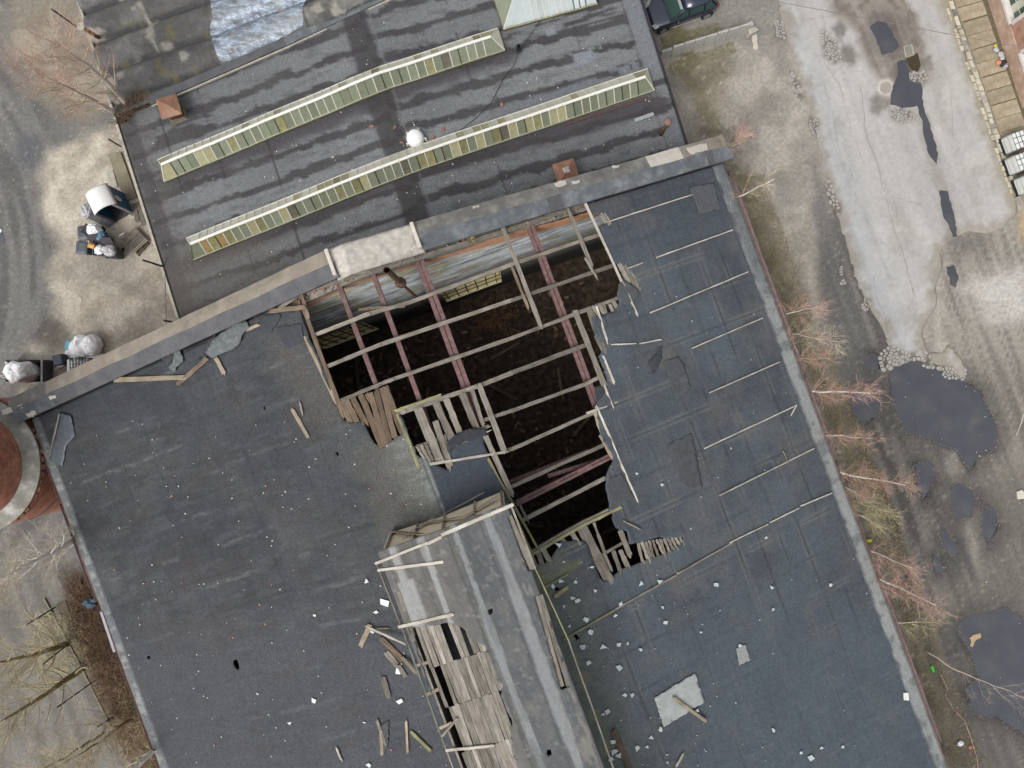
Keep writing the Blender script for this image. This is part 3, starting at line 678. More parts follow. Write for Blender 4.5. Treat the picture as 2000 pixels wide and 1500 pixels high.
def right_col(U, V):
    x, y = roof_px(U, V); n = fbm(U*.5, V*.5, 91, 4); n2 = fbm(U*2.0, V*2.0, 92, 4); n3 = vn(U*3, V*9, 93)
    C = np.tile(nA(72, 78, 84), (len(U), 1))  # base lighter and bluer than the left slope, eastern sky light painted in
    C = tint_mix(C, sstep(.45, .7, n)*.6, A(80, 88, 95)); C = tint_mix(C, sstep(.45, .25, n)*.6, A(64, 68, 74)); C = tint_mix(C, sstep(.55, .75, n2)*.35, A(84, 84, 84))
    C = tint_mix(C, sstep(.75, .92, n3)*.2, A(58, 60, 66))
    sv = np.abs(((V+.10*fbm(U*.5, V*.3, 94, 3)) % 1.12)-.56); C = tint_mix(C, sstep(.07, .015, sv)*sstep(.3, .6, vn(U*.5, np.floor(V/1.12)*5, 95))*.75, A(52, 55, 60))
    C = tint_mix(C, sstep(.1, .02, np.abs(sv-.12))*sstep(.55, .7, vn(U*.7, np.floor(V/1.12)*9, 96))*.5, A(98, 98, 98))
    su = np.abs(((U+.12*fbm(U*.3, V*.6, 97, 3)) % 1.72)-.86); C = tint_mix(C, sstep(.09, .02, su)*sstep(.35, .6, vn(V*.5, np.floor(U/1.72)*5, 98))*.6, A(56, 60, 66))
    C = tint_mix(C, sstep(.06, .01, np.abs(su-.1))*sstep(.6, .75, vn(V*.6, np.floor(U/1.72)*8, 99))*.6, A(104, 104, 100))
    top = sstep(560, 400, y); C = tint_mix(C, top*.5, A(60, 64, 72))
    C = tint_mix(C, sstep(.55, .72, fbm(U*.8, V*.8, 101, 4))*.35, A(92, 90, 88))
    C = tint_mix(C, sstep(1080, 1300, y)*sstep(1250, 1400, x)*.6, A(74, 82, 90))
    # moss and silt beside the lantern
    dl = pdist(x, y, [(1045,1095),(1110,1250),(1200,1500)], False); m_ = sstep(110, 5, dl+110*(n2-.5))*sstep(1060, 1110, y)
    C = tint_mix(C, m_*.8, A(94, 100, 98)); C = tint_mix(C, m_*sstep(.5, .7, n2)*.7, A(112, 115, 102)); C = tint_mix(C, sstep(12, 2, dl)*sstep(.35, .6, n2)*.6, A(112, 116, 80))
    C = tint_mix(C, sstep(40, 10, np.hypot(x-1080, (y-1100)))*.6, A(112, 116, 106))
    C = tint_mix(C, sstep(10, 3, pdist(x, y, [(1045,1150),(1110,1110),(1170,1075)], False))*sstep(.4, .6, n2)*.5, A(112, 116, 82))
    # ridge strip kept clean and dark-blue
    tong = pdist(x, y, [(818,905),(880,915),(900,840),(950,840),(1000,985),(862,1012)]); C = tint_mix(C, sstep(4, -4, tong)*.8, A(62, 68, 78))
    C = tint_mix(C, sstep(.10, .03, np.abs(V-VR-.1))*sstep(.3, .6, n2)*.8, A(140, 142, 134))
    for cx, cy, r in ((1300, 700, 34), (1330, 1140, 40), (1440, 820, 22), (1240, 960, 16)): C = tint_mix(C, sstep(r, r*.3, np.hypot(x-cx, y-cy)+30*(n2-.5))*.4, A(98, 94, 92))
    e = EAVE_R-V; C = tint_mix(C, sstep(.66, .58, e+.10*(n2-.5)), A(146, 149, 148)); C = tint_mix(C, sstep(.6, .5, e)*sstep(.55, .7, n2)*.8, A(106, 110, 112)); C = tint_mix(C, sstep(.58, .5, e)*sstep(620, 500, y)*.7, A(92, 96, 100))
    C = C*np.where(e[:, None] > .6, np.array([[1.14, 1.165, 1.175]]), 1.0)
    return C
us = np.arange(-6.62, 34.01, .105)
FELT_L = mat_attr('black_bitumen_felt_west', .82, 5, .16, 17, .34, .6, .03, spec=.25); FELT_R = mat_attr('sky_tinted_bitumen_felt_east', .8, 5, .14, 18, .26, .5, .025, spec=.28)
snaps = [(HOLE, .07)]+[(p, .06) for p in SMALLUV]
roofW = mono_sheet('roof_felt', us, np.linspace(EAVE_L, VR, 175), roof_place, FELT_L, roof_keep, left_col, snaps, hall, .05, origin=uv(8, -13, 8))
roofE = mono_sheet('roof_felt', us, np.linspace(VR, EAVE_R, 175), roof_place, FELT_R, roof_keep, right_col, snaps, hall, .05, origin=uv(8, 5, 8))
roofW['label'] = 'worn black felt slope left of the ridge'; roofE['label'] = 'felt slope right of the ridge with blue grey sky light painted in'

# walls, floor
BRICKW = mat_brick('old_red_brick', A(150, 92, 72), A(128, 76, 62), A(150, 140, 126))
def slab_uv(mb, u0, u1, v0, v1, z0, z1):
    mb.prism([tuple(uv(u, v)[:2]) for u, v in ((u0, v0), (u1, v0), (u1, v1), (u0, v1))], z0, z1)
for u0, u1, v0, v1, zt in ((-5.9, 33.6, -22.35, -21.9, Z_EAVE-.12), (-5.9, 33.6, 12.65, 13.1, Z_EAVE-.12)):
    m_ = MB(); slab_uv(m_, u0, u1, v0, v1, -3, zt); o = m_.build('wall', BRICKW, hall); add_uv_box(o)
m_ = MB()
sec = [(-22.35, -3), (13.1, -3), (13.1, Z_EAVE-.1), (VR, Z_RIDGE-.25), (-22.35, Z_EAVE-.1)]
def gable(mb, u0, u1, pts):
    n = len(pts); a = [uv(u0, v, z) for v, z in pts]; b = [uv(u1, v, z) for v, z in pts]
    mb.add(a+b, [tuple(range(n)), tuple(range(n, 2*n))[::-1]]+[(i, n+i, n+(i+1) % n, (i+1) % n) for i in range(n)])
gable(m_, 33.6, 34.0, sec); o = m_.build('wall', BRICKW, hall); add_uv_box(o)
sec = [(-23.1, -3), (13.85, -3), (13.85, Z_EAVE+.1), (VR, Z_RIDGE+.1), (-23.1, Z_EAVE+.1)]
m_ = MB(); gable(m_, -7.85, -6.72, sec); gwall = m_.build('gable_wall', BRICKW, hall); add_uv_box(gwall)
# saddle coping on the gable, bare where the felt has gone
def coping(v0, v1, side, m, name):
    n = max(2, int((v1-v0)/.35)); mb = MB(); rows = []
    for i in range(n+1):
        v = v0+(v1-v0)*i/n; zr = mz(0, v) if EAVE_L < v < EAVE_R else Z_EAVE+SLOPE_L*(0)
        e = .03*(vn(np.array([v*1.7]), np.array([3.3 if side > 0 else 9.1]), 7)[0]-.5)
        uc = -7.25+.02*math.sin(v*1.9); ue = -7.25+side*(.63+e); zt = zr+.62+.03*(vn(np.array([v*.8]), np.array([1.]), 9)[0]-.5)
        rows.append([uv(uc, v, zt), uv((uc+ue)/2, v, zr+.52+e*.5), uv(ue, v, zr+.38), uv(ue-side*.03, v, zr+.03), uv(uc, v, zr+.0)])
    k = 5
    for r in rows: mb.v += r
    for i in range(n):
        for j in range(k):
            a, b, c, d = i*k+j, (i+1)*k+j, (i+1)*k+(j+1) % k, i*k+(j+1) % k
            mb.f.append((a, b, c, d) if side < 0 else (d, c, b, a))
    mb.f.append(tuple(range(k))); mb.f.append(tuple(n*k+j for j in range(k)))
    bm_ = mb.build(name, m, gwall)
    return bm_
cuts_s = [(-23.35, -20.9, FELT_COPING), (-20.9, -5.15, FELT_COPING_DARK), (-1.55, 4.3, FELT_COPING), (4.3, 5.0, FELT_COPING_DARK), (5.0, 12.6, FELT_COPING), (12.6, 13.0, FELT_COPING_DARK), (13.0, 14.0, FELT_COPING)]
for v0, v1, m in cuts_s: coping(v0, v1, 1, m, 'coping_felt')
for v0, v1, m in ((-23.35, -21.0, COPING_TOP_GREY), (-21.0, -5.3, COPING_TOP), (-1.6, 9.6, COPING_TOP_GREY), (9.6, 11.4, MORTAR), (11.4, 14.0, COPING_TOP)): coping(v0, v1, -1, m, 'coping_top')
xs_ = np.linspace(-5.3, -1.5, 50); ys_ = np.linspace(-7.9, -6.55, 18)
def bare_place(V, U):
    z = mzA(U, V)+.40+.16*(fbm(U*1.5, V*1.5, 111, 3)-.5)+.07*(fbm(U*6, V*6, 112, 3)-.5)-.3*sstep(-6.78, -6.55, U)-.25*sstep(-7.78, -7.9, U)
    return U*UX-V*UY, U*UY+V*UX, z
bare = mono_sheet('bare_wall_top', xs_, ys_, bare_place, mat('bare_pale_mortar_b', A(196, 190, 181), .22, 4, .95, .7, .02, spec=.1), None, None, (), gwall, .25)
for v in (-5.25, -1.62):                                   # pale broken edge of the coping felt
    m_ = MB(); m_.bar(uv(-7.85, v, mz(0, v)+.36), uv(-6.7, v, mz(0, v)+.42), .16, .5); m_.build('broken_edge', MORTAR, gwall, bevel=.03)
# mortar patches where the sandy coping flakes off, and the end stubs
for (v, uu, s) in ((5.2, -7.72, .5), (5.9, -7.6, .35), (12.3, -7.5, .9), (-20.8, -7.0, .35), (-22.9, -7.25, .5), (1.2, -7.75, .25), (8.0, -7.78, .3), (-22.4, -6.72, .5)):
    P = rough([(uu-s*.25, v-s*.6), (uu+s*.2, v-s*.5), (uu+s*.22, v+s*.5), (uu-s*.2, v+s*.6)], .05, .12, int(v*10))
    f_ = lambda u, vv: mz(0, vv)+.625-.38*abs(u+7.25)
    m_ = MB(); m_.prism([(*uv(a, b)[:2], f_(a, b)) for a, b in P], -.03, .02); m_.build('flaked_patch', MORTAR, gwall)
for v, m in ((14.05, CONC_D), (-23.45, MORTAR)):
    m_ = MB(); m_.box(uv(-7.25, v, Z_EAVE-.9), (.5, .28, 3.1), Matrix.Rotation(math.radians(20.3+90), 3, 'Z') @ Matrix.Rotation(math.radians(90), 3, 'Z'), 1, .05)
    m_.build('end_stub', m, gwall, bevel=.04)
m_ = MB(); m_.box(uv(-7.55, 14.05, Z_EAVE+.75), (.55, .35, 1.3), Matrix.Rotation(math.radians(110), 3, 'Z'), .8, .12); m_.build('end_stub', CONC_D, gwall, bevel=.05)
# inner leaf: peeling painted plaster with two deep niches, ledge of rubble on top
def on_wall(x, y, u=-5.9):
    dx, dy = (x-1000)/F, -(y-750)/F; D = u/(UX*dx+UY*dy); p = Vector((dx*D, dy*D, H-D)); return w2uv(p)[1], p.z
WINS = []
for quad in ([c6(1450,800), c6(1890,640), c6(1920,700), c6(1480,860)], [c6(480,1150), c6(860,1030), c6(970,1075), c6(520,1225)]):
    q = [on_wall(*p) for p in quad]; vs_ = [a for a, b in q]; zs = [b for a, b in q]; WINS.append((min(vs_), max(vs_), sum(zs[2:])/2-.25, sum(zs[:2])/2+.45))
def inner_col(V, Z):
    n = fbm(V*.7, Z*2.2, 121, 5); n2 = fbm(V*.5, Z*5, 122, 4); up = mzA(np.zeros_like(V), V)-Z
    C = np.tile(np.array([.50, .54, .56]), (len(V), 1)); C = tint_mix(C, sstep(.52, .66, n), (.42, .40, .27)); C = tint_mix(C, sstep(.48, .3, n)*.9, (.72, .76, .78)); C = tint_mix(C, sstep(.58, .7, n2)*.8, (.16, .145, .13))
    C = tint_mix(C, sstep(1.7, 1.1, up+.9*(n-.5)), (.42, .22, .13)); C = tint_mix(C, sstep(5.2, 3.0, Z+2.0*(n-.5)), (.15, .14, .13)); C = tint_mix(C, sstep(2.5, 0, Z), (.03, .027, .024))  # lower wall darkened in colour for the light lost with depth
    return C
def inner_place(V, Z):
    u = -5.9-.5*np.clip((Z-2.2)/7.5, 0, 1); return u*UX-V*UY, u*UY+V*UX, Z
def inner_keep(V, Z):
    k = Z < mzA(np.zeros_like(V), V)-.3
    for a, b, c, d in WINS: k &= ~((V > a) & (V < b) & (Z > c) & (Z < d))
    return k
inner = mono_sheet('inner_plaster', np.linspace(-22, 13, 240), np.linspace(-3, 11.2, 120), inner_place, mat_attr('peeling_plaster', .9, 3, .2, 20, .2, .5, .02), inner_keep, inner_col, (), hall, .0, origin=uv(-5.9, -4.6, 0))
NICHE = mat('yellowed_niche_plaster', (.80, .72, .44), .25, 3, .9, .4, .02)
for a, b, c, d in WINS:
    m_ = MB(); P = [uv(-5.92, v, z) for v, z in ((a, c), (b, c), (b, d), (a, d))]; Q = [uv(-6.55, v, z) for v, z in ((a, c), (b, c), (b, d), (a, d))]
    m_.add(P+Q, [(0, 4, 5, 1), (1, 5, 6, 2), (2, 6, 7, 3), (3, 7, 4, 0), (4, 7, 6, 5)]); nb = m_.build('window_niche', NICHE, inner)
    for k in range(6):
        v = a+(b-a)*(k+.5)/6; m_ = MB(); m_.bar(uv(-6.0, v, c), uv(-6.0, v, d), .05, .05, (1, 0, 0)); m_.build('niche_bar', DARKMETAL, inner)
    for k in range(3):
        z = c+(d-c)*(k+.5)/3; m_ = MB(); m_.bar(uv(-6.05, a, z), uv(-6.05, b, z), .04, .04); m_.build('niche_bar', DARKMETAL, inner)
m_ = MB(); gable(m_, -6.73, -6.37, [(-8.6, mz(0, -8.6)-.28), (VR, Z_RIDGE-.3), (6.6, mz(0, 6.6)-.28), (6.6, mz(0, 6.6)-.7), (VR, Z_RIDGE-.8), (-8.6, mz(0, -8.6)-.7)])
ledge = m_.build('wall_ledge', mat('crumbling_ledge', A(132, 126, 116), .45, 5, .95, .8, .04), hall)
BRICKR = mat('loose_red_brick', A(146, 106, 92), .25, 7, .9, .4, .01, objvar=.25); BRICKG = mat('mortar_lump', A(140, 133, 122), .2, 8, .95, .5, .02, objvar=.2)
for i in range(48):
    v = rnd.uniform(-7.6, 6.0); u = rnd.uniform(-6.68, -6.42); m_ = MB(); z = mz(0, v)-.24+rnd.uniform(0, .08)
    if -5.2 < v < -2 : z += .04
    m_.box(uv(u, v, z), (rnd.uniform(.1, .24), rnd.uniform(.07, .13), rnd.uniform(.05, .1)), Matrix.Rotation(rnd.uniform(0, 3.1), 3, 'Z') @ Matrix.Rotation(rnd.uniform(-.3, .3), 3, 'X'), 1, .012)
    m_.build('brick', BRICKR if rnd.random() < .35 else BRICKG, ledge)
def tuft(mb, c, n, r, h, seed):
    q = random.Random(seed); c = Vector(c)
    for _ in range(n):
        a = q.uniform(0, 6.28); d = q.uniform(.2, 1)*r; b = c+Vector((q.uniform(-.3, .3)*r, q.uniform(-.3, .3)*r, 0)); t = c+Vector((math.cos(a)*d, math.sin(a)*d, h*q.uniform(.5, 1)))
        w = Vector((-math.sin(a), math.cos(a), 0))*.012; m = (b+t)/2+Vector((0, 0, h*.18)); mb.add([b-w, b+w, m+w*.7, m-w*.7, t], [(0, 1, 2, 3), (3, 2, 4)])
DRYGRASS = mat('dry_straw_grass', A(168, 150, 106), .3, 3, .9, 0); OLIVE = mat('olive_weeds', A(112, 112, 62), .35, 4, .9, 0); REDTWIG = mat('reddish_dry_stems', A(142, 104, 88), .25, 4, .9, 0)
for k, (x, y, m, r) in enumerate([(920,470,DRYGRASS,.4), (860,478,DRYGRASS,.35), (990,430,OLIVE,.4), (1000,436,OLIVE,.35), (1130,390,REDTWIG,.5), (1118,394,REDTWIG,.4), (1060,420,OLIVE,.25), (945,452,DRYGRASS,.3)]):
    m_ = MB(); tuft(m_, mpx(x, y, -.1), 40, r, .35, k); tag(m_.build('weed_tuft', m), ('dry weed tuft on the broken wall top near the gable crest', 'reddish dry weed at the top right corner of the roof hole')[m is REDTWIG] if m is not OLIVE else 'olive green weed tuft rooted on the broken gable wall', 'weed', 'weeds on the broken gable wall')
for k, (x, y) in enumerate([(112, 785), (128, 778), (143, 770)]):
    m_ = MB(); tuft(m_, mpx(x, y, 0), 40, .4, .3, 60+k); tag(m_.build('weed_tuft', REDTWIG), 'reddish dry weed at the left end of the coping', 'weed', 'weeds at the left end of the coping')

# dark hall floor with rubble
def floor_place(X, Y):
    return X*UX-Y*UY, X*UY+Y*UX, -3.0+.5*sstep(.45, .8, fbm(X*.25, Y*.25, 131, 4))
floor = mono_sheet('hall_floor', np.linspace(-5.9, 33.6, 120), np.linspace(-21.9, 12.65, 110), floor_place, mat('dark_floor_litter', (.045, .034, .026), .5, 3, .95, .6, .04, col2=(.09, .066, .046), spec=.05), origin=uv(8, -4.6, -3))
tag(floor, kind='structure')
mb = MB()
for i in range(900):
    u, v = rnd.uniform(-5, 18), rnd.uniform(-14, 10)
    if fbm(np.array([u*.3]), np.array([v*.3]), 133, 3)[0] < .45: continue
    z = float(floor_place(np.array([u]), np.array([v]))[2][0])
    mb.box(uv(u, v, z+.05), (rnd.uniform(.1, .5), rnd.uniform(.08, .2), rnd.uniform(.05, .2)), Matrix.Rotation(rnd.uniform(0, 3), 3, 'Z') @ Matrix.Rotation(rnd.uniform(-.5, .5), 3, 'X'))
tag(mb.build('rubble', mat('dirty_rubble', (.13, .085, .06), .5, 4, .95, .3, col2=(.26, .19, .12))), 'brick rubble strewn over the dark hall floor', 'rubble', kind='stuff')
for i in range(16):
    p = [(700, 760), (760, 770), (850, 860), (830, 820), (870, 880), (960, 700), (1050, 650), (1100, 780), (1080, 950), (1150, 960), (1120, 850), (1010, 780), (900, 760), (1180, 1040), (1060, 1030), (740, 730)][i]
    a = px(p[0], p[1], -2.6); an = rnd.uniform(0, 3.1); L = rnd.uniform(1, 2.6); b = a+Vector((math.cos(an)*L, math.sin(an)*L, rnd.uniform(-.2, .3)))
    tag(plank('fallen_board', a, b, rnd.uniform(.14, .22), .04, WOOD_BROWN, None, jag=(.1, .1)), 'fallen board lying in the dark on the hall floor', 'board', 'fallen boards on the hall floor')

# steel beams under the rafters (run along the hall), cross beam, stove pipe
def beam(pts, w, dbl, dz=-.30, h=.22, name='steel_beam'):
    a, b = mpx(*pts[0], dz), mpx(*pts[1], dz); ua, va = w2uv(a); ub, vb = w2uv(b); v = (va+vb)/2; a = uv(ua-.6, v, mz(0, v)+dz); b = uv(ub+1.5, v, mz(0, v)+dz)
    m_ = MB(); s = uv(0, 1, 0)
    if dbl:
        for k in (-1, 1): m_.bar(a+s*k*(w*.27), b+s*k*(w*.27), w*.46, .03); m_.bar(a+s*k*(w*.45)-Vector((0, 0, h/2)), b+s*k*(w*.45)-Vector((0, 0, h/2)), .025, h); m_.bar(a+s*k*(w*.06)-Vector((0, 0, h/2)), b+s*k*(w*.06)-Vector((0, 0, h/2)), .02, h)
    else:
        m_.bar(a, b, w, .025); m_.bar(a-Vector((0, 0, h/2)), b-Vector((0, 0, h/2)), .02, h); m_.bar(a-Vector((0, 0, h)), b-Vector((0, 0, h)), w, .025)
    return m_.build(name, STEEL_RED, hall)
beam([(660, 556), (738, 757)], .2, False); beam([(727, 525), (820, 790)], .2, False); beam([(822, 512), (925, 800)], .4, True); beam([(1038, 440), (1170, 815)], .36, True)
def free_beam(a, b, w, h, m=STEEL_RED, za=10, zb=9):
    m_ = MB(); A_, B_ = px(*a, za), px(*b, zb); m_.bar(A_, B_, w, h); d = (B_-A_).normalized(); s = Vector((-d.y, d.x, 0)).normalized()
    m_.bar(A_+s*w*.45-Vector((0, 0, .12)), B_+s*w*.45-Vector((0, 0, .12)), .03, .24); m_.bar(A_-s*w*.45-Vector((0, 0, .12)), B_-s*w*.45-Vector((0, 0, .12)), .03, .24)
    return m_.build('cross_beam', m, hall)
free_beam((1008, 984), (1195, 890), .26, .03, za=9.6, zb=8.9); free_beam((1070, 930), (1190, 893), .16, .03, za=9.0, zb=8.6); free_beam((985, 945), (1150, 880), .14, .03, za=8.0, zb=7.6)
for k in range(3):
    m_ = MB(); t0, t1 = k/3+.12, k/3+.3; A_, B_ = px(1008, 984, 9.64), px(1195, 890, 8.94); m_.bar(A_.lerp(B_, t0), A_.lerp(B_, t1), .03, .02); m_.build('slot_dark_strip', BLACK, hall)  # black strips laid on the beam stand in for dark slots
top_ = px(755, 527, 14.1); pipe = empty('stove_pipe', (top_.x, top_.y, -3), 'rusty open stove pipe standing upright inside the roof hole', 'pipe')
m_ = MB(); m_.tube([Vector((top_.x, top_.y, -2.9)), Vector((top_.x, top_.y, 10.7))], .07, 12); m_.build('lower_pipe', RUST, pipe, True)
m_ = MB(); m_.tube([Vector((top_.x, top_.y, 10.7)), top_], .125, 14, False); m_.tube([Vector((top_.x, top_.y, 10.7)), top_], .105, 14, False); m_.build('upper_pipe', RUST, pipe, True)
m_ = MB(); m_.lathe([(.08, 10.3), (.24, 10.55), (.24, 10.75), (.12, 10.9)], 16, (top_.x, top_.y, 0)); m_.build('collar', RUST, pipe, True)

# timber rafters (run down the slope), wall plate
def rafter(pts, w=.16, d=.17, m=WOOD_GREY, name='rafter', dz=-.05, jag=(.12, .12)):
    P = [mpx(*p, dz) for p in pts]; out = []
    for a, b in zip(P[:-1], P[1:]):
        (ua, va), (ub, vb) = w2uv(a), w2uv(b)
        segs = [(a, b)]
        if (va-VR)*(vb-VR) < 0:
            t = (VR-va)/(vb-va); mid = uv(ua+(ub-ua)*t, VR, Z_RIDGE+dz); segs = [(a, mid), (mid, b)]
        for s0, s1 in segs:
            if (s1-s0).length > .15: out.append(plank(name, s0, s1, w, d, m, hall, jag=jag, jit=.012, seg=7))
    return out
rafter([(586, 572), (720, 533), (1000, 447), (1148, 396)], .2, .2, WOOD_GREY, 'wall_plate', -.12)
rafter([(612, 655), (800, 590), (1000, 516), (1170, 458)]); rafter([(700, 605), (790, 598)], .1, .1, WOOD_BROWN, dz=-.08)
rafter([(638, 716), (1000, 586), (1195, 519)]); rafter([(652, 788), (748, 748), (1000, 660), (1206, 582)]); rafter([(774, 809), (940, 752), (1000, 728), (1152, 671)], .2)
rafter([(772, 803), (860, 772)], .12, .1, WOOD_MOSS, dz=-.0)
rafter([(940, 822), (1000, 802), (1142, 751), (1168, 738)]); rafter([(985, 882), (1000, 877), (1164, 804)]); rafter([(1000, 950), (1184, 867)]); rafter([(1024, 1015), (1182, 934)], .17)
rafter([(1034, 1086), (1140, 1026), (1244, 976)], .13, .12, WOOD_MOSS, dz=.02); rafter([(1040, 1078), (1140, 1020), (1200, 992)], .17)
rafter([(1106, 1122), (1218, 1060)], .12, .1, WOOD_GREY); rafter([(812, 874), (873, 850)], .16); rafter([(872, 870), (955, 832)], .16)
# loose timbers along the hall, hanging over the hole
def loose(a, b, w, m=WOOD_GREY, t=.07, dz=.03, jag=(.1, .25), name='hanging_timber', taper=1.0, dz2=None):
    return plank(name, mpx(*a, dz), mpx(*b, dz if dz2 is None else dz2), w, t, m, hall, jag=jag, jit=.014, seg=6, taper=taper)
for a, b, w, m in [((980,440),(1056,636),.19,WOOD_GREY), ((1000,522),(1032,602),.12,WOOD_BROWN), ((1108,405),(1156,520),.17,WOOD_GREY), ((1143,505),(1165,541),.09,WOOD_GREY), ((1144,398),(1245,615),.12,WOOD_PALE), ((1123,607),(1180,752),.24,WOOD_GREY),
        ((936,752),(986,884),.24,WOOD_GREY), ((948,852),(1000,965),.22,WOOD_GREY), ((1165,598),(1185,664),.10,WOOD_PALE), ((1178,695),(1200,748),.10,WOOD_PALE), ((1180,752),(1197,797),.10,WOOD_PALE), ((1165,795),(1244,978),.12,WOOD_PALE),
        ((594,606),(662,790),.17,WOOD_BROWN), ((587,570),(602,622),.15,WOOD_BROWN), ((776,808),(818,913),.12,WOOD_MOSS), ((1147,807),(1205,786),.09,WOOD_PALE), ((954,897),(1002,985),.10,WOOD_MOSS), ((840,907),(988,883),.11,WOOD_PALE),
        ((995,972),(1053,1076),.09,WOOD_MOSS), ((1003,1000),(1040,1085),.09,WOOD_MOSS), ((1017,990),(1030,1015),.10,WOOD_GREY), ((888,871),(952,843),.06,WOOD_PALE), ((596,660),(655,785),.12,WOOD_TAN)]:
    loose(a, b, w, m)
# roof boards left bare round the hole (run along the hall)
def board(a, b, w, m=WOOD_GREY, jag=(.04, .22), dz=-.012, taper=1.0):
    return plank('roof_board', mpx(*a, dz), mpx(*b, dz), w/46.0, .028, m, hall, jag=jag, jit=.02, seg=6, taper=taper)
for a, b, w in [((665,140),(745,310),38),((705,125),(795,310),38),((755,108),(855,310),40),((820,88),(990,498),44),((865,75),(930,200),30),((890,70),(1010,480),40),((940,55),(1045,465),36),((985,30),(1085,420),38),((1010,20),(1140,380),40),((640,150),(680,270),24)]:
    board(c2(*a), c2(*b), w/4*1.12, WOOD_BROWN)
for a, b, w in [((1265,195),(1440,610),62),((1405,150),(1530,430),52),((1400,290),(1515,650),46),((1485,120),(1592,380),44),((1610,78),(1722,345),50),((1690,50),(1775,315),28),((1290,478),(1345,590),22),((1325,475),(1370,585),26),((1255,488),(1305,570),18),((1470,400),(1500,520),24)]:
    board(c2(*a), c2(*b), w/4*1.1, WOOD_GREY)
for a, b, w in [((545,1120),(760,1540),76),((640,1085),(720,1310),20),((470,1165),(520,1250),36),((385,1205),(430,1260),30),((245,1290),(300,1400),40),((200,1300),(230,1400),36),((845,1145),(922,1335),38),((790,1305),(845,1460),30),((845,1300),(905,1425),36),((715,1320),(775,1460),30),((150,1340),(190,1430),30)]:
    board(c3(*a), c3(*b), w/4*1.1, WOOD_GREY)
for i in range(12):
    x0 = 985+29*i; y0 = 1262-5*i; board(c3(x0, y0-20), c3(x0+rnd.uniform(34, 60), y0+rnd.uniform(110, 150)-i*7), rnd.uniform(5.2, 7.2), WOOD_GREY, (.05, .3))
for a, b, w in [((690,170),(745,245),34),((720,170),(765,240),24),((835,560),(905,690),34),((870,575),(990,775),34),((905,585),(1000,770),30),((590,905),(640,985),40),((630,895),(700,1000),30),((680,880),(725,955),26),((715,870),(740,945),18),((762,878),(795,945),26),((790,855),(830,920),32),((600,925),(725,1260),40),((650,1120),(735,1290),26),((690,1280),(760,1440),30),((730,1400),(775,1500),26)]:
    board(c7(*a), c7(*b), w/4*1.1, WOOD_GREY)
for a, b, w in [((640,200),(700,380),30),((690,400),(800,600),26),((735,490),(800,600),24)]: board(c3(*a), c3(*b), w/4*1.1, WOOD_TAN)

# battens nailed over the felt on the right-hand slope
def batten(a, b, w=.055, m=WOOD_PALE, parent=None, dz=.075):
    return plank('roof_batten', mpx(*a, dz), mpx(*b, dz), w, .05, m, parent or roofE, jag=(.03, .05), jit=.006, seg=6)
for a, b in [((1190,432),(1352,380)), ((1226,524),(1256,513)), ((1282,503),(1431,449)), ((1270,611),(1461,531)), ((1352,680),(1490,621)), ((1386,767),(1523,707)), ((1376,876),(1555,792)), ((1405,968),(1590,876)), ((1425,1060),(1500,1024)), ((1505,1020),(1560,993)), ((1565,988),(1625,963)), ((1194,673),(1242,671)), ((1250,671),(1291,663)), ((1545,812),(1556,791))]:
    batten(a, b)
for a, b in [((1100,1250),(1200,1192)), ((1202,1190),(1320,1124)), ((1322,1122),(1430,1060)), ((1060,1150),(1108,1122)), ((860,1008),(945,962))]: batten(a, b, .07, WOOD_MOSS if a[0] < 1150 and a[1] > 1100 else WOOD_GREY)
# curled and torn sheets of felt
def flap(pts, dz, seed, m, amp=.12, parent=None, name='torn_felt', n=10, curl=0.0, lift=0.0):
    P = rough([mpuv(*p) for p in pts], .03, .12, seed); us_ = [p[0] for p in P]; vs_ = [p[1] for p in P]; cu, cv = sum(us_)/len(us_), sum(vs_)/len(vs_)
    st = max(max(us_)-min(us_), max(vs_)-min(vs_))/26
    def pl(U, V):
        d = -pdist(U, V, P); z = mzA(U, V)+dz+amp*(fbm(U*1.3+seed, V*1.3, seed, 3)-.35)+lift*sstep(.4, 0, d)
        return U*UX-V*UY, U*UY+V*UX, z
    return mono_sheet(name, np.arange(min(us_)-st, max(us_)+st, st), np.arange(min(vs_)-st, max(vs_)+st, st), pl, m, lambda u, v: pip(u, v, P), None, [(P, st*.7)], parent or hall, .02)
FELT_G = mat('grey_torn_felt', A(98, 104, 106), .2, 5, .85, .5, .012, col2=A(120, 126, 126)); FELT_D = mat('dark_torn_felt', A(58, 60, 66), .22, 5, .8, .5, .012); FELT_M = mat('mid_grey_felt_patch', A(80, 83, 86), .2, 4, .9, .5, .012, objvar=.1)
def z6(x, y): return (300+x*.16, 540+y*.16)          # close-up of the torn strip along the coping
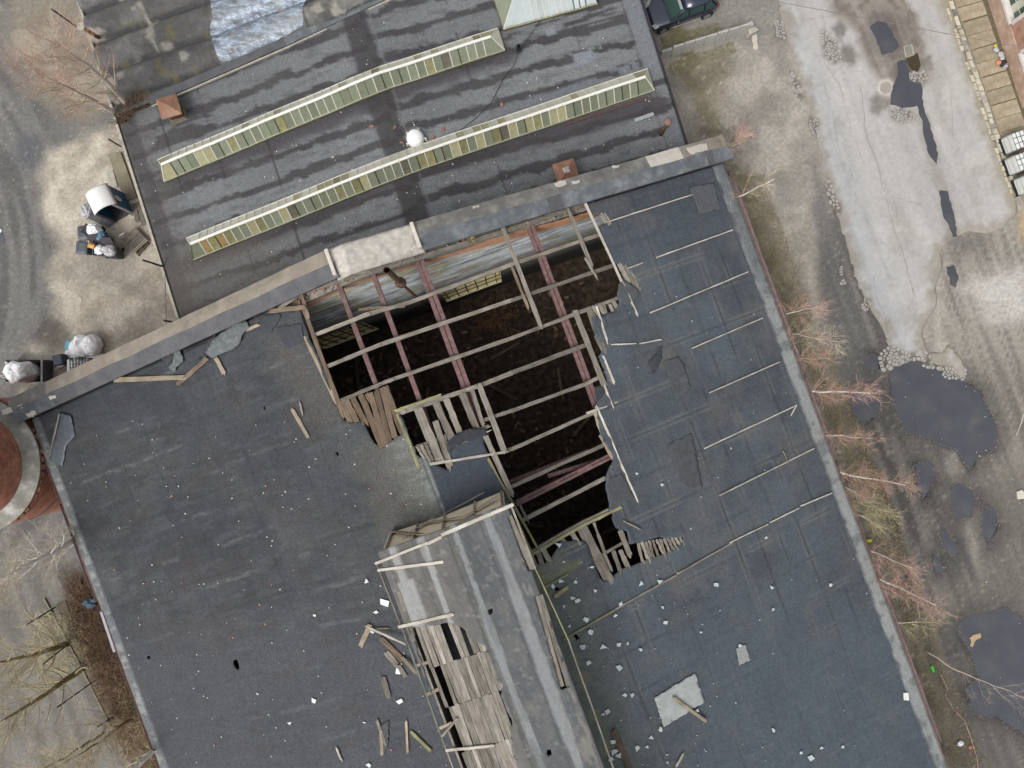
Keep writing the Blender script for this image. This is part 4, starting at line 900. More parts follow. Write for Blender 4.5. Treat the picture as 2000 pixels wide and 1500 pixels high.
for pts, dz, m, amp in [([z6(*p) for p in [(640,930),(760,760),(1000,580),(1140,540),(1180,620),(1100,720),(1050,840),(1000,880),(860,935),(740,1000)]], .12, FELT_G, .16),
        ([z6(*p) for p in [(380,930),(640,800),(780,700),(740,800),(640,930),(560,1010),(400,1090)]], .07, FELT_D, .1), ([z6(*p) for p in [(110,1000),(230,910),(270,950),(240,1050),(180,1100)]], .14, FELT_D, .2),
        ([z6(*p) for p in [(250,900),(330,890),(380,980),(380,1040),(290,1110),(270,1170),(190,1110),(250,1040)]], .10, FELT_G, .2), ([z6(*p) for p in [(1280,600),(1340,480),(1540,450),(1560,500),(1500,600),(1420,700)]], .06, FELT_D, .05),
        ([c7(*p) for p in [(830,720),(885,690),(990,770),(985,830),(900,880),(840,860)]], .03, FELT_M, .06), ([c3(*p) for p in [(0+640,20),(745,15),(700,95),(660,150),(655,110)]], .02, FELT_D, .04),
        ([c7(*p) for p in [(1060,1330),(1110,1280),(1160,1200),(1170,1300),(1110,1420),(1060,1420)]], .05, FELT_D, .25), ([c2(*p) for p in [(1490,470),(1560,395),(1660,352),(1790,345),(1800,400),(1700,430),(1560,480),(1500,560)]], .10, FELT_D, .10)]:
    flap(pts, dz, len(pts)*7+int(pts[0][0]), m, amp)
for pts, m in [([(1346,366),(1395,358),(1407,408),(1366,418)], FELT_M), ([(1296,706),(1325,697),(1338,715),(1345,762),(1322,782),(1310,750)], FELT_M), ([(1318,742),(1340,728),(1348,760),(1325,775)], FELT_M), ([(1306,868),(1350,845),(1358,880),(1372,952),(1345,955),(1325,945)], FELT_M),         ([(540,640),(590,632),(596,668),(560,682)], FELT_D), ([(1188,935),(1215,925),(1240,972),(1200,985)], FELT_M)]:
    flap(pts, .035, int(pts[0][0]), m, .03, None, 'felt_patch')
flap([(1277,1362),(1357,1314),(1376,1370),(1297,1419)], .045, 5, mat('pale_cement_sheet', A(164, 170, 168), .08, 3, .85, .3, .006, col2=A(182, 187, 184)), .0, None, 'pale_sheet')
flap([(1437,1266),(1455,1258),(1465,1288),(1443,1299)], .04, 6, mat('speckled_grey_sheet', A(150, 152, 152), .35, 26, .9, .4, .006), .0, None, 'pale_sheet')
flap([(107,836),(118,806),(140,812),(147,850),(130,872),(124,912),(98,898)], .05, 8, mat('metal_flashing', A(84, 92, 98), .2, 5, .5, .3, .01), .12, None, 'loose_flashing')
tag(plank('fallen_strip', mpx(116, 808, .2), mpx(96, 892, .12), .07, .03, WOOD_GREY), 'thin grey strip lying over loose flashing at the left corner', 'batten')

# eave edges and rusty gutters
for side, v, segs in ((1, EAVE_R+.10, [(-6.2, 4.4), (4.6, 9.0), (9.1, 14.2), (14.5, 24.0), (24.2, 34)]), (-1, EAVE_L-.10, [(-5.6, -2.4), (-2.2, 3.0), (3.2, 5.6), (5.7, 14), (14.2, 34)])):
    for k, (a, b) in enumerate(segs):
        m_ = MB(); n = 10; dv = rnd.uniform(-.04, .06)*side; dz = rnd.uniform(-.05, .04)
        for i in range(n+1):
            u = a+(b-a)*i/n
            for j in range(7):
                an = math.pi+math.pi*j/6; m_.v.append(uv(u, v+dv+math.cos(an)*.085, Z_EAVE-.06+dz+math.sin(an)*.085+.02*math.sin(u*1.3)))
        for i in range(n):
            for j in range(6): m_.f.append((i*7+j, (i+1)*7+j, (i+1)*7+j+1, i*7+j+1))
        o = m_.build('gutter', mat('purple_brown_gutter', A(112, 92, 92), .25, 6, .7, .3, .01, objvar=.2), hall, True); s = o.modifiers.new('t', 'SOLIDIFY'); s.thickness = .012
m_ = MB(); m_.bar(uv(3.5, EAVE_L-.06, Z_EAVE+.02), uv(5.6, EAVE_L-.14, Z_EAVE+.0), .13, .05); m_.build('loose_flashing', mat('lilac_grey_metal', A(150, 142, 150), .12, 5, .5, .1), hall)
m_ = MB(); m_.bar(uv(-5.9, EAVE_R+.02, Z_EAVE-.1), uv(34, EAVE_R+.02, Z_EAVE-.1), .05, .2); m_.build('fascia', WOOD_BROWN, hall)
m_ = MB(); m_.bar(uv(-5.9, EAVE_L-.02, Z_EAVE-.1), uv(34, EAVE_L-.02, Z_EAVE-.1), .05, .2); m_.build('fascia', WOOD_BROWN, hall)

# ------------------------------------------------------------------ ridge lantern
LV0, LV1, LU0, LZE, LZR, LVC = -7.22, -1.82, 4.45, 13.15, 13.48, -4.5
def lz(v): return LZR-(LZR-LZE)*np.abs((np.asarray(v)-LVC)/(LV1-LVC))**1.0
def lpx(x, y, dz=0.0):
    z = 13.4
    for _ in range(12):
        p = px(x, y, z); z = float(lz(min(max(w2uv(p)[1], LV0-.3), LV1+.3)))+dz
    return px(x, y, z)
def lpuv(x, y): return w2uv(lpx(x, y))
BARE_PX = [(806,1226),(840,1222),(880,1216),(905,1226),(920,1248),(948,1262),(962,1300),(972,1332),(985,1336),(978,1360),(1000,1405),(1000,1460),(1012,1520),(885,1520),(868,1450),(842,1360),(818,1280)]
BARE = rough([lpuv(*p) for p in BARE_PX], .05, .18, 4)
SIDE = [[lpuv(*p) for p in q] for q in ([(992,1008),(1003,1004),(1046,1112),(1030,1116)], [(1044,1165),(1056,1160),(1113,1340),(1096,1348)])]
LHOLES = [[lpuv(*p) for p in q] for q in ([(953,1191),(962,1188),(963,1196),(955,1202)], [(1067,1465),(1076,1463),(1078,1473),(1070,1477)])]
def lan_keep(u, v):
    k = ~pip(u, v, BARE)
    for q in SIDE+LHOLES: k &= ~pip(u, v, q)
    return k
def lan_place(U, V):
    z = lz(V)+.02*(fbm(U*1.2, V*2, 141, 3)-.5)
    return U*UX-V*UY, U*UY+V*UX, z
def lan_col(U, V):
    n = fbm(U*1.5, V*1.5, 142, 4); n2 = fbm(U*1.1, V*6, 143, 4); n3 = fbm(U*4, V*4, 144, 3)
    C = np.tile(nA(102, 100, 97), (len(U), 1)); C = tint_mix(C, sstep(-5, -3.6, V), A(92, 95, 97)); C = tint_mix(C, sstep(.55, .72, n)*.4, A(116, 114, 110)); C = tint_mix(C, sstep(.45, .25, n)*.4, A(84, 83, 82))  # right half painted cooler and darker for how light falls on it
    for v0, w, s_ in ((-6.62, .13, 1), (-5.45, .08, 1), (-4.1, .10, 0), (-2.72, .13, 0)):
        d = np.abs(V-v0+.10*(fbm(U*.5, V*0+v0, 145, 3)-.5)); ww = w*(.5+1.5*vn(U*.45, np.full_like(U, v0), 146))
        ww = np.where((v0 < -6) & (U > 5.8) & (U < 7.6), ww*2.3, ww)
        C = tint_mix(C, sstep(1.15, .8, (d+.09*(n3-.5))/ww), A(150, 151, 149) if s_ else A(136, 139, 140))
        C = tint_mix(C, sstep(.035, .012, np.abs(V-v0+.32))*.5, A(72, 72, 73))
    C = tint_mix(C, sstep(.72, .76, n3)*.5, A(138, 137, 134)); C = tint_mix(C, sstep(.55, .75, fbm(U*.7, V*3.2, 148, 4))*.35, A(76, 76, 77)); C = tint_mix(C, sstep(.62, .7, fbm(U*3.5, V*14, 149, 3))*.3, A(132, 130, 126)); C = tint_mix(C, sstep(.62, .7, fbm(U*.9, V*5, 147, 4))*sstep(-2.9, -2.3, V)*.7, A(132, 128, 120))
    return C
lroof = mono_sheet('lantern_roof', np.arange(LU0-.12, 34, .07), np.linspace(LV0, LV1, 80), lan_place, mat_attr('grey_lantern_felt', .85, 6, .12, 40, .18, .4, .012), lan_keep, lan_col, [(BARE, .05)]+[(q, .05) for q in SIDE+LHOLES], hall, .035, origin=uv(14, LVC, 13))
lroof['label'] = 'grey patched felt roof of the long ridge lantern'
# lantern walls: tan boarded end towards the hole, dark sides
lwall = None
for v, s_ in ((LV0+.15, 0), (LV1-.15, 1)):
    m_ = MB(); n = 1
    for i in range(n):
        u0, u1 = LU0+.1+(33.5-LU0)*i/n, LU0+.1+(33.5-LU0)*(i+1)/n
        m_.prism([tuple(uv(a, b)[:2]) for a, b in ((u0, v-.04), (u1-.04, v-.04), (u1-.04, v+.04), (u0, v+.04))], mz(0, v)-.1, float(lz(v))-.06)
    lwall = m_.build('lantern_wall', WOOD_GREY, hall)
TAN = mat('tan_plywood', (.60, .51, .37), .22, 2.0, .85, .3, .01, stretch=(1, 1, 4), col2=(.72, .63, .48))
m_ = MB(); nseg = 14; lo = []; hi = []
for i in range(nseg+1):
    v = LV0+.12+(LV1-LV0-.24)*i/nseg; lo.append(uv(LU0-.3, v, mz(0, v)+.02)); hi.append(uv(LU0, v, float(lz(v))-.05))
back = [p+uv(.06, 0, 0) for p in lo+hi]
m_.add(lo+hi, [(i, nseg+1+i, nseg+2+i, i+1) for i in range(nseg)]); m_.add(back, [(i+1, nseg+2+i, nseg+1+i, i) for i in range(nseg)])
m_.build('end_wall', TAN, lwall)
for v in (LV0+.3, LV0+1.5, -4.5, -3.2, LV1-.2):
    m_ = MB(); m_.bar(uv(LU0-.34, v, mz(0, v)), uv(LU0-.05, v, float(lz(v))-.05), .1, .08, (1, 0, 0)); m_.build('end_post', WOOD_TAN, lwall)
for (v0, f0, v1, f1) in ((-6.9, .1, -5.4, .9), (-5.5, .2, -3.6, .8), (-3.5, .75, -2.3, .45), (-6.2, .6, -5.0, .15)):
    a = uv(LU0-.09-.3*(1-f0), v0, mz(0, v0)+f0*(float(lz(v0))-mz(0, v0))); b = uv(LU0-.13-.3*(1-f1), v1, mz(0, v1)+f1*(float(lz(v1))-mz(0, v1)))
    plank('broken_board', a, b, .22, .03, WOOD_TAN, lwall, up=(UX, UY, .2), jag=(.1, .25))
# pale battens and the boards laid bare on its left half
def lplank(name, a, b, w, m, dz=.05, t=.05, jag=(.03, .05), parent=None, dz2=None):
    return plank(name, lpx(*a, dz), lpx(*b, dz if dz2 is None else dz2), w, t, m, parent or lroof, jag=jag, jit=.008, seg=5)
for a, b, w in [((738,1114),(865,1098),.11), ((778,1225),(885,1200),.12), ((870,1466),(964,1457),.11), ((733,1101),(836,1060),.10), ((862,1045),(1001,986),.14), ((836,1062),(862,1049),.12)]: lplank('pale_batten', a, b, w, WOOD_PALE)
WOOD_PALE2 = mat_wood('silvered_timber', A(158, 152, 142))
us_b = [7.05, 9.35, 11.0, 12.9, 15.4, 18.2]
for j in range(25):
    v = LV0+.42+j*.14
    for i in range(len(us_b)-1):
        u0, u1 = us_b[i]+rnd.uniform(-.03, .03), us_b[i+1]-.015
        c = ((u0+u1)/2)
        inside = pip(np.array([u0+.2, c, u1-.2]), np.array([v]*3), BARE)
        if not inside.any(): continue
        if i == 0 and j in (7, 8, 12): continue
        if (i == 1 and j in (1, 2)) or (i > 1 and rnd.random() < .04): continue
        skew = rnd.uniform(-.03, .03) if not (i == 0 and j in (9, 10)) else .06
        z0 = float(lz(v))-.03+rnd.uniform(-.006, .006)
        plank('lantern_board', uv(u0, v, z0), uv(u1, v+skew, z0), .134, .028, WOOD_GREY if rnd.random() < .8 else WOOD_PALE2, lroof, jag=(.0, .04), jit=.006, seg=4)
for q in ([((995,1008),(1040,1112),.2), ((1003,1030),(1040,1108),.14)], [((1048,1165),(1098,1340),.17), ((1056,1163),(1110,1340),.17)]):
    for a, b, w in q: lplank('lantern_board', a, b, w, WOOD_GREY, -.03, .03)
lplank('fascia', (790, 1240), (868, 1455), .07, mat_wood('green_grey_timber', A(112, 118, 110)), -.02, .09); lplank('fascia', (735, 1102), (790, 1240), .06, WOOD_GREY, -.02, .09)
lplank('fascia', (868, 1455), (900, 1540), .06, WOOD_GREY, -.02, .09); lplank('fascia', (1000, 992), (1045, 1110), .08, WOOD_GREY, .0, .09); lplank('fascia', (1045, 1110), (1110, 1250), .05, WOOD_MOSS, .0, .09); lplank('fascia', (1110, 1250), (1205, 1520), .06, WOOD_GREY, .0, .09)
for a, b in [((813,1300),(836,1294)), ((832,1357),(858,1346)), ((858,1423),(882,1413))]: lplank('bracket', a, b, .12, WOOD_TAN, -.03, .08, (.05, .08))
lplank('broken_board', (864, 1438), (892, 1404), .1, WOOD_GREY, .04, .03, (.05, .1))
lplank('lantern_board', (790, 1195), (808, 1252), .16, WOOD_GREY, .03, .03); lplank('lantern_board', (778, 1155), (800, 1225), .10, WOOD_GREY, .02, .03)

# ------------------------------------------------------------------ things lying on the hall roof
def lie(name, a, b, w, m, label, cat='plank', group=None, t=.045, jag=(.12, .15), dz=.11, dz2=None):
    return tag(plank(name, mpx(*a, dz), mpx(*b, dz if dz2 is None else dz2), w, t, m, None, jag=jag, jit=.012, seg=5), label, cat, group)
lie('loose_plank', (571, 800), (602, 855), .16, WOOD_TAN, 'brown splintered plank lying on the left slope beside the hole')
lie('loose_plank', (586, 788), (590, 806), .09, WOOD_GREY, 'short grey stick lying by the brown plank left of the hole')
lie('loose_plank', (421, 699), (438, 730), .18, WOOD_TAN, 'short pale board lying below the curled grey felt')
lie('loose_plank', (222, 742), (362, 737), .22, WOOD_TAN, 'long tan beam lying below the left coping')
lie('loose_plank', (348, 750), (404, 700), .20, WOOD_BROWN, 'brown plank jutting from the torn felt by the left coping')
lie('loose_plank', (526, 608), (592, 600), .2, WOOD_BROWN, 'weathered beam at the upper left corner of the hole')
lie('loose_plank', (545, 602), (590, 572), .14, WOOD_GREY, 'grey slanting board under the coping at the hole corner')
lie('loose_plank', (480, 645), (504, 635), .13, WOOD_TAN, 'splintered board end sticking out of curled grey felt')
lie('loose_plank', (704, 1262), (722, 1222), .22, WOOD_TAN, 'thick short board left of the lantern by a white strip')
lie('loose_plank', (716, 1224), (790, 1258), .09, WOOD_PALE, 'thin white strip leaning towards the lantern edge', dz2=.5)
lie('loose_plank', (735, 1228), (756, 1227), .06, WOOD_MOSS, 'small yellowish lath beside the thin white strip')
lie('loose_plank', (745, 1248), (785, 1288), .22, WOOD_BROWN, 'brown plank in the pile left of the lantern')
lie('loose_plank', (785, 1284), (812, 1314), .14, WOOD_TAN, 'tan plank reaching to the fascia left of the lantern', dz=.15, dz2=.35)
lie('loose_plank', (755, 1275), (775, 1300), .26, WOOD_GREY, 'broad grey board in the pile left of the lantern', dz=.08)
lie('loose_plank', (778, 1300), (792, 1322), .18, WOOD_GREY, 'grey board end at the foot of the plank pile')
lie('loose_plank', (748, 1324), (758, 1359), .24, WOOD_GREY, 'lone grey board lying below the plank pile')
lie('loose_plank', (736, 1408), (752, 1452), .12, WOOD_GREY, 'dark splintered lath crossing a felt scrap at the bottom')
lie('loose_plank', (744, 1430), (746, 1475), .14, WOOD_TAN, 'splintered board lying under the dark lath')
lie('loose_plank', (793, 1410), (796, 1468), .10, WOOD_TAN, 'narrow splintered lath pointing straight down left of lantern')
lie('loose_plank', (803, 1430), (840, 1466), .14, WOOD_MOSS, 'yellowish split board slanting beside the narrow lath')
lie('loose_plank', (657, 1462), (666, 1484), .09, WOOD_PALE, 'short white strip near the bottom of the left slope')
lie('loose_plank', (1316, 1363), (1378, 1409), .14, WOOD_TAN, 'split pale branch-like plank lying across the pale sheet', dz=.13)
lie('loose_plank', (1199, 1428), (1232, 1510), .26, WOOD_BROWN, 'dark beam lying beside the lantern at the bottom')
lie('loose_plank', (1219, 1018), (1248, 1033), .07, WOOD_GREY, 'thin pale stick on the felt right of the hole')
lie('loose_plank', (1322, 1495), (1333, 1475), .10, WOOD_PALE, 'short pale stick near the bottom right of the lantern')
lie('loose_plank', (1085, 1165), (1108, 1148), .16, WOOD_MOSS, 'mossy short board beside the lantern above the glass')
lie('loose_plank', (1540, 740+165), (1530, 902-20), .05, WOOD_GREY, 'tiny stick beside a batten near the right eave')
flap([(735,1440),(746,1415),(760,1405),(758,1450),(750,1478),(736,1468)], .05, 31, FELT_M, .08)
SHARD = mat('pale_glass_shard', A(196, 206, 206), .08, 4, .15, 0, objvar=.12, spec=.6)
def shard(x, y, s, seed, grp, lab):
    r = random.Random(seed); n = r.choice((3, 4, 4, 5)); a0 = r.uniform(0, 6.28); P = []
    for i in range(n):
        a = a0+2*math.pi*i/n+r.uniform(-.45, .45); q = s*r.uniform(.55, 1.15); c = mpx(x, y, .06); P.append((c.x+math.cos(a)*q, c.y+math.sin(a)*q*.8))
    c = mpx(x, y, .06); pts = []
    for p in P:
        u, v = w2uv(p); pts.append((p[0], p[1], mz(u, v)+.06+r.uniform(0, .02)))
    m_ = MB(); m_.prism(pts, 0, .008); tag(m_.build('glass_shard', SHARD), lab, 'shard', grp)
def c7b(x, y): return (1000+x/4, 1125+y/4)
def c8b(x, y): return (1500+x/4, 1125+y/4)
def c6b(x, y): return (500+x/4, 1125+y/4)
RS = [c7b(*p) for p in [(1010,60),(1155,40),(1590,68),(645,120),(510,195),(475,170),(408,240),(848,215),(580,340),(450,390),(610,440),(810,308),(838,540),(905,525),(1005,573),(715,550),(552,555),(597,675),(838,720),(880,930),(940,930),(745,1060),(715,1080),(1165,1195),(1090,1255),(975,1345),(790,1295),(800,1370),(830,1400),(775,1430),(1200,365),(1475,440),(1178,243),(1780,540),(1055,1335),(1215,1455),(320,80),(385,40),(500,50),(1450,1050)]] + [c3(*p) for p in [(370,1260),(980,700),(1170,790),(405,1390),(625,1430),(1985,1200),(1395,1130),(1710,502)]]
RZ = [16,14,12,9,13,10,12,10,14,14,14,8,11,7,9,17,14,14,17,10,12,14,12,12,13,14,12,20,14,11,10,6,7,9,7,6,12,10,10,9,18,9,8,7,9,9,6,5]
def shard_label(x, y, s_):
    d = lambda pts: float(pdist(np.array([x]), np.array([y]), pts, False)[0]); big = 'large' if s_ >= 14 else ('middling' if s_ >= 10 else 'tiny')
    if d([(1325, 1365), (1326, 1366)]) < 95: w = 'near the big pale sheet'
    elif d([(1100, 1250), (1430, 1060)]) < 24: w = 'along the long mossy batten'
    elif y < 1130 and x < 1160: w = 'just below the roof hole by the lantern'
    elif y < 1080: w = 'on the felt right of the roof hole'
    elif y > 1430: w = 'by the dark beam at the bottom'
    elif d([(1045, 1095), (1110, 1250), (1200, 1500)]) < 55: w = 'close against the right side of the lantern'
    elif x > 1330: w = 'far out on the right slope'
    else: w = 'on the silty felt right of the lantern'
    return '%s pale glass shard lying %s' % (big, w)
for i, (p, s_) in enumerate(zip(RS, RZ)): shard(p[0], p[1], (s_/4*.66/22*.9+.03)*1.35, 200+i, 'glass shards right of the lantern', shard_label(p[0], p[1], s_))
for i, p in enumerate([c8b(38,262), c8b(42,1203), c8b(258,1380), c8b(418,1340), c8b(332,1428), c8b(585,1333), c8b(490,70), c8b(30,90)]): shard(p[0], p[1], .13 if i != 4 else .2, 300+i, 'shards on the lower right slope', 'small white shard on the bare lower right roof slope')
LSL = ['pale shard left of the lantern, topmost on that side', 'large bluish shard touching the left edge of the lantern', 'slim shard just below the large bluish one at the lantern', 'tiny shard alone high on the left slope', 'pale shard in the middle of the lower left slope', 'squarish shard below the lone grey board', 'pale shard beside orange crumbs on the lower left slope', 'pale shard at the bottom edge left of the lantern', 'shard far left of the plank pile on the left slope', 'tiny shard above the splintered laths at the bottom', 'greenish shard lying in the foot of the plank pile', 'small shard beside the thick short board']
for i, p in enumerate([c6b(*q) for q in [(865,38),(1008,205),(935,280),(455,305),(455,975),(1125,978),(260,1150),(885,1480),(10,920),(848,1145),(1115,740),(905,440)]]): shard(p[0], p[1], (.2, .26, .16, .1, .2, .18, .16, .18, .13, .08, .22, .12)[i], 330+i, 'glass shards left of the lantern', LSL[i])
q = mpx(1769, 1360, .05); m_ = MB(); P = [mpx(*p, .05) for p in [(1764,1353),(1774,1353),(1775,1368),(1765,1367)]]; m_.prism([tuple(p) for p in P], 0, .02); tag(m_.build('white_square_sheet', WHITEP), 'small white square sheet beside the right eave', 'sheet')
# crumbs of mortar and brick: too small to pick apart
for nm, n, bx, mt, lab, sz in (('mortar_crumbs', 140, (120, 1000, 820, 1500), mat('white_crumb', (.5, .48, .45), .15, 5, .9, 0), 'white mortar crumbs scattered over the left roof slope', (.018, .05)), ('brick_crumbs', 20, (120, 900, 900, 1500), mat('orange_crumb', A(226, 150, 112), .2, 5, .9, 0), 'orange brick crumbs scattered over the left roof slope', (.03, .06)), ('glass_crumbs', 110, (1060, 1700, 560, 1500), SHARD, 'tiny pale crumbs scattered over the right roof slope', (.018, .045))):
    m_ = MB(); k = 0
    while k < n:
        x, y = rnd.uniform(bx[0], bx[1]), rnd.uniform(bx[2], bx[3])
        if nm == 'glass_crumbs' and rnd.random() > .25+.75*max(0, 1-abs(x-1150-(y-1250)*.3)/320)*(1 if y > 1050 else .3): continue
        p = mpx(x, y, .05); u, v = w2uv(p)
        if not (EAVE_L+.4 < v < EAVE_R-.3) or (LV0-.8 < v < LV1+.1 and u > LU0-.6) or (nm != 'glass_crumbs') != (v < VR): k += 0 if rnd.random() > .01 else 1; continue
        if not roof_keep(np.array([u]), np.array([v]))[0]: continue
        s = rnd.uniform(*sz); m_.box(p, (s*1.4, s, s*.6), Matrix.Rotation(rnd.uniform(0, 3), 3, 'Z'), .8, s*.15); k += 1
    tag(m_.build(nm, mt), lab, 'debris', kind='stuff')

# ------------------------------------------------------------------ the lower north building with skylights
NB_U0, NB_U1 = -31.0, -7.8
north = empty('north_building', nuv(-16, -1.8, 0), 'low wide building with a striped grey felt roof and two long skylights', 'building')
FW = [w2n(px(*p, 4.7)) for p in ((290, 196), (560, 88), (770, -4))]       # fire wall between the two roofs
fw_u0 = FW[0][0]
def n_px(U, V):
    X, Y = U*NX-V*NY, U*NY+V*NX; z = NZ_R-np.where(V < NVR, NS_L*(NVR-V), NS_R*(V-NVR)); D = H-z; return 1000+X*F/D, 750-Y*F/D
def nzA(U, V): return NZ_R-np.where(V < NVR, NS_L*(NVR-V), NS_R*(V-NVR))
def nplace(U, V):
    z = nzA(U, V)+.03*(fbm(U*.6, V*.3, 151, 3)-.5)+.012*(fbm(U*3, V*.8, 152, 3)-.5)
    return U*NX-V*NY, U*NY+V*NX, z
def ncol(U, V):
    x, y = n_px(U, V); n = fbm(U*.6, V*.6, 153, 4); j = .30*(fbm(U*1.2, V*1.1, 154, 4)-.5); j2 = fbm(U*4.5, V*1.1, 155, 4); side = V > NVR
    C = np.tile(nA(70, 69, 71), (len(U), 1)); C = tint_mix(C, sstep(.5, .7, n)*.5, A(80, 79, 80)); C = tint_mix(C, sstep(.45, .3, n)*.5, A(60, 58, 60))
    # pale dry areas of each roll with ragged wet borders
    ph = ((U+np.where(side, .35, 0)+j*1.6) % 1.22)/1.22; row = np.floor((U+np.where(side, .35, 0)+j*1.6)/1.22)
    ext = vn(row*3.7, V*.16+row*11, 156); ed = vn(row*2.1+5, V*.5, 157)
    j3 = fbm(U*7, V*2.2, 168, 3); pale = sstep(.11, .15, ph+.16*(j2-.5)+.10*(j3-.5))*sstep(.92-.16*ed, .87-.16*ed, ph+.26*(j2-.5)+.16*(j3-.5))*sstep(.05, .08, ext+.22*(fbm(U*8, V*.7, 169, 3)-.5)+.05*(j3-.5))
    tone = np.where(side, 1.0, .92)*(.85+.3*vn(row*5.1, V*.25, 158))
    C = C*(1-pale[:, None]*.95)+(nA(118, 120, 122)[None, :]*tone[:, None])*(pale[:, None]*.95)
    C = tint_mix(C, pale*sstep(.55, .75, j2)*.5, A(84, 84, 86))
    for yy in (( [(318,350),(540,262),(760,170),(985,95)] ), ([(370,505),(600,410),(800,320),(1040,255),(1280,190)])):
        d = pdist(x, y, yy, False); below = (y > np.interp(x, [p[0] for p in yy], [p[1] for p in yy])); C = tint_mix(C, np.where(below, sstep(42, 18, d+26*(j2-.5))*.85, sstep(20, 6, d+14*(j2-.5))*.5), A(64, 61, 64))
    # ridge joint and laps
    C = tint_mix(C, sstep(.75, .5, np.abs(V-NVR+.25)+.2*(j2-.5))*.85, A(58, 56, 58)); C = tint_mix(C, sstep(.05, .02, np.abs(V-NVR-.5))*.6, A(108, 108, 108))
    for v0 in (-13.2, -10.9, -8.2, -4.9, 2.6, 5.4, 8.6): C = tint_mix(C, sstep(.07, .02, np.abs(V-v0))*sstep(.45, .6, vn(U*.8, np.full_like(U, v0), 159))*.7, A(48, 46, 48))
    # left verge lighter and dusty, right verge in pale sheets
    C = tint_mix(C, sstep(2.6, .8, V-N_L+2.0*(n-.5))*.5, A(92, 88, 86)); C = tint_mix(C, sstep(.25, .1, V-N_L), A(100, 98, 92)); C = tint_mix(C, sstep(.5, .3, np.abs(V-N_L-.55)+.2*(j2-.5))*.6, A(60, 58, 62))
    e = N_R-V; C = tint_mix(C, sstep(1.0, .85, e+.12*(j2-.5))*sstep(.42, .5, vn(U*.55, V*.4, 160)+.2), A(116, 119, 124)); C = tint_mix(C, sstep(1.15, 1.0, e)*sstep(.95, 1.05, e)*.7, A(70, 66, 64))
    C = tint_mix(C, sstep(120, 40, pdist(x, y, [(360,560),(480,530)], False)+80*(n-.5))*.55, A(96, 92, 86))
    for q in ([(1118,108),(1156,98),(1165,115),(1126,133)], [(1065,55),(1084,50),(1086,65),(1068,70)]): C = tint_mix(C, sstep(2, -1, pdist(x, y, q)), A(126, 131, 138))
    for q in ([(1012,200),(1040,188),(1045,207),(1018,214)], [(1041,188),(1072,180),(1078,196),(1046,207)], [(1073,180),(1105,170),(1110,186),(1080,196)], [(1106,168),(1130,160),(1136,175),(1112,183)], [(1132,158),(1165,150),(1170,165),(1140,173)], [(1186,130),(1203,126),(1208,138),(1190,144)], [(1205,132),(1228,124),(1234,138),(1210,146)], [(1232,124),(1248,120),(1250,134),(1236,138)]):
        C = tint_mix(C, sstep(2, -2, pdist(x, y, q)+3*(j2-.5)), A(110, 113, 119))
    C = tint_mix(C, sstep(10, 2, pdist(x, y, [(1160,305),(1195,295)], False)+8*(j2-.5))*0, A(100, 100, 100))
    return C
fwl = [(FW[0][0]-.05, N_L-.0), (FW[0][0]-.05, FW[0][1]), FW[1], FW[2], (FW[2][0]-2, 3.2), (NB_U0, 4.0)]
NWPOLY = [(NB_U0-1, N_L-1), (FW[0][0], N_L-1), (FW[0][0], FW[0][1]), FW[1], FW[2], (FW[2][0]-.6, FW[2][1]+2.0), (NB_U0-1, FW[2][1]+3.0)]
nroof = mono_sheet('roof_felt', np.arange(NB_U0, NB_U1+.01, .105), np.linspace(N_L, N_R, 250), nplace, mat_attr('streaked_grey_felt', .85, 5, .12, 16, .26, .6, .025, spec=.25), lambda u, v: ~pip(u, v, NWPOLY), ncol, [(NWPOLY, .07)], north, .05, origin=nuv(-16, -1.8, 4.5))
m_ = MB(); m_.prism([tuple(nuv(u, v)[:2]) for u, v in ((NB_U0, N_L+.1), (NB_U1+.05, N_L+.1), (NB_U1+.05, N_R-.1), (NB_U0, N_R-.1))], 0, NZ_E-.1); o = m_.build('wall', BRICKW, north); add_uv_box(o)
def nbar(name, a, b, w, h, m, par=None):
    m_ = MB(); m_.bar(a, b, w, h); return m_.build(name, m, par or north)
nbar('verge_coping', nuv(NB_U0, N_L-.03, NZ_E+.05), nuv(NB_U1-.05, N_L-.03, NZ_E+.05), .13, .14, mat('pale_verge_mortar', A(176, 170, 156), .25, 5, .95, .5, .02))
nbar('verge_edge', nuv(NB_U0, N_R+.04, NZ_E), nuv(NB_U1-.1, N_R+.04, NZ_E), .09, .16, mat('black_tin_edge', A(46, 46, 50), .2, 6, .5, .1))
# bent stretch of plaster edge on the left verge near the hall
# fire wall coping between the roofs
m_ = MB(); path = [nuv(FW[0][0]+.25, FW[0][1]-.0, 4.55), nuv(FW[0][0], FW[0][1], 4.6), nuv(*FW[1], 5.0), nuv(*FW[2], 5.25), nuv(FW[2][0]-.5, FW[2][1]+2, 5.3)]
firewall = None
for a, b in zip(path[1:-1], path[2:]):
    m_ = MB(); m_.bar(a-Vector((0, 0, .25)), b-Vector((0, 0, .25)), .30, .5); w_ = m_.build('fire_wall', CONC_D, north)
    m_ = MB(); m_.bar(a+Vector((0, 0, .03)), b+Vector((0, 0, .03)), .42, .07); m_.build('coping_felt', FELT_COPING_DARK if a == path[1] else FELT_COPING, w_, bevel=.02)
    d = (b-a).normalized(); s = Vector((d.y, -d.x, 0))
    m_ = MB(); m_.bar(a+s*.25-Vector((0, 0, .1)), b+s*.25-Vector((0, 0, .1)), .07, .12); m_.build('mortar_edge', CONC, w_)
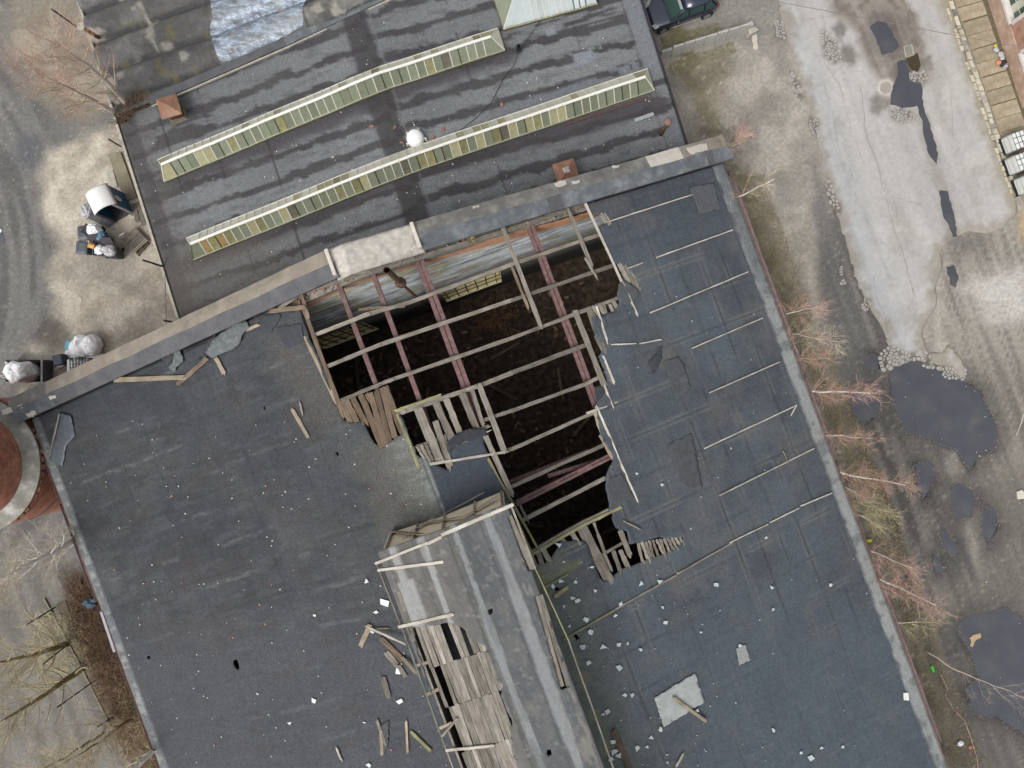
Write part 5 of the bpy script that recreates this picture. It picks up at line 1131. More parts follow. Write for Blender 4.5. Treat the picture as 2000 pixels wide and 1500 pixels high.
# north-west roof: sagging felt in waves
def nw_place(U, V):
    z = nzA(U, V)+.42*np.abs(np.sin((U+.3*fbm(U*.2, V*.4, 161, 2))*math.pi/1.65))**.7+.06*(fbm(U*1.3, V*.9, 162, 3)-.5)-.1
    return U*NX-V*NY, U*NY+V*NX, z
def nw_col(U, V):
    n = fbm(U*.9, V*.6, 163, 4); n2 = fbm(U*2.4, V*2.4, 164, 4)
    C = np.tile(nA(98, 97, 96), (len(U), 1)); wv = np.abs(np.sin((U+.3*fbm(U*.2, V*.4, 161, 2))*math.pi/1.65)); C = tint_mix(C, sstep(.45, .15, wv+.3*(n2-.5))*.8, A(58, 58, 60)); C = tint_mix(C, sstep(.5, .68, n)*sstep(.3, .6, wv)*.7, A(128, 126, 122)); C = tint_mix(C, sstep(.48, .3, n)*.7, A(84, 82, 81)); C = tint_mix(C, sstep(.55, .7, n2)*.5, A(72, 70, 69))  # troughs darkened and crests paled in colour to mimic wave shading
    C = tint_mix(C, sstep(.66, .74, fbm(U*1.1, V*1.1, 165, 3)), A(146, 142, 134)); C = tint_mix(C, sstep(.66, .78, fbm(U*1.7, V*1.7, 166, 3))*.8, A(104, 100, 66))
    C = tint_mix(C, sstep(.03, .01, np.abs((V % 2.9)-1.4))*.6, A(50, 48, 47))
    return C
nwroof = mono_sheet('sagging_roof', np.arange(NB_U0, -8, .11), np.linspace(N_L, 5, 160), nw_place, mat_attr('worn_shaded_wavy_felt', .9, 6, .18, 36, .25, .7, .02), lambda u, v: pip(u, v, NWPOLY), nw_col, [(NWPOLY, .08)], north, .05, origin=nuv(-25, -8, 4))
nwroof['label'] = 'sagging wavy grey felt roof at the upper left'
# translucent plastic sheet over part of it
def sheet_mat():
    m, t, b = nodes_of('cloudy_plastic_sheet'); tc = N(t, 'ShaderNodeTexCoord'); nn = N(t, 'ShaderNodeTexNoise'); nn.inputs['Scale'].default_value = 1.3; nn.inputs['Detail'].default_value = 8; nn.inputs['Roughness'].default_value = .75
    mp = N(t, 'ShaderNodeMapping'); mp.inputs['Rotation'].default_value = (0, 0, math.radians(-20)); mp.inputs['Scale'].default_value = (1, 3.2, 1); t.links.new(tc.outputs['Object'], mp.inputs[0]); t.links.new(mp.outputs[0], nn.inputs['Vector'])
    b.inputs['Base Color'].default_value = (.38, .46, .56, 1); b.inputs['Roughness'].default_value = .22; r = ramp(t, nn.outputs[0], [(.40, .08), (.70, .78)]); t.links.new(r.outputs[0], b.inputs['Alpha']); bump(t, b, nn.outputs[0], .5, .05); return m
SP = rough([w2n(px(*p, 5)) for p in [(398,-30),(415,30),(405,60),(432,128),(470,112),(595,55),(596,-30)]], .06, .25, 6)
def sp_place(U, V):
    x, y, z = nw_place(U, V); return x, y, z+.06+.06*fbm(U*2.5, V*6, 167, 4)+.03*np.abs(np.sin(V*9+3*fbm(U, V, 168, 2)))
tag(mono_sheet('plastic_sheet', np.arange(-31, -15, .08), np.arange(-12, 2, .08), sp_place, sheet_mat(), lambda u, v: pip(u, v, SP), None, [(SP, .05)]), 'crinkled translucent plastic sheet spread over the sagging roof', 'sheet')

# ---- long glazed skylights: two rows of panes, hipped ends, white ridge cap
G_PALE = mat('pale_sky_tinted_glass', A(212, 211, 190), .10, 3, .25, .05, .002, objvar=.10, spec=.5); G_GREEN = mat('grey_green_glass', A(130, 136, 116), .12, 2.5, .2, .05, .002, objvar=.14, spec=.55)
G_OLIVE = mat('olive_stained_glass', A(138, 136, 100), .2, 2.5, .25, .05, .002, objvar=.15, col2=A(162, 156, 110)); G_RUST = mat('rust_stained_glass', A(160, 138, 96), .3, 3, .4, .1, .002, col2=A(120, 104, 60)); G_DARK = mat('dark_dirty_glass', A(108, 106, 92), .25, 3, .25, .05, .002)
G_BLUE = mat('pale_bluish_glass', A(188, 196, 196), .08, 2.5, .25, .05, .002, objvar=.06, spec=.5); G_YEL = mat('yellowed_glass', A(168, 164, 128), .15, 2.5, .25, .05, .002, objvar=.12)
CAPW = mat('white_painted_metal', A(232, 230, 222), .08, 5, .6, .15, .004, spec=.3); BARW = mat('pale_glazing_bar', A(206, 204, 194), .12, 9, .7, .1, spec=.3); FOOTG = mat('pale_green_grime', A(150, 152, 130), .15, 4, .8, .1); UPSTAND = mat('olive_grime_kerb', A(104, 102, 66), .3, 4, .9, .3, .01)
def skylight(ends, label, npane, wide, hgt, kinds, hip=(.5, .5), ridge_off=.0, south_only=False):
    """ends: pixels of the south foot line ends (on the roof)"""
    a, b = npx(*ends[0]), npx(*ends[1]); (ua, va), (ub, vb) = w2n(a), w2n(b)
    t = empty('skylight', nuv((ua+ub)/2, (va+vb)/2, 4.6), label, 'skylight', 'long skylights of the low roof')
    def P(f, row):          # f along 0..1, row: 0 south foot, 1 ridge, 2 north foot
        v = va+(vb-va)*f; u = ua+(ub-ua)*f; z = nz(u, v)+.03*math.sin(f*23)
        if row == 0: return nuv(u, v, z+.16)
        if row == 1: return nuv(u-wide/2, v, z+hgt)
        return nuv(u-wide, v, z+.16)
    L = vb-va; h0, h1 = hip[0]/L, hip[1]/L; r = random.Random(label)
    # kerb
    m_ = MB(); n = 12
    for row, off in ((0, .03), (2, -.03)):
        for i in range(n): m_.bar(P(i/n, row)-Vector((0, 0, .1)), P((i+1)/n, row)-Vector((0, 0, .1)), .07, .2)
    for f in (0, 1): m_.bar(P(f, 0)-Vector((0, 0, .1)), P(f, 2)-Vector((0, 0, .1)), .07, .2)
    m_.build('kerb', UPSTAND, t)
    fr = [h0+(1-h0-h1)*i/npane for i in range(npane+1)]; foot = [i/npane for i in range(npane+1)]
    foot = [fr[i] if 0 < i < npane else (0 if i == 0 else 1) for i in range(npane+1)]
    for row, pick in ((0, kinds), (2, 'N')):
        if row == 2 and south_only: continue
        for i in range(npane):
            q = [P(foot[i], row), P(foot[i+1], row), P(fr[i+1], 1), P(fr[i], 1)]
            nrm = (q[1]-q[0]).cross(q[3]-q[0]).normalized(); nrm = nrm if nrm.z > 0 else -nrm
            if row == 2: g = r.choices([G_PALE, G_YEL, G_OLIVE], [9, 1.2, .5])[0]  # north panes painted pale in place of reflected sky
            else: g = kinds(i, r)
            if g is None: continue
            sh = [p+(sum(q, Vector())/4-p)*.045 for p in q]; m_ = MB(); lo = [p-nrm*.008 for p in sh]; hi = [p+nrm*.008 for p in sh]
            m_.add(lo+hi, [(0, 1, 2, 3), (7, 6, 5, 4), (0, 4, 5, 1), (1, 5, 6, 2), (2, 6, 7, 3), (3, 7, 4, 0)]); m_.build('glass_pane', g, t)
        for i in range(npane+1):
            if row == 0 and r.random() < .06 and 0 < i < npane: continue
            m_ = MB(); m_.bar(P(foot[i], row)+Vector((0, 0, .015)), P(fr[i], 1)+Vector((0, 0, .01)), .045, .04); m_.build('glazing_bar', BARW if (row == 2 or r.random() < .8) else DARKMETAL, t)
        m_ = MB(); 
        for i in range(n): m_.bar(P(i/n, row)+Vector((0, 0, .02)), P((i+1)/n, row)+Vector((0, 0, .02)), .10 if row == 0 else .05, .03)
        m_.build('foot_rail', BARW if row == 2 else FOOTG, t)
    m_ = MB()
    for i in range(n):
        f0, f1 = h0+(1-h0-h1)*i/n, h0+(1-h0-h1)*(i+1)/n; m_.bar(P(f0, 1)+Vector((0, 0, .03)), P(f1, 1)+Vector((0, 0, .03)), .13, .05)
    m_.build('ridge_cap', CAPW, t)
    for f, fr_ in ((0, fr[0]), (1, fr[-1])):
        q = [P(f, 0), P(f, 2), P(fr_, 1)]; nrm = (q[1]-q[0]).cross(q[2]-q[0]).normalized(); nrm = nrm if nrm.z > 0 else -nrm
        m_ = MB(); m_.add([p-nrm*.01 for p in q]+[p+nrm*.01 for p in q], [(0, 1, 2), (5, 4, 3), (0, 3, 4, 1), (1, 4, 5, 2), (2, 5, 3, 0)]); m_.build('end_pane', G_PALE if f else G_GREEN, t)
        for row in (0, 2): m_ = MB(); m_.bar(P(f, row), P(fr_, 1), .05, .05); m_.build('hip_bar', CAPW, t)
    # a dark backing inside so the panes stand over darkness
    m_ = MB(); m_.add([P(0.01, 0)-Vector((0, 0, .06)), P(.99, 0)-Vector((0, 0, .06)), P(.99, 2)-Vector((0, 0, .06)), P(.01, 2)-Vector((0, 0, .06))], [(0, 1, 2, 3)]); m_.build('dark_backing', BLACK, t)
    return t
def kinds1(i, r):
    if i in (4,): return G_YEL
    if i in (14, 32, 8): return G_OLIVE
    if i in (34,): return G_DARK
    return r.choices([G_GREEN, G_YEL, G_OLIVE], [16, .8, .2])[0]
def kinds2(i, r):
    if i in (1, 3): return G_RUST
    if i < 9: return r.choice([G_OLIVE, G_GREEN, G_YEL])
    if i in (20, 37): return G_OLIVE
    if i in (26, 38, 12): return G_DARK
    return r.choices([G_GREEN, G_YEL, G_OLIVE], [10, 4, 1.2] if i < 46 else [14, 1, .2])[0]
skylight([(324, 356), (986, 100)], 'upper long glass skylight with grey-green panes on the low roof', 40, 1.15, .75, kinds1, (.35, .55))
skylight([(380, 508), (1277, 178)], 'lower long glass skylight with yellowed panes near the coping', 56, 1.15, .78, kinds2, (.35, .45))
skylight([(984, 60), (1166, 10)], 'broad pale glass skylight cut off by the top of the photo', 11, 3.2, 1.3, lambda i, r: G_BLUE, (1.3, .3))

# ---- vents, dome, pipes and litter on the low roof
def capped_vent(p, s, label, rot):
    t = empty('roof_vent', p, label, 'vent'); R = Matrix.Rotation(rot, 3, 'Z'); CO = mat('copper_brown_tin', A(146, 106, 86), .16, 3, .6, .2, .004, col2=A(164, 126, 100))
    m_ = MB(); m_.box(p+Vector((0, 0, .35)), (s*.62, s*.62, .9), R); m_.build('shaft', RUST, t)
    m_ = MB(); m_.box(p+Vector((0, 0, .06)), (s*.95, s*.95, .2), R, .75); m_.build('curb', mat('greenish_tin', A(112, 104, 88), .25, 5, .7), t)
    m_ = MB(); c = p+Vector((0, 0, .95)); q = [c+R @ Vector((i*s/2, j*s/2, 0)) for i, j in ((-1, -1), (1, -1), (1, 1), (-1, 1))]; ap = c+Vector((0, 0, s*.32)); lo = [x-Vector((0, 0, .08)) for x in q]
    m_.add(q+[ap]+lo, [(0, 1, 4), (1, 2, 4), (2, 3, 4), (3, 0, 4), (8, 7, 6, 5), (0, 5, 6, 1), (1, 6, 7, 2), (2, 7, 8, 3), (3, 8, 5, 0)]); m_.build('pyramid_cap', CO, t); return t, ap, R
capped_vent(npx(347, 222), 1.05, 'brown pyramid-capped vent beside the birch on the low roof', math.radians(17))
t, ap, R = capped_vent(npx(1103, 346), 1.1, 'brown pyramid-capped vent with a hole in its top behind the coping', math.radians(17))
m_ = MB(); m_.tube([ap-Vector((0, 0, .12)), ap+Vector((0, 0, .06))], .085, 12, False); m_.build('flue', BLACK, t); m_ = MB(); m_.box(ap-Vector((0, 0, .02)), (.3, .3, .06), R, .8, .02); m_.build('flue_collar', MORTAR, t)
p = npx(812, 272); t = empty('roof_dome', p, 'white plastic dome vent between the two long skylights', 'vent')
m_ = MB(); m_.lathe([(.44, .0), (.44, .22), (.40, .25)], 24, p); m_.build('ring', CAPW, t, True); m_ = MB(); m_.lathe([(.42, .24), (.40, .36), (.31, .46), (.17, .52), (.001, .54)], 24, p); m_.build('dome', mat('white_dome', (.58, .58, .57), .14, 5, .45, .2, .01), t, True)
for k in range(5): a = k*1.26; m_ = MB(); m_.box(p+Vector((math.cos(a)*.45, math.sin(a)*.45, .1)), (.2, .14, .16), Matrix.Rotation(a, 3, 'Z'), .7, .04); m_.build('mortar_dab', MORTAR, t)
p = npx(1290, 263); t = empty('mushroom_pipe', p, 'rusty mushroom-capped pipe at the right verge of the low roof', 'pipe'); q = p+Vector((.16, .28, 1.0))
m_ = MB(); m_.tube([p, q], .10, 12); m_.build('pipe', RUST, t, True); m_ = MB(); m_.lathe([(.02, -.02), (.2, .0), (.2, .08), (.12, .16), (.001, .19)], 18, q); m_.build('cap', mat('dusty_rust_cap', A(140, 112, 102), .2, 6, .8), t, True)
p = npx(1012, 100); t = empty('short_pipe', p, 'small black stub pipe on the low roof below the broad skylight', 'pipe'); m_ = MB(); m_.tube([p, p+Vector((.02, .05, .5))], .09, 12, False); m_.build('pipe', BLACK, t); m_ = MB(); m_.lathe([(.13, 0), (.13, .1), (.09, .14)], 14, p); m_.build('collar', DARKMETAL, t)
def nline(name, a, b, w, m, label, cat, t=.05, dz=.07): return tag(plank(name, npx(*a, dz), npx(*b, dz), w, t, m, None, jit=.01), label, cat)
nline('steel_rail', (1104, 243), (1265, 190), .13, mat('brown_steel', A(86, 66, 64), .2, 6, .6), 'long brown steel rail lying below the lower skylight', 'rail')
nline('grey_strip', (1240, 235), (1277, 222), .18, mat('pale_grey_strip', A(158, 160, 162), .3, 9, .8), 'pale speckled strip lying near the mushroom pipe', 'strip')
p = px(158, 52, 6.2); t = empty('flue_pipe', (p.x, p.y, 4.1), 'orange rusty flue with a round grey cap at the roof edge', 'pipe'); b_ = px(192, 73, 4.2)
m_ = MB(); m_.tube([b_, p-Vector((0, 0, .1))], .1, 10); m_.build('pipe', mat('orange_rust', A(158, 104, 52), .3, 6, .85), t, True); m_ = MB(); m_.lathe([(.19, -.05), (.19, .03), (.001, .05)], 16, p); m_.build('cap', CONC, t)
def post(name, a, za, b, zb, r, label, cat='post', group=None):
    m_ = MB(); m_.tube([px(*a, za), px(*b, zb)], r, 6); return tag(m_.build(name, DARKMETAL), label, cat, group)
post('thin_mast', (156, 57), 4.0, (101, 18), 7.6, .045, 'thin dark mast beside the round-capped flue at upper left')
post('steel_post', (317, 520), 4.1, (279, 508), 5.9, .05, 'dark steel post on the verge beside the wooden pallet'); post('steel_post', (343, 630), 4.0, (320, 626), 5.0, .045, 'dark steel post where the verge meets the coping'); post('steel_post', (236, 286), 4.0, (212, 272), 5.2, .04, 'dark steel post on the verge below the double birch')
def wire(pts, r, label, m=None, group=None):
    m_ = MB(); P = []
    for a, b in zip(pts[:-1], pts[1:]):
        for k in range(8): P.append(a.lerp(b, k/8)-Vector((0, 0, .0)))
    P.append(pts[-1]); m_.tube(P, r, 5); return tag(m_.build('wire', m or BLACK), label, 'wire', group)
wire([px(322, 536, 5.0), px(324, 590, 4.6), px(325, 640, 4.4)], .012, 'thin wire strung between two posts along the left verge')
wire([npx(1078, -10, .6), npx(1052, 45, .1), npx(1015, 98, .35), npx(1002, 130, .06), npx(985, 150, .05), npx(960, 200, .05), npx(930, 230, .05), npx(890, 262, .05)], .014, 'black cable trailing over the low roof from the broad skylight')
wire([px(1480, -4, 6), px(1740, 45, 5.2), px(1860, 68, 5.4), px(2030, 98, 6.2)], .014, 'thin overhead cable crossing the road at upper right', mat('grey_cable', A(120, 116, 112), .1, 5, .7, 0))
m_ = MB(); k = 0
while k < 150:
    x, y = rnd.uniform(250, 1330), rnd.uniform(20, 620); p = npx(x, y, .04); u, v = w2n(p)
    if not (N_L+.2 < v < N_R-.2) or pip(np.array([u]), np.array([v]), NWPOLY)[0] or u > -8.2 or fbm(np.array([u*.5]), np.array([v*.5]), 171, 3)[0] < .42: k += 0 if rnd.random() > .02 else 1; continue
    s = rnd.uniform(.018, .05); m_.box(p, (s*1.3, s, s*.6), Matrix.Rotation(rnd.uniform(0, 3), 3, 'Z'), .8, s*.2); k += 1
tag(m_.build('mortar_crumbs', MATS['white_crumb']), 'white crumbs scattered over the streaked low roof', 'debris', kind='stuff')
for k, (x, y) in enumerate([(726, 247), (771, 249), (866, 253), (785, 279), (845, 270), (980, 205)]):
    m_ = MB(); p = npx(x, y, .05); m_.box(p, (.2, .13, .09), Matrix.Rotation(k, 3, 'Z'), 1, .015); tag(m_.build('loose_brick', BRICKR), 'loose brick lying on the low roof near the white dome', 'brick', 'loose bricks near the white dome')

# ------------------------------------------------------------------ west yard: cabin, bins, pallets, bags
c_ = [px(164, 380, 2.2), px(204, 358, 2.2), px(219, 396, 2.2), px(182, 417, 2.2)]; ctr = sum(c_, Vector())/4
cabin = empty('toilet_cabin', (ctr.x, ctr.y, 0), 'blue plastic toilet cabin with white arched roof and open front in the yard', 'cabin')
BLUE = mat('petrol_blue_plastic', A(30, 108, 148), .12, 4, .4, .1, .004); DKGREY = mat('dark_grey_panel', A(82, 78, 84), .15, 5, .6, .2, .004)
G = [Vector((p.x, p.y, .08)) for p in c_]; T = [Vector((p.x, p.y, 2.0)) for p in c_]
def panel(name, a, b, c, d, m, par, th=.04):
    n_ = (b-a).cross(d-a).normalized()*th; m_ = MB(); m_.add([a, b, c, d, a+n_, b+n_, c+n_, d+n_], [(3, 2, 1, 0), (4, 5, 6, 7), (0, 1, 5, 4), (1, 2, 6, 5), (2, 3, 7, 6), (3, 0, 4, 7)]); return m_.build(name, m, par)
panel('side_wall', G[1], G[2], T[2], T[1], BLUE, cabin); panel('back_wall', G[0], G[1], T[1], T[0], BLUE, cabin); panel('side_wall', G[3], G[0], T[0], T[3], BLUE, cabin)
fr_ = (G[2]-G[3]); panel('front_jamb', G[3], G[3]+fr_*.12, T[3]+fr_*.12, T[3], DKGREY, cabin); panel('front_jamb', G[2]-fr_*.12, G[2], T[2], T[2]-fr_*.12, mat('pale_grey_trim', A(176, 176, 180), .1, 5, .5, 0), cabin)
m_ = MB(); m_.prism([(p.x, p.y) for p in G], .02, .1); m_.build('base', DKGREY, cabin)
m_ = MB(); n = 12; e0, e1 = c_[0], c_[1]; dvec = c_[3]-c_[0]          # barrel roof, ribs across
ex = (e1-e0).normalized(); ey = dvec.normalized()
for j in range(9):
    o = e0+dvec*(j/8*1.08-.04); rib = .025 if j % 2 else 0
    for i in range(n+1):
        f = i/n; m_.v.append(Vector((o.x, o.y, 0))+ex*((f*1.1-.05)*(e1-e0).length)+Vector((0, 0, 1.98+.34*math.sin(math.pi*f)**.7+rib)))
for j in range(8):
    for i in range(n): m_.f.append((j*(n+1)+i, (j+1)*(n+1)+i, (j+1)*(n+1)+i+1, j*(n+1)+i+1))
o = m_.build('arched_roof', WHITEP, cabin, True); s = o.modifiers.new('t', 'SOLIDIFY'); s.thickness = .05
mid = (G[1]+G[2])/2; nrm = (G[2]-G[1]).cross(Vector((0, 0, 1))).normalized(); P = []
for k in range(10): a = 2*math.pi*k/10; P.append(mid+(G[2]-G[1]).normalized()*(.1+.17*math.cos(a))+Vector((0, 0, 1.3+.36*math.sin(a)))+(nrm if nrm.dot(mid-Vector((ctr.x, ctr.y, 0))) > 0 else -nrm)*.05)
m_ = MB(); m_.add(P, [tuple(range(10))]); m_.build('pale_emblem', WHITEP, cabin)
rp = [px(170, 426, .35), px(184, 416, .3), px(230, 429, .08), px(212, 444, .08)]
for k in (0, 1):
    a, b = rp[0].lerp(rp[3], k*.52), rp[0].lerp(rp[3], k*.52+.48); d, c2_ = rp[1].lerp(rp[2], k*.52), rp[1].lerp(rp[2], k*.52+.48); panel('ramp_panel', a, b, c2_, d, DKGREY, cabin, .05)
def wheelie_bin(x, y, rot, label, lid='closed', col=GREYP):
    top = px(x, y, 1.05); p = Vector((top.x, top.y, .02)); t = empty('wheelie_bin', p, label, 'bin', 'wheelie bins by the toilet cabin'); R = Matrix.Rotation(rot, 3, 'Z')
    def ring(w, d, z): return [p+R @ Vector((i*w/2, j*d/2, z)) for i, j in ((-1, -.8), (-.8, -1), (.8, -1), (1, -.8), (1, .8), (.8, 1), (-.8, 1), (-1, .8))]
    m_ = MB(); rs = [ring(.46, .50, .06), ring(.56, .66, .95), ring(.62, .74, .96), ring(.62, .74, 1.02), ring(.54, .66, 1.02), ring(.42, .46, .12)]
    for r_ in rs: m_.v += r_
    for i in range(5):
        for k in range(8): m_.f.append((i*8+k, i*8+(k+1) % 8, (i+1)*8+(k+1) % 8, (i+1)*8+k))
    m_.f.append(tuple(range(8))[::-1]); m_.f.append(tuple(range(40, 48))); m_.build('body', col, t)
    if lid == 'closed':
        m_ = MB(); rs = [ring(.64, .76, 1.025), ring(.64, .76, 1.06), ring(.5, .58, 1.10), ring(.34, .42, 1.12), ring(.32, .40, 1.10)]
        for r_ in rs: m_.v += r_
        for i in range(4):
            for k in range(8): m_.f.append((i*8+k, i*8+(k+1) % 8, (i+1)*8+(k+1) % 8, (i+1)*8+k))
        m_.f.append(tuple(range(8))[::-1]); m_.f.append(tuple(range(32, 40))); m_.build('lid', col, t)
    else:
        m_ = MB(); q = [p+R @ Vector(v) for v in ((-.31, .38, 1.03), (.31, .38, 1.03), (.29, .72, 1.5), (-.29, .72, 1.5))]
        panel('lid', *q, DKGREY, t, .03)
    m_ = MB(); m_.tube([p+R @ Vector((-.2, .41, 1.0)), p+R @ Vector((.2, .41, 1.0))], .018, 8); m_.build('handle', BLACK, t)
    for s_ in (-1, 1): m_ = MB(); m_.tube([p+R @ Vector((s_*.22, .3, .1)), p+R @ Vector((s_*.28, .3, .1))], .1, 12); m_.build('wheel', BLACK, t)
    return t
wheelie_bin(163, 455, math.radians(5), 'slate wheelie bin with closed lid, nearest the toilet cabin'); wheelie_bin(160, 484, math.radians(-3), 'slate wheelie bin with closed square lid, leftmost in the yard')
wheelie_bin(190, 486, math.radians(8), 'wheelie bin topped with an orange bucket and white bag', 'none'); wheelie_bin(215, 492, math.radians(4), 'wheelie bin overflowing with a silvery crumpled bag', 'none'); wheelie_bin(192, 462, math.radians(55), 'wheelie bin with raised black lid and blue and white bags', 'open')
BAGW = mat_crumple('white_rubbish_bag', (.74, .74, .75), 7, .07); BAGS = mat_crumple('silvery_rubbish_bag', A(205, 204, 206), 9, .08, .3); BAGB = mat_crumple('blue_rubbish_bag', A(108, 158, 184), 7, .07); BULK = mat_crumple('white_bulk_bag_fabric', (.80, .80, .80), 4, .08, .7)
def bag(x, y, z, r, m, label, sq=(1, 1, .8), seed=1, group='rubbish bags by the bins', n=16, amp=.3, name='rubbish_bag'):
    c = px(x, y, z); v, f = blob(c, r, seed, max(n, 24), 18, sq, amp, 2.6, .35); m_ = MB(); m_.add(v, f); return tag(m_.build(name, m, None, True), label, 'bag', group)
bag(184, 450, 1.2, .42, BAGW, 'big white rubbish bag heaped on the bin by the cabin', (1, .9, .8), 1); bag(196, 461, 1.15, .3, BAGB, 'light blue bag hanging over the bin with the raised lid', (1, .9, .9), 2)
bag(194, 488, 1.15, .26, BAGW, 'white bag stuffed under the orange bucket', (1, 1.1, .7), 3); bag(214, 490, 1.2, .36, BAGS, 'silvery crumpled bag on top of the rightmost bin', (1, 1.05, .7), 4); bag(169, 412, .3, .4, BAGS, 'grey translucent bag lying left of the toilet cabin', (.9, 1.1, .6), 5); bag(200, 448, 1.0, .17, BLACK, 'small black bag beside the big white bag', (1, 1, .8), 6)
p = px(185, 482, 1.28); bk = empty('bucket', p, 'orange bucket lying on top of a wheelie bin', 'bucket'); OR_ = mat('orange_plastic', A(242, 186, 104), .1, 4, .5, 0); ax = Vector((-.75, .25, .25)).normalized()
m_ = MB(); m_.tube([p, p+ax*.3], [.13, .16], 18, False); m_.build('wall', OR_, bk, True); m_ = MB(); m_.tube([p+ax*.02, p+ax*.03], .13, 18); m_.build('bottom', OR_, bk); m_ = MB(); m_.tube([p+ax*.27, p+ax*.31], .172, 18, False); m_.build('rim', OR_, bk)
def pallet(cn, z, label, m, nboards=9, grp='wooden pallets by the verge'):
    a, b, c, d = [px(*q, z) for q in cn]; t = empty('pallet', (a+c)/2-Vector((0, 0, .15)), label, 'pallet', grp)
    for i in range(nboards):
        f = (i+.5)/nboards; plank('deck_board', a.lerp(b, f), d.lerp(c, f), (b-a).length/nboards*.74, .022, m, t, jit=.004)
    for f in (.06, .5, .94):
        plank('stringer', a.lerp(d, f)-Vector((0, 0, .025)), b.lerp(c, f)-Vector((0, 0, .025)), .1, .1, m, t)
    return t
pallet([(263,443),(289,470),(264,494),(238,467)], .32, 'grey wooden pallet lying beside the verge of the low roof', WOOD_GREY); pallet([(268,452),(291,476),(270,500),(246,474)], .15, 'lower wooden pallet half hidden under the other pallet', WOOD_BROWN)
tag(plank('white_stick', px(232, 461, .3), px(242, 455, .36), .08, .03, WHITEP), 'short white strip at the corner of the wooden pallets', 'strip')
m_ = MB(); m_.prism([tuple(px(*q)[:2]) for q in [(213,302),(238,298),(270,386),(246,394)]], 0, .16); tag(m_.build('concrete_slab', mat('ochre_grey_concrete', A(138, 130, 110), .2, 2, .9, .4, .01), bevel=.02), 'long grey concrete slab along the verge above the cabin', 'slab')
m_ = MB(); m_.prism([tuple(px(*q)[:2]) for q in [(208,338),(222,332),(232,366),(222,370)]], 0, .1); tag(m_.build('concrete_slab', CONC, bevel=.02), 'small pale concrete slab beside the long grey slab', 'slab')
for k, (x, y) in enumerate([(262,404),(271,400),(266,416),(275,412),(268,428),(277,423),(259,414),(280,434)]):
    m_ = MB(); m_.box(px(x, y, .04), (.26, .34, .09), Matrix.Rotation(.3, 3, 'Z'), 1, .01); tag(m_.build('paving_block', CONC_D, bevel=.01), 'weathered paving block in the ground right of the cabin', 'block', 'paving blocks right of the cabin')
# tub with bulk bag, bag heap, plastic pallet
x0, x1, y0, y1 = -28.4, -26.3, .12, 1.36; tub = empty('rubbish_tub', ((x0+x1)/2, (y0+y1)/2, 0), 'black open rubbish tub with grey end wall at the left edge', 'tub'); TUBM = mat('grey_black_tub', A(92, 92, 92), .15, 3, .6, .2, .005)
def wallbox(name, xa, xb, ya, yb, za, zb, m, par): m_ = MB(); m_.box(((xa+xb)/2, (ya+yb)/2, (za+zb)/2), (xb-xa, yb-ya, zb-za)); return m_.build(name, m, par, bevel=.015)
wallbox('end_wall', x1-.06, x1, y0, y1, .05, 1.0, TUBM, tub); wallbox('end_wall', x0, x0+.06, y0, y1, .05, 1.0, TUBM, tub); wallbox('side_wall', x0+.07, x1-.07, y0, y0+.05, .05, 1.0, BLACK, tub); wallbox('side_wall', x0+.07, x1-.07, y1-.05, y1, .05, 1.0, BLACK, tub); wallbox('floor', x0+.07, x1-.07, y0+.06, y1-.06, .08, .16, BLACK, tub)
m_ = MB(); m_.bar((x1-.03, y0, 1.02), (x1-.03, y1, 1.02), .1, .05); m_.build('rim', mat('pale_rim', A(168, 168, 168), .1, 5, .6), tub)
m_ = MB(); cx, cy = -27.25, .66; prof = [(.45, .2), (.58, .5), (.60, 1.0), (.55, 1.5), (.60, 1.9), (.46, 2.12), (.2, 2.16), (.02, 2.02)]; m_.lathe(prof, 28, (cx, cy, 0))
for v in m_.v:
    a = math.atan2(v.y-cy, v.x-cx); q = .06*math.sin(a*5+v.z*2.3)+.05*math.sin(a*9-v.z*4); d = Vector((v.x-cx, v.y-cy, 0)); v += d*q; v.z += .05*math.sin(a*3)
bb = empty('bulk_bag', (cx, cy, .2), 'tall white bulk bag standing in the black tub', 'bag'); m_.build('bag', BULK, bb, True)
for k, a in enumerate((.5, 2.0, 3.5, 5.1)):
    q = Vector((cx+math.cos(a)*.5, cy+math.sin(a)*.5, 2.0)); m_ = MB(); m_.tube([q, q+Vector((math.cos(a)*.1, math.sin(a)*.1, .22)), q+Vector((math.cos(a+.5)*.12, math.sin(a+.5)*.12, .2)), q+Vector((-math.sin(a)*.16, math.cos(a)*.16, -.02))], .028, 6); m_.build('lifting_loop', BULK, bb, True)
bag(160, 676, .45, .62, BULK, 'large white bulk bag slumped beside the coping, left lump', (1, 1, .95), 21, 'white bulk bags by the coping', 26, .22, 'bulk_bag'); bag(180, 674, .5, .6, BULK, 'large white bulk bag slumped beside the coping, right lump', (.9, 1.05, 1.0), 22, 'white bulk bags by the coping', 26, .2, 'bulk_bag'); bag(190, 702, .2, .5, BULK, 'flat white bag tucked against the coping', (1.3, .7, .5), 23, 'white bulk bags by the coping', 20, .2, 'bulk_bag'); bag(142, 690, .25, .4, BULK, 'small white bag below the light blue box', (1, 1, .6), 24, 'white bulk bags by the coping', 20, .2, 'bulk_bag')
m_ = MB(); m_.box(px(136, 675, .4), (.32, .5, .3), Matrix.Rotation(-.25, 3, 'Z')); o = tag(m_.build('blue_box', mat('sky_blue_plastic', A(98, 184, 212), .1, 4, .5, 0), bevel=.03), 'light blue plastic box beside the white bulk bags', 'box')
t = empty('plastic_pallet', px(156, 712, .9), 'black lattice plastic pallet propped beside the white bags', 'pallet'); a, b, c, d = px(136, 699, 1.0), px(178, 699, 1.0), px(178, 728, .85), px(138, 730, .85)
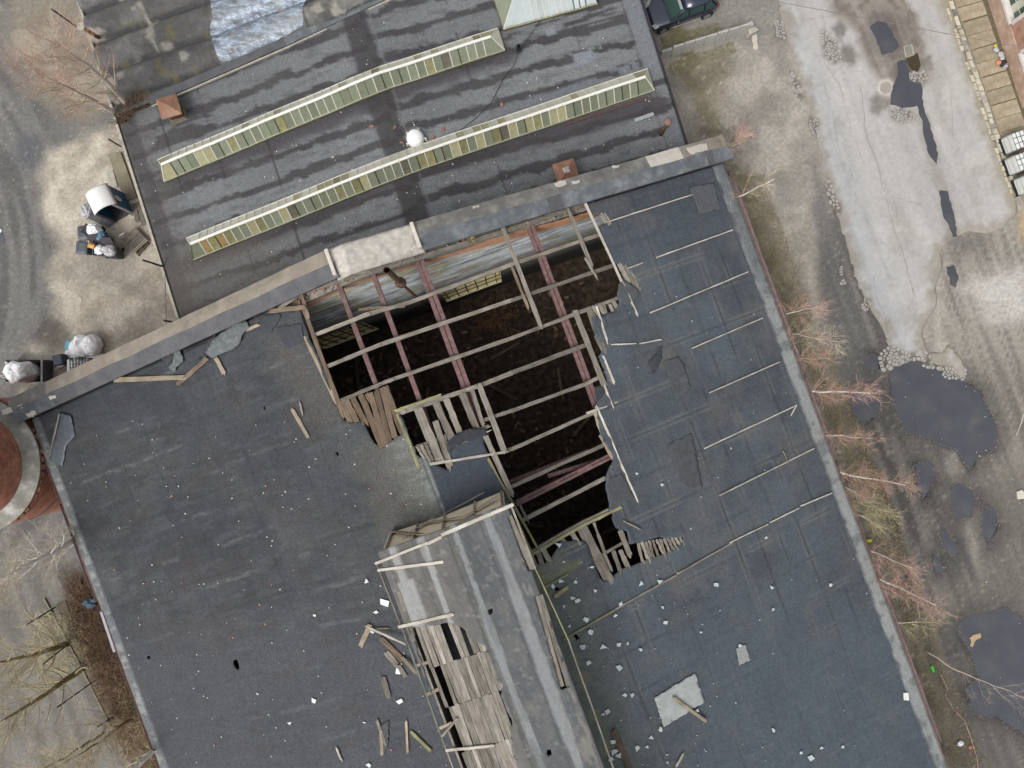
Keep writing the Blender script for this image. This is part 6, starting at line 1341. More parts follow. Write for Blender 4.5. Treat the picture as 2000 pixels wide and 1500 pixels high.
for i in range(8): m_ = MB(); m_.bar(a.lerp(b, i/7), d.lerp(c, i/7), .035, .05); m_.build('slat', BLACK, t)
for i in range(6): m_ = MB(); m_.bar(a.lerp(d, i/5)+Vector((0, 0, .03)), b.lerp(c, i/5)+Vector((0, 0, .03)), .03, .04); m_.build('slat', BLACK, t)
for i in (0.04, .5, .96):
    for j in (.08, .9): m_ = MB(); q = a.lerp(b, i).lerp(d.lerp(c, i), j); m_.box(q-Vector((0, 0, .06)), (.14, .14, .14)); m_.build('foot_block', BLACK, t)
m_ = MB(); m_.box(px(158, 716, .4), (1.25, .8, .8), None, 1, .05); tag(m_.build('white_crate', BAGW, bevel=.06), 'white wrapped load under the black plastic pallet', 'load')
p = px(112, 703, 1.0); t = empty('blue_bin', (p.x, p.y, 0), 'small dark blue bin between the tub and plastic pallet', 'bin'); NB = mat('navy_plastic', A(48, 58, 82), .15, 4, .4, .05)
m_ = MB(); m_.box((p.x, p.y, .48), (.5, .55, .92), Matrix.Rotation(.2, 3, 'Z'), 1.08); m_.build('body', BLACK, t); m_ = MB(); m_.box((p.x, p.y, .99), (.58, .62, .08), Matrix.Rotation(.2, 3, 'Z'), .85); m_.build('lid', NB, t, bevel=.03)
tag(plank('white_lath', px(105, 723, .3), px(123, 713, .35), .09, .03, WOOD_PALE), 'pale lath lying below the small blue bin', 'lath')
bag(118, 712, .5, .2, BAGW, 'small white bag beside the pale lath', (1, .8, .6), 25, 'white bulk bags by the coping')
for k, (x, y, m, lab) in enumerate([(157, 585, MORTAR, 'small pale scrap lying alone on the dry gravel'), (222, 643, MORTAR, 'curved white strip of plastic on the dry gravel'), (1, 452, BAGW, 'white scrap at the left picture edge beside a puddle')]):
    P = rough([tuple(px(x+dx, y+dy)[:2]) for dx, dy in ((-4, -3), (1, -5), (3, 1), (8 if k == 1 else 4, 3), (2, 5), (-3, 2))], .03, .06, k) if k != 2 else gp((-2, 447), (4, 449), (3, 454), (-2, 455)); m_ = MB(); m_.prism(P, .03, .05); tag(m_.build('litter_scrap', m), lab, 'litter')

# ------------------------------------------------------------------ round brick tower at the left edge
TC = Vector((-26.65, -4.02, 0)); tower = empty('brick_tower', TC, 'round red brick tower with pale cement ledge at the left edge', 'tower')
TB = mat_brick('orange_red_brick', A(202, 138, 110), A(176, 110, 86), A(124, 98, 84), 1.0, .5, .17)
def drum(name, prof, m, n=72, uvs=True, par=None):
    m_ = MB(); m_.lathe(prof, n, TC); o = m_.build(name, m, par or tower, origin=TC); me = o.data
    if uvs:
        l = me.uv_layers.new(name='UVMap'); R_ = prof[0][0]
        for p_ in me.polygons:
            for li in p_.loop_indices:
                co = me.vertices[me.loops[li].vertex_index].co; a = math.atan2(co.y, co.x); ca = math.atan2(p_.center.y, p_.center.x)
                if a-ca > math.pi: a -= 2*math.pi
                if a-ca < -math.pi: a += 2*math.pi
                l.data[li].uv = (a*R_, co.z)
    return o
drum('lower_drum', [(3.32, 0), (3.32, 5.75), (3.42, 5.78), (3.42, 5.95), (3.40, 6.0)], TB)
drum('ledge', [(3.46, 5.9), (3.47, 6.0), (3.1, 6.1), (2.74, 6.2)], mat('lichen_cement', A(150, 148, 138), .35, 1.3, .9, .7, .03, col2=A(200, 199, 196)), 72, False)
drum('upper_drum', [(2.73, 6.15), (2.6, 9.0)], TB); drum('string_course', [(2.6, 8.95), (2.72, 9.0), (2.72, 9.12), (2.5, 9.2)], CONC_D, 72, False); drum('upper_drum', [(2.46, 9.2), (2.40, 14)], TB); drum('cap', [(2.4, 14.0), (2.6, 14.1), (2.55, 14.4), (.01, 15.6)], CONC_D, 72, False)
for k in range(26):
    a = -.9+k*.11; m_ = MB(); m_.box(TC+Vector((math.cos(a)*3.47, math.sin(a)*3.47, 5.72)), (.1, .22, .16), Matrix.Rotation(a, 3, 'Z'), 1, .02)
    if rnd.random() < .75: m_.build('corbel_brick', BRICKR, tower)
m_ = MB()
for k in range(40):
    a = -1.3+2.6*k/39; m_.v += [TC+Vector((math.cos(a)*r_, math.sin(a)*r_, z_)) for r_, z_ in ((3.335, 3.3), (3.37, 3.32), (3.37, 3.38), (3.335, 3.4))]
for k in range(39):
    for j in range(3): m_.f.append((k*4+j, (k+1)*4+j, (k+1)*4+j+1, k*4+j+1))
m_.build('iron_band', DARKMETAL, tower)

# ------------------------------------------------------------------ south-west track: kerb wall, posts, slabs
kb = [px(88, 1168), px(162, 1306), px(262, 1505), px(300, 1580)]
kerbw = empty('kerb_wall', px(162, 1306), 'low concrete kerb running beside the slab track at lower left', 'kerb')
for a, b in zip(kb[:-1], kb[1:]): m_ = MB(); m_.bar(a+Vector((0, 0, .04)), b+Vector((0, 0, .04)), .09, .16); m_.build('kerb_block', mat('mossy_concrete', A(142, 142, 122), .2, 4, .9, .4, .01), kerbw, bevel=.02)
for a, b, h, lab in (((108,1186),(52,1220),2.6,'topmost'), ((140,1253),(83,1298),2.6,'second from the top'), ((184,1330),(111,1382),3.2,'third from the top'), ((232,1393),(190,1420),1.8,'lowest')):
    A_ = px(*a, 0); zt = H-(Vector((a[0]-1000, a[1]-750)).length/Vector((b[0]-1000, b[1]-750)).length)*H; m_ = MB(); m_.tube([A_, Vector((px(*b, zt).x, px(*b, zt).y, zt))], .04, 6); tag(m_.build('fence_post', DARKMETAL), 'dark steel fence post by the lower left kerb, %s of the four' % lab, 'post', 'fence posts along the kerb')
for k, q in enumerate([[(112,1180),(130,1172),(152,1240),(138,1248)], [(150,1262),(168,1252),(196,1316),(176,1326)], [(182,1340),(204,1328),(236,1388),(214,1400)], [(226,1410),(246,1400),(272,1466),(252,1478)]]):
    m_ = MB(); m_.prism([tuple(px(*p_)[:2]) for p_ in q], 0, .09); tag(m_.build('track_slab', mat('damp_concrete_slab', A(104, 98, 84), .22, 2, .9, .4, .01, objvar=.1), bevel=.02), 'damp concrete slab between the kerb and the brush, number %s from above' % ('one', 'two', 'three', 'four')[k], 'slab', 'damp slabs beside the kerb')
v, f = blob(px(176, 1178, .5), .32, 9, 24, 16, (1.2, .8, .5), .5, 3.0, .5); m_ = MB(); m_.add(v, f); tag(m_.build('blue_bag', mat('dull_blue_tarp', A(88, 116, 136), .25, 5, .6, .6, .02), None, True), 'crumpled blue plastic caught in the brush by the left eave', 'bag')

# ------------------------------------------------------------------ east side: car, panel wall, building, tanks, litter
fw_, rw_ = px(1294, 56, .3), px(1379, 27, .3); cd = (rw_-fw_); cd.z = 0; cl = cd.length; cd.normalize(); side = Vector((cd.y, -cd.x, 0))
if side.y > 0: side = -side                               # near side faces the hall
S0 = 2.62/cl; car_o = (fw_+rw_)/2-side*.72; car_o.z = 0
car = empty('car', car_o, 'dark blue compact car parked at the top beside the low roof', 'car')
PAINT = bpy.data.materials.new('navy_car_paint'); PAINT.use_nodes = True; _b = PAINT.node_tree.nodes['Principled BSDF']; _b.inputs['Base Color'].default_value = (.018, .024, .042, 1); _b.inputs['Roughness'].default_value = .28; _b.inputs['Metallic'].default_value = .35; _b.inputs['Coat Weight'].default_value = .8; _b.inputs['Coat Roughness'].default_value = .05
CGL = mat('tinted_car_glass', A(58, 82, 78), .1, 2, .06, 0, spec=.7); LAMP = mat('clear_headlamp', A(200, 204, 208), .1, 8, .15, 0, spec=.6); TAILR = mat('red_tail_lamp', (.45, .02, .02), .1, 4, .2, 0); ALLOY = mat('silver_alloy', A(168, 170, 174), .1, 6, .35, 0, metal=.4); TYRE = mat('tyre_rubber', A(40, 40, 42), .1, 20, .85, .2); CHROME = mat('bright_trim', A(205, 206, 208), .05, 5, .3, 0, metal=.3)
def C3(x, y, z): return car_o+cd*x+side*y+Vector((0, 0, z))     # x to the rear, y to the near side
xs = [-2.05, -1.98, -1.8, -1.3, -.75, -.5, 0, .6, 1.2, 1.65, 1.9, 2.0]; hw = [.50, .68, .79, .84, .85, .85, .86, .86, .85, .83, .77, .68]; belt = [.55, .72, .80, .90, .98, 1.0, 1.02, 1.03, 1.03, 1.0, .95, .80]; sill = [.35, .28, .22, .2, .18, .18, .18, .18, .2, .24, .3, .4]
m_ = MB(); k = 11
for x, w, b, s_ in zip(xs, hw, belt, sill):
    m_.v += [C3(x, y, z) for y, z in ((-w*.9, s_), (-w, s_+.15), (-w, b-.22), (-w*.95, b-.05), (-w*.8, b), (0, b+.03), (w*.8, b), (w*.95, b-.05), (w, b-.22), (w, s_+.15), (w*.9, s_))]
for i in range(len(xs)-1):
    for j in range(k): m_.f.append((i*k+j, (i+1)*k+j, (i+1)*k+(j+1) % k, i*k+(j+1) % k))
m_.f.append(tuple(range(k))); m_.f.append(tuple((len(xs)-1)*k+j for j in range(k))[::-1])
o = m_.build('body', PAINT, car, True); o.modifiers.new('sub', 'SUBSURF').levels = 1; o.modifiers['sub'].render_levels = 2
# cabin: pillars, panes, roof
RF, RR = -.25, 1.35; zr = 1.56; bx0, bx1 = -.98, 1.86
roof_pts = [(-.25, .58), (.4, .62), (1.1, .60), (1.42, .55)]
m_ = MB()
for x, w in roof_pts: m_.v += [C3(x, y, zr+dz-(.03 if x in (-.25, 1.42) else 0)) for y, dz in ((-w-.04, -.05), (-w, 0), (-w*.5, .03), (w*.5, .03), (w, 0), (w+.04, -.05))]
for i in range(3):
    for j in range(5): m_.f.append((i*6+j, (i+1)*6+j, (i+1)*6+j+1, i*6+j+1))
o = m_.build('roof', PAINT, car, True); s = o.modifiers.new('t', 'SOLIDIFY'); s.thickness = .04
def cpane(name, pts, m, th=.012): 
    q = [C3(*p_) for p_ in pts]; n_ = (q[1]-q[0]).cross(q[2]-q[0]).normalized()*th; m_ = MB(); n0 = len(q); m_.add([p_-n_ for p_ in q]+[p_+n_ for p_ in q], [tuple(range(n0))[::-1], tuple(range(n0, 2*n0))]+[(i, (i+1) % n0, n0+(i+1) % n0, n0+i) for i in range(n0)]); return m_.build(name, m, car)
cpane('windscreen', [(-1.0, -.72, .99), (-1.0, .72, .99), (-.28, .57, 1.52), (-.28, -.57, 1.52)], CGL); cpane('rear_window', [(1.86, .66, 1.05), (1.86, -.66, 1.05), (1.45, -.52, 1.50), (1.45, .52, 1.50)], CGL)
for s_ in (-1, 1):
    cpane('side_window', [(-.62, s_*.80, 1.04), (.02, s_*.80, 1.05), (.02, s_*.645, 1.47), (-.16, s_*.64, 1.46)], CGL); cpane('side_window', [(.10, s_*.80, 1.05), (.92, s_*.80, 1.06), (.92, s_*.64, 1.48), (.10, s_*.645, 1.48)], CGL); cpane('side_window', [(1.02, s_*.79, 1.07), (1.62, s_*.74, 1.08), (1.36, s_*.60, 1.47), (1.02, s_*.63, 1.48)], CGL)
    for a, b in (((-1.02, s_*.80, .98), (-.22, s_*.62, 1.53)), ((.06, s_*.81, 1.03), (.06, s_*.64, 1.52)), ((.97, s_*.81, 1.04), (.97, s_*.64, 1.52)), ((1.86, s_*.74, 1.02), (1.42, s_*.57, 1.52)), ((-.98, s_*.83, 1.0), (1.84, s_*.79, 1.04))):
        m_ = MB(); m_.bar(C3(*a), C3(*b), .07, .05); m_.build('pillar', PAINT, car)
    m_ = MB(); m_.bar(C3(-.2, s_*.60, 1.585), C3(1.35, s_*.58, 1.585), .035, .03); m_.build('roof_rail', BLACK, car)
    m_ = MB(); m_.box(C3(-.62, s_*.98, 1.05), (.14, .24, .16), Matrix((cd, side, Vector((0, 0, 1)))).transposed(), .85); m_.build('mirror', PAINT, car, bevel=.03)
    m_ = MB(); m_.bar(C3(-.75, s_*.885, .36), C3(.95, s_*.885, .36), .03, .05); m_.build('sill_trim', CHROME, car)
    cpane('headlight', [(-1.99, s_*.52, .72), (-1.86, s_*.80, .70), (-1.62, s_*.80, .86), (-1.80, s_*.56, .84)], LAMP, .02); cpane('tail_light', [(1.98, s_*.70, .78), (1.84, s_*.80, .80), (1.78, s_*.78, 1.08), (1.90, s_*.68, 1.08)], TAILR, .02)
    for x in (-1.31, 1.31):
        w = empty('x', (0, 0, 0)); bpy.data.objects.remove(w)
        m_ = MB(); m_.tube([C3(x, s_*.68, .31), C3(x, s_*.88, .31)], .31, 24); wh = m_.build('wheel', TYRE, car); m_ = MB(); m_.tube([C3(x, s_*.86, .31), C3(x, s_*.895, .31)], .21, 20); m_.build('rim', ALLOY, wh)
        m_ = MB(); m_.tube([C3(x, s_*.80, .34), C3(x, s_*.872, .34)], .37, 24); m_.build('wheel_arch', BLACK, car)
    for x in (-.55, .45): m_ = MB(); m_.bar(C3(x+.45, s_*.885, .86), C3(x+.6, s_*.885, .86), .03, .03); m_.build('door_handle', PAINT, car)
cpane('grille', [(-2.06, -.45, .45), (-2.06, .45, .45), (-2.0, .45, .66), (-2.0, -.45, .66)], BLACK, .02); m_ = MB(); m_.bar(C3(-2.06, -.12, .68), C3(-2.06, .12, .68), .03, .06); m_.build('badge_bar', CHROME, car)
for s_ in (-.35, .35): m_ = MB(); m_.bar(C3(-1.03, s_-.28, 1.01), C3(-.93, s_+.25, 1.07), .02, .02); m_.build('wiper', BLACK, car)
cpane('sun_visor_strip', [(-.42, -.5, 1.45), (-.42, .5, 1.45), (-.30, .55, 1.52), (-.30, -.55, 1.52)], mat('grey_sunshade', A(150, 156, 162), .1, 4, .4, 0), .016)
# concrete panel wall
pw = empty('panel_wall', px(1370, 95), 'low wall of cracked grey concrete panels below the parked car', 'wall'); a, b = px(1288, 117), px(1456, 68); n = 8; dirn = (b-a).normalized(); nr = Vector((-dirn.y, dirn.x, 0))
tops = [.85, 1.0, 1.05, 1.05, 1.08, 1.1, 1.1, 1.12]
for i in range(n):
    p0, p1 = a.lerp(b, i/n), a.lerp(b, (i+1)/n); p1 = p1-dirn*.03; h = tops[i]; m_ = MB(); q = [p0-nr*.06, p1-nr*.06, p1+nr*.06, p0+nr*.06]; m_.add([x_+Vector((0, 0, -.02)) for x_ in q]+[x_+nr*.12+Vector((0, 0, h+rnd.uniform(-.02, .02))) for x_ in q], [(3, 2, 1, 0), (4, 5, 6, 7), (0, 1, 5, 4), (1, 2, 6, 5), (2, 3, 7, 6), (3, 0, 4, 7)]); m_.build('concrete_panel', mat('pale_concrete_panel', A(172, 170, 164), .14, 2.5, .9, .4, .01, objvar=.08), pw, bevel=.015)
m_ = MB(); m_.box(b+dirn*.25+Vector((0, 0, .25)), (.6, .4, .5), Matrix.Rotation(.4, 3, 'Z'), .8, .08); m_.build('end_block', CONC, pw, bevel=.05)
P = rough(gp((1452,50),(1468,42),(1476,66),(1479,98),(1471,98),(1466,70)), .05, .15, 4); m_ = MB(); m_.prism(P, 0, .07); tag(m_.build('concrete_spill', mat('pale_spilled_concrete', A(196, 188, 176), .1, 4, .95, .4)), 'pale strip of spilled concrete at the end of the panel wall', 'concrete')
# east brick building with green gridded windows
ea, eb = px(1908, -60), px(1995, 212); ed = (eb-ea).normalized(); en = Vector((-ed.y, ed.x, 0));
if en.x < 0: en = -en
east = empty('brick_building', eb, 'red brick building with green gridded windows at the upper right corner', 'building'); L = (eb-ea).length; PINK = mat('stained_pink_render', A(186, 158, 138), .2, 2.2, .9, .5, .01, col2=A(206, 186, 168)); WHR = mat('flaking_white_render', A(220, 214, 208), .15, 3, .9, .5, .01); BR2 = mat_brick('pink_red_brick', A(190, 132, 110), A(172, 112, 94), A(190, 172, 156))
def eP(s_, d, z): return ea+ed*s_+en*d+Vector((0, 0, z))
def eblock(name, s0, s1, d0, d1, z0, z1, m, par=None, uvb=False):
    m_ = MB(); m_.prism([tuple(eP(a_, b_, 0)[:2]) for a_, b_ in ((s0, d0), (s1, d0), (s1, d1), (s0, d1))], z0, z1); o = m_.build(name, m, par or east)
    if uvb: add_uv_box(o)
    return o
def s_at(y): return ((px(1861+y*.345+64, y)-ea).dot(ed))
w2a, w2b = s_at(124), s_at(196); w1b = s_at(62); w1a = w1b-2.8
eblock('plinth', -4, L, 0, .3, 0, 1.0, PINK); eblock('wall', -4, w1a, .05, .5, 1.0, 6, BR2, None, True); eblock('wall', w1b, w2a, .05, .5, 1.0, 6, BR2, None, True); eblock('wall', w2b, L, .05, .5, 1.0, 6, BR2, None, True); eblock('wall', w1a, w1b, .06, .5, 3.9, 6, BR2, None, True); eblock('wall', w2a, w2b, .06, .5, 3.9, 6, BR2, None, True); eblock('back_wall', -4, L, .5, 8, 0, 5.9, BR2, None, True); eblock('roof', -4.2, L+.2, -.15, 8.2, 6.02, 6.2, FELT_COPING_DARK)
GW = mat('bottle_green_glass', A(78, 102, 84), .15, 2, .15, 0, objvar=.3, spec=.5)
for s0, s1 in ((w1a, w1b), (w2a, w2b)):
    eblock('sill', s0-.1, s1+.1, -.06, .36, 1.003, 1.14, WHR); eblock('jamb', s0-.22, s0-.005, .0, .045, 1.15, 4.0, WHR); eblock('jamb', s1+.005, s1+.22, .0, .045, 1.15, 4.0, WHR)
    wf = eblock('window', s0, s1, .30, .36, 1.15, 3.9, DARKMETAL); nc, nr_ = 7, 6
    for i in range(nc):
        for j in range(nr_): eblock('pane', s0+(s1-s0)*(i+.04)/nc, s0+(s1-s0)*(i+.96)/nc, .275, .297, 1.15+2.75*(j+.04)/nr_, 1.15+2.75*(j+.96)/nr_, GW if rnd.random() < .9 else G_PALE, wf)
    for i in range(nc+1): m_ = MB(); m_.bar(eP(s0+(s1-s0)*i/nc, .265, 1.15), eP(s0+(s1-s0)*i/nc, .265, 3.9), .04, .03, en); m_.build('muntin', BARW, wf)
    for j in range(nr_+1): m_ = MB(); m_.bar(eP(s0, .262, 1.15+2.75*j/nr_), eP(s1, .262, 1.15+2.75*j/nr_), .03, .04); m_.build('muntin', BARW, wf)
# liquid tanks in wire cages at the right edge
def cage_tank(x, y, label):
    c = px(x, y, 1.12); t = empty('cage_tank', (c.x, c.y, .1), label, 'tank', 'caged liquid tanks at the right edge'); R = Matrix.Rotation(math.radians(20), 3, 'Z'); q = lambda a_, b_, z: Vector((c.x, c.y, 0))+R @ Vector((a_, b_, z))
    m_ = MB(); m_.box((c.x, c.y, .66), (1.14, .94, .92), R); m_.build('tank', mat('milky_tank_plastic', A(226, 230, 224), .06, 3, .35, 0), t, bevel=.08); m_ = MB(); m_.box((c.x, c.y, .14), (1.2, 1.0, .12), R); m_.build('pallet_base', BLACK, t)
    for a_ in (-.58, -.35, -.12, .12, .35, .58):
        for s_ in (-.49, .49): m_ = MB(); m_.tube([q(a_, s_, .2), q(a_, s_, 1.15)], .014, 5); m_.build('cage_bar', ALLOY, t)
        m_ = MB(); m_.tube([q(a_, -.49, 1.15), q(a_, .49, 1.15)], .014, 5); m_.build('cage_bar', DARKMETAL, t)
    for b_ in (-.49, -.16, .16, .49): m_ = MB(); m_.tube([q(-.58, b_, 1.16), q(.58, b_, 1.16)], .014, 5); m_.build('cage_bar', DARKMETAL, t)
    for z in (.45, .8): m_ = MB(); m_.tube([q(-.58, -.49, z), q(.58, -.49, z), q(.58, .49, z), q(-.58, .49, z), q(-.58, -.49, z)], .014, 5); m_.build('cage_bar', ALLOY, t)
    m_ = MB(); m_.tube([q(0, 0, 1.1), q(0, 0, 1.18)], .11, 16); m_.build('lid', WHITEP, t)
cage_tank(1999, 270, 'white caged liquid tank, uppermost at the right edge'); cage_tank(2006, 312, 'bluish white caged liquid tank, middle one at the right edge'); cage_tank(2024, 352, 'white caged liquid tank, lowest at the right edge')
for k, (x, y, r_, m, lab) in enumerate([(1946,97,.15,BAGS,'pale litter bag at the foot of the upper right building'), (1955,106,.17,BAGS,'silvery bag second in the row by the upper right building'), (1958,114,.14,BAGS,'small pale bag third in the row by the upper right building'), (1951,122,.16,mat('orange_bag', A(214, 140, 108), .2, 5, .6, .4),'small orange bag in the row by the upper right building'), (1959,124,.2,BLACK,'black bag in the row by the upper right building'), (1963,128,.15,BAGS,'silvery bag lowest in the row by the building'), (1944,90,.1,mat('yellow_rag', A(206, 190, 72), .15, 5, .7, .3),'tiny yellow rag above the row of bags')]):
    bag(x, y, .2, r_, m, lab, (1, 1, .7), 40+k, 'litter row by the building', 14, .35)
# manhole and drain grate
c = px(1731, 171, .07); t = empty('manhole', c, 'round grey manhole cover on a pale patch in the road', 'manhole'); m_ = MB(); m_.lathe([(.36, -.04), (.36, .02), (.31, .025), (.30, .012)], 28, c); m_.build('rim', CONC, t); m_ = MB(); m_.lathe([(.295, -.02), (.295, .018), (.001, .02)], 28, c); m_.build('cover', mat('grey_iron_cover', A(158, 150, 144), .12, 14, .7, .5, .01), t)
t = empty('drain_grate', px(1774, 98, .07), 'pale iron drain grate beside the pothole in the road', 'grate'); a, b, c, d = px(1765, 91, .1), px(1780, 87, .1), px(1785, 107, .1), px(1769, 111, .1)
for p_, q_ in ((a, b), (b, c), (c, d), (d, a)): m_ = MB(); m_.bar(p_, q_, .05, .05); m_.build('frame_bar', CONC, t)
for i in range(1, 9): m_ = MB(); m_.bar(a.lerp(d, i/9), b.lerp(c, i/9), .035, .04); m_.build('grate_bar', CONC, t)
m_ = MB(); m_.add([a-Vector((0, 0, .028)), d-Vector((0, 0, .028)), c-Vector((0, 0, .028)), b-Vector((0, 0, .028))], [(0, 1, 2, 3)]); m_.build('pit_dark_sheet', BLACK, t)  # flat black sheet stands in for the darkness below the bars
# small litter
p = px(1821, 1306, .08); t = empty('green_bottle', p, 'bright green plastic bottle lying in the grass at lower right', 'bottle'); GRN = mat('bright_green_plastic', A(72, 214, 52), .1, 4, .4, 0); m_ = MB(); m_.tube([p+Vector((-.07, .17, 0)), p+Vector((.05, -.14, 0))], .09, 12); m_.build('body', GRN, t); m_ = MB(); m_.tube([p+Vector((.05, -.14, 0)), p+Vector((.07, -.19, 0)), p+Vector((.08, -.22, 0))], [.085, .04, .035], 10); m_.build('neck', GRN, t)
bag(1698, 1056, .15, .13, mat('yellow_plastic', A(228, 214, 52), .15, 5, .5, .3), 'small yellow plastic scrap beside the right gutter', (1.2, .8, .5), 61, 'coloured litter by the right eave'); bag(1876, 1452, .12, .16, BAGW, 'white scrap in the grass at the lower right', (1.2, 1, .5), 62, 'coloured litter by the right eave'); bag(1895, 1460, .1, .1, mat('salmon_scrap', A(206, 128, 104), .15, 5, .7, .3), 'salmon pink scrap in the grass at the lower right', (1.2, 1, .5), 63, 'coloured litter by the right eave')
P = rough(gp((1893,1246),(1900,1240),(1914,1236),(1916,1244),(1906,1250),(1902,1256),(1899,1264),(1894,1262),(1896,1254)), .03, .08, 3); m_ = MB(); m_.prism(P, .0, .03); tag(m_.build('cardboard_scrap', mat('tan_cardboard', A(184, 160, 128), .15, 5, .9, .3)), 'torn tan cardboard floating in the lower right puddle', 'cardboard')
for k, (x, y) in enumerate([(1991, 966), (1984, 832)]): P = rough(gp((x-8, y-6), (x+2, y-10), (x+9, y-2), (x+7, y+8), (x-5, y+9)), .03, .1, k) if k == 0 else None; m_ = MB() if P else None; (m_.prism(P, .0, .12), tag(m_.build('pale_stone', MORTAR, bevel=.02), 'flat pale stone lying in the mud at the right edge', 'stone')) if P else None
wire([px(1838, 1318, .05), px(1850, 1345, .05), px(1846, 1358, .05), px(1862, 1385, .05), px(1884, 1408, .05), px(1896, 1440, .05), px(1908, 1480, .05), px(1912, 1510, .05)], .025, 'faded red and white tape trailing through the lower right grass', mat('faded_red_white_tape', A(196, 156, 146), .3, 6, .7, 0, col2=A(222, 214, 206)))
P_ = [px(1985, 850, .04), px(1990, 838, .05), px(1996, 822, .04), px(1999, 808, .04)]; wire(P_, .03, 'bleached stick lying in the mud at the right edge', MORTAR)
# scattered white pebbles: too small to pick apart
m_ = MB()
for k in range(900):
    x, y = (rnd.uniform(0, 360), rnd.uniform(0, 760)) if rnd.random() < .4 else (rnd.uniform(1290, 2000), rnd.uniform(0, 1500))
    p = px(x, y, .025); u, v = w2uv(p); s_ = rnd.uniform(.015, .05)*(1.6 if rnd.random() < .05 else 1)
    m_.box(p, (s_*1.3, s_, s_*.6), Matrix.Rotation(rnd.uniform(0, 3), 3, 'Z'), .8, s_*.2)
tag(m_.build('pebbles', mat('pale_pebble', A(186, 180, 166), .2, 5, .9, 0)), 'pale pebbles scattered over the dirt yards', 'pebbles', kind='stuff')

# ------------------------------------------------------------------ bare trees, brush, dry grass
BIRCH = mat('white_birch_bark', A(232, 224, 214), .16, 6, .8, .3, .01, col2=A(250, 246, 240)); PALEB = mat('pinkish_grey_bark', A(214, 198, 182), .22, 6, .85, .3, .01); GREENB = mat('olive_bark', A(152, 140, 96), .25, 6, .85, .3, .01)
TW_RED = mat('red_twigs', A(212, 172, 156), .15, 3, .9, 0, col2=A(222, 184, 168)); TW_PINK = mat('pink_brown_twigs', A(200, 164, 144), .2, 3, .9, 0); TW_PALE = mat('pale_twigs', A(214, 200, 174), .18, 3, .9, 0); TW_OL = mat('olive_straw_twigs', A(204, 192, 152), .2, 3, .9, 0); TW_BR = mat('brown_twigs', A(128, 104, 82), .25, 3, .9, 0)
def bare_tree(base, pts, r0, label, seed, nlimb=14, limb=1.6, ntw=7, tw=.7, mt=BIRCH, mtw=TW_PINK, start=.35, mlimb=None, group=None, name='birch_tree', up=.6, twr=.005):
    r = random.Random(seed); t = empty(name, base, label, 'tree', group)
    P = []; pts = [Vector(p) for p in pts]
    for a, b in zip(pts[:-1], pts[1:]):
        for k in range(5): P.append(a.lerp(b, k/5)+Vector((r.uniform(-.04, .04), r.uniform(-.04, .04), 0)))
    P.append(pts[-1]); n = len(P); R_ = [r0*(1-.86*i/(n-1)) for i in range(n)]; m_ = MB(); m_.tube(P, R_, 7); m_.build('trunk', mt, t, True)
    lm, cm = MB(), MB(); axis = (pts[-1]-pts[0]).normalized()
    for i in range(nlimb):
        f = start+(1-start)*(i+r.random())/nlimb; j = min(int(f*(n-1)), n-2); o = P[j].lerp(P[j+1], f*(n-1)-j); az = r.uniform(0, 6.28); x = axis.orthogonal().normalized(); y = axis.cross(x)
        d = ((x*math.cos(az)+y*math.sin(az))+axis*r.uniform(up*.5, up*1.5)).normalized(); L = limb*(1.15-.75*f)*r.uniform(.6, 1.2); Q = [o]; dd = d.copy()
        for k in range(5): dd = (dd+Vector((r.uniform(-.2, .2), r.uniform(-.2, .2), .10))).normalized(); Q.append(Q[-1]+dd*L/5)
        rb = max(R_[j]*.36, .009); lm.tube(Q, [rb*(1-.8*k/5) for k in range(6)], 4, False)
        for q in range(ntw):
            k = r.randint(1, 5); s_ = Q[k]; d2 = (dd*.8+Vector((r.uniform(-1, 1), r.uniform(-1, 1), r.uniform(-.3, .9)))).normalized(); l2 = tw*r.uniform(.5, 1.2); e1 = s_+d2*l2*.5+Vector((r.uniform(-.06, .06), r.uniform(-.06, .06), 0)); e2 = e1+(d2+Vector((r.uniform(-.4, .4), r.uniform(-.4, .4), .1))).normalized()*l2*.5
            cm.tube([s_, e1, e2], [twr, twr*.75, twr*.3], 3, False)
            for _ in range(2):
                d3 = (d2+Vector((r.uniform(-.8, .8), r.uniform(-.8, .8), r.uniform(-.4, .5)))).normalized(); cm.tube([e1, e1+d3*l2*r.uniform(.3, .6)], [twr*.6, twr*.3], 3, False)
    if lm.v: lm.build('limbs', mlimb or mt, t)
    if cm.v: cm.build('crown', mtw, t)
    return t
def grown(b, zb, tip, zt, ground=True):
    B = px(*b, zb); T = px(*tip, zt); return [Vector((B.x, B.y, 0)), B, T] if ground else [B, B.lerp(T, .5), T]
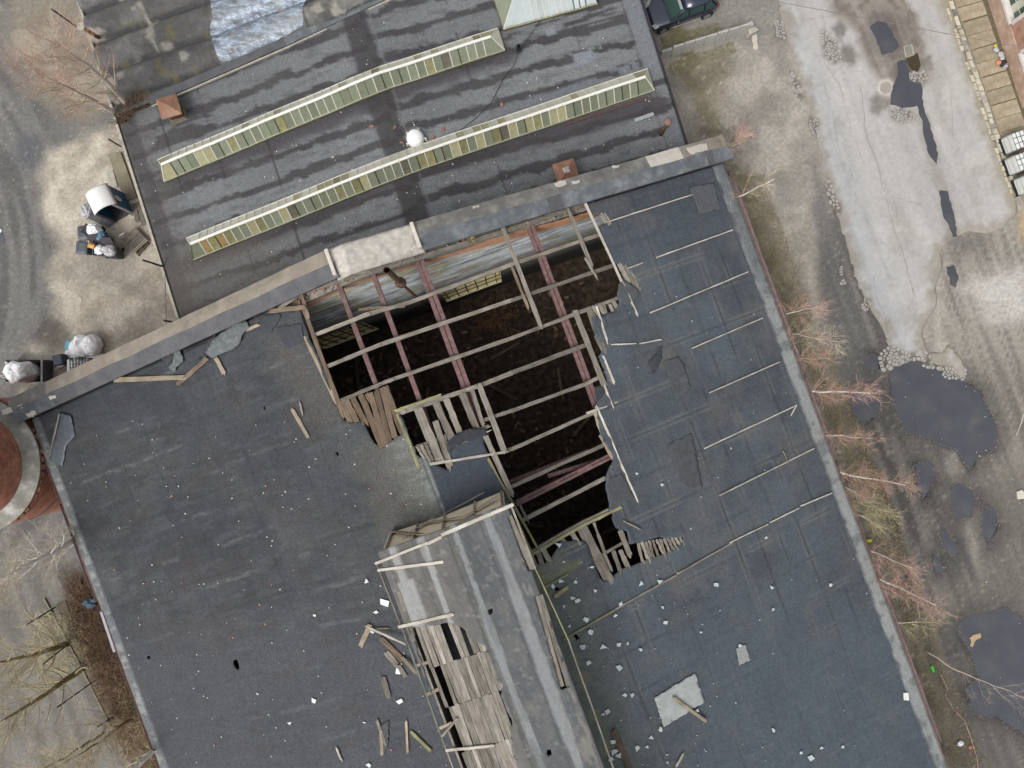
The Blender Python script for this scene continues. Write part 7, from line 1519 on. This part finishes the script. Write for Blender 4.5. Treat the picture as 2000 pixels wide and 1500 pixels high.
# the double birch on the roof corner, upper left
g = 'double birch on the upper left roof corner'
bare_tree(px(247, 205, 4.1), [px(247, 205, 4.1), px(205, 155, 6.7), px(150, 112, 9), px(97, 72, 10.8)], .13, 'upper of the twin bare birches growing on the roof corner', 11, 30, 2.4, 18, .95, PALEB, TW_PINK, .12, TW_PALE, g, up=.9)
bare_tree(px(228, 220, 4.1), [px(228, 220, 4.1), px(170, 190, 6.7), px(110, 160, 9), px(47, 130, 10.8)], .13, 'lower of the twin bare birches growing on the roof corner', 12, 30, 2.4, 18, .95, PALEB, TW_PINK, .12, TW_PALE, g, up=.9)
for k, (x, y) in enumerate([(262, 208), (275, 205), (250, 222), (240, 235), (285, 200)]):
    m_ = MB(); r = random.Random(k)
    for _ in range(60):
        o = npx(x+r.uniform(-8, 8), y+r.uniform(-5, 5)); d = Vector((r.uniform(-1, 1), r.uniform(-1, 1), r.uniform(.4, 1.4))).normalized()*r.uniform(.4, 1.0); m_.tube([o, o+d*.6, o+d+Vector((0, 0, -.05))], [.012, .009, .004], 3, False)
    tag(m_.build('dry_bush', TW_BR), 'dry brown brush at the foot of the twin birches', 'bush', 'brush at the foot of the twin birches')
# saplings standing along the right wall of the hall (their feet are hidden by the eave)
SAP = [((1582,764),(1700,768),.075,26,TW_RED,BIRCH,'red-twigged birch sapling by the right eave, reddest of the row'), ((1611,849),(1702,856),.05,16,TW_PINK,BIRCH,'slim birch sapling by the right eave beside the round puddles'), ((1637,922),(1768,948),.075,30,TW_PINK,BIRCH,'dense pink-twigged birch sapling by the middle of the right eave'), ((1648,950),(1690,972),.035,9,TW_PINK,BIRCH,'small birch sapling just below the dense pink one'),
       ((1676,1004),(1722,1030),.04,10,TW_OL,BIRCH,'small olive-twigged sapling by the right eave'), ((1700,1075),(1782,1110),.05,18,TW_RED,BIRCH,'orange-twigged birch sapling below the yellow scrap'), ((1714,1129),(1828,1182),.075,28,TW_RED,BIRCH,'stout white birch sapling, lowest of the right eave row'), ((1535,613),(1600,598),.035,12,TW_RED,BIRCH,'red-tipped slim sapling in the upper part of the eave row'),
       ((1545,652),(1640,668),.04,18,TW_PALE,PALEB,'pale arching sapling between the red-tipped ones'), ((1440,386),(1512,350),.05,6,TW_PALE,BIRCH,'thin white leaning sapling near the top of the right eave'), ((1424,292),(1448,262),.02,14,TW_RED,PALEB,'small red-twigged shoot at the right end of the coping'), ((1560,700),(1620,700),.03,14,TW_PINK,PALEB,'thin pinkish sapling above the reddest one'), ((1750,1216),(1836,1214),.03,8,TW_OL,PALEB,'thin bare sapling leaning straight out below the lowest birch'), ((1664,978),(1735,1000),.03,14,TW_OL,PALEB,'straw-coloured bushy sapling by the right eave')]
for k, (b, tip, r0, nl, mtw, mt, lab) in enumerate(SAP):
    rb = math.hypot(b[0]-1000, b[1]-750); rt = math.hypot(tip[0]-1000, tip[1]-750); zb = 5.5; zt = min(max(H-(H-zb)*rb/rt, 6.6), 9.6); pts = grown(b, zb, tip, zt); L_ = (pts[2]-pts[1]).length
    bare_tree(pts[0], pts, r0*1.5, lab, 30+k, nl, min(1.5, .5+L_*.28), 12, .62, mt, mtw, .50, TW_PINK if mtw is not TW_OL else TW_OL, 'birch saplings along the right eave', up=1.1)
# lower left: white birch, olive trees, second birch stem
def radial(b, zb, tip, zt): return [Vector((px(*b, zb).x, px(*b, zb).y, 0)), px(*b, zb), px(*tip, zt)]
bare_tree(px(140, 1060, 5.4)*1, radial((142, 1058), 5.4, (-20, 1140), 10.6), .24, 'white birch leaning out left of the lower left eave', 51, 34, 2.4, 16, 1.0, BIRCH, TW_PALE, .42, None, 'trees at the lower left', up=.5)
bare_tree(px(302, 1464, 5.4), radial((304, 1462), 5.4, (225, 1530), 8.5), .26, 'thick white birch stem at the bottom left by the eave', 52, 12, 1.6, 8, .8, BIRCH, TW_PALE, .5, None, 'trees at the lower left', up=.6)
for k, (b, tip, zt, lab) in enumerate([((135, 1257), (-30, 1300), 6.5, 'olive-barked tree, upper of the two thick ones at lower left'), ((160, 1306), (-40, 1432), 8.0, 'olive-barked tree, lower of the two thick ones at lower left'), ((200, 1432), (40, 1525), 7.0, 'slender olive-barked tree at the bottom left corner'), ((260, 1400), (110, 1500), 6.0, 'bushy olive tree close to the left eave at the bottom')]):
    B = px(*b, .0); T = px(*tip, zt); bare_tree(B, [B, B.lerp(T, .5)+Vector((.1, -.1, 0)), T], .18 if k < 2 else .10, lab, 60+k, 40, 2.8, 18, 1.1, GREENB, TW_PALE, .1, TW_OL, 'trees at the lower left', 'olive_tree', .7)
# fallen-looking thin tree over the lower right puddle
B = px(1808, 1272, .1); bare_tree(B, [B, px(1870, 1310, 1.2), px(1940, 1338, 2.4), px(2010, 1366, 3.6)], .045, 'thin leaning bare tree reaching over the lower right puddle', 71, 13, 2.6, 5, .7, PALEB, TW_PALE, .35, None, None, 'leaning_tree', .9)
# bush inside the hall, seen through the hole
B = px(965, 640, -2.9); bare_tree(B, [B, B+Vector((.1, .1, 1.2)), B+Vector((.2, .2, 2.4))], .05, 'rust-brown bare bush growing on the dark hall floor', 81, 22, 2.4, 8, .8, mat('rust_twig', (.16, .08, .04), .2, 3, .9, 0), MATS['rust_twig'], .05, None, None, 'bare_bush', 1.0, .014)
# brush beds and dry grass: nobody could count them
def brush(name, polys, n, h, m, label, seed, lean=.6, w=.008):
    r = random.Random(seed); m_ = MB(); k = 0
    while k < n:
        poly = polys[r.randrange(len(polys))]; xs_ = [p[0] for p in poly]; ys_ = [p[1] for p in poly]; x, y = r.uniform(min(xs_), max(xs_)), r.uniform(min(ys_), max(ys_))
        if not pip(np.array([x]), np.array([y]), poly)[0]: continue
        o = px(x, y, .0); L_ = h*r.uniform(.5, 1.2); a = r.uniform(0, 6.28); d = Vector((math.cos(a)*lean*r.random(), math.sin(a)*lean*r.random(), 1)).normalized(); s_ = Vector((-math.sin(a), math.cos(a), 0))*w; mid = o+d*L_*.6; e = o+d*L_+Vector((math.cos(a), math.sin(a), -.4))*L_*.35
        m_.add([o-s_, o+s_, mid+s_*.8, mid-s_*.8, e], [(0, 1, 2, 3), (3, 2, 4)]); k += 1
    return tag(m_.build(name, m), label, 'grass', kind='stuff')
OLIVE2 = mat('pale_olive_grass', A(138, 134, 92), .3, 4, .9, 0)
def strip(x0, y0, x1, y1, w0, w1): return [(x0, y0), (x0+w0, y0), (x1+w1, y1), (x1, y1)]
EV = strip(1400, 330, 1830, 1500, 60, 70)
brush('dry_grass', [strip(1430, 340, 1560, 680, 60, 50), strip(1560, 680, 1700, 1010, 55, 50), strip(1690, 1000, 1860, 1500, 60, 62)], 9000, .24, DRYGRASS, 'straw-coloured dry grass along the foot of the right eave', 1, 1.4, .009)
brush('green_grass', [strip(1600, 820, 1720, 1100, 60, 45), strip(1760, 1200, 1850, 1500, 50, 50), strip(1290, 10, 1330, 110, 20, 30), strip(1320, 130, 1400, 300, 30, 40), [(1300, 128), (1430, 82), (1440, 100), (1310, 150)], [(1290, 75), (1400, 45), (1410, 60), (1295, 100)]], 5200, .2, OLIVE2, 'olive grass tufts along the walls on the right side', 2, 1.4, .009)
brush('brush_bed', [[(140, 1130), (185, 1140), (310, 1440), (330, 1500), (260, 1500), (150, 1230)]], 5200, .8, TW_BR, 'tangled brown brush along the foot of the left eave', 3, 1.3, .012)
brush('straw_brush', [[(230, 1330), (290, 1370), (320, 1500), (250, 1470)], [(60, 1200), (160, 1190), (180, 1300), (80, 1330)]], 1100, .9, TW_OL, 'straw-coloured tangled stems at the lower left', 4, 1.4, .010)
brush('gravel_straw', [[(95,300),(190,262),(240,262),(350,620),(215,700),(60,690),(120,600),(90,480)]], 3600, .10, DRYGRASS, 'thin dry straw over the pale gravel of the left yard', 5, 2.5, .007)
brush('roadside_straw', [strip(1320, 120, 1470, 420, 160, 120), strip(1470, 420, 1570, 640, 110, 60)], 3600, .10, DRYGRASS, 'thin dry straw over the dirt between wall and road', 6, 2.5, .007)
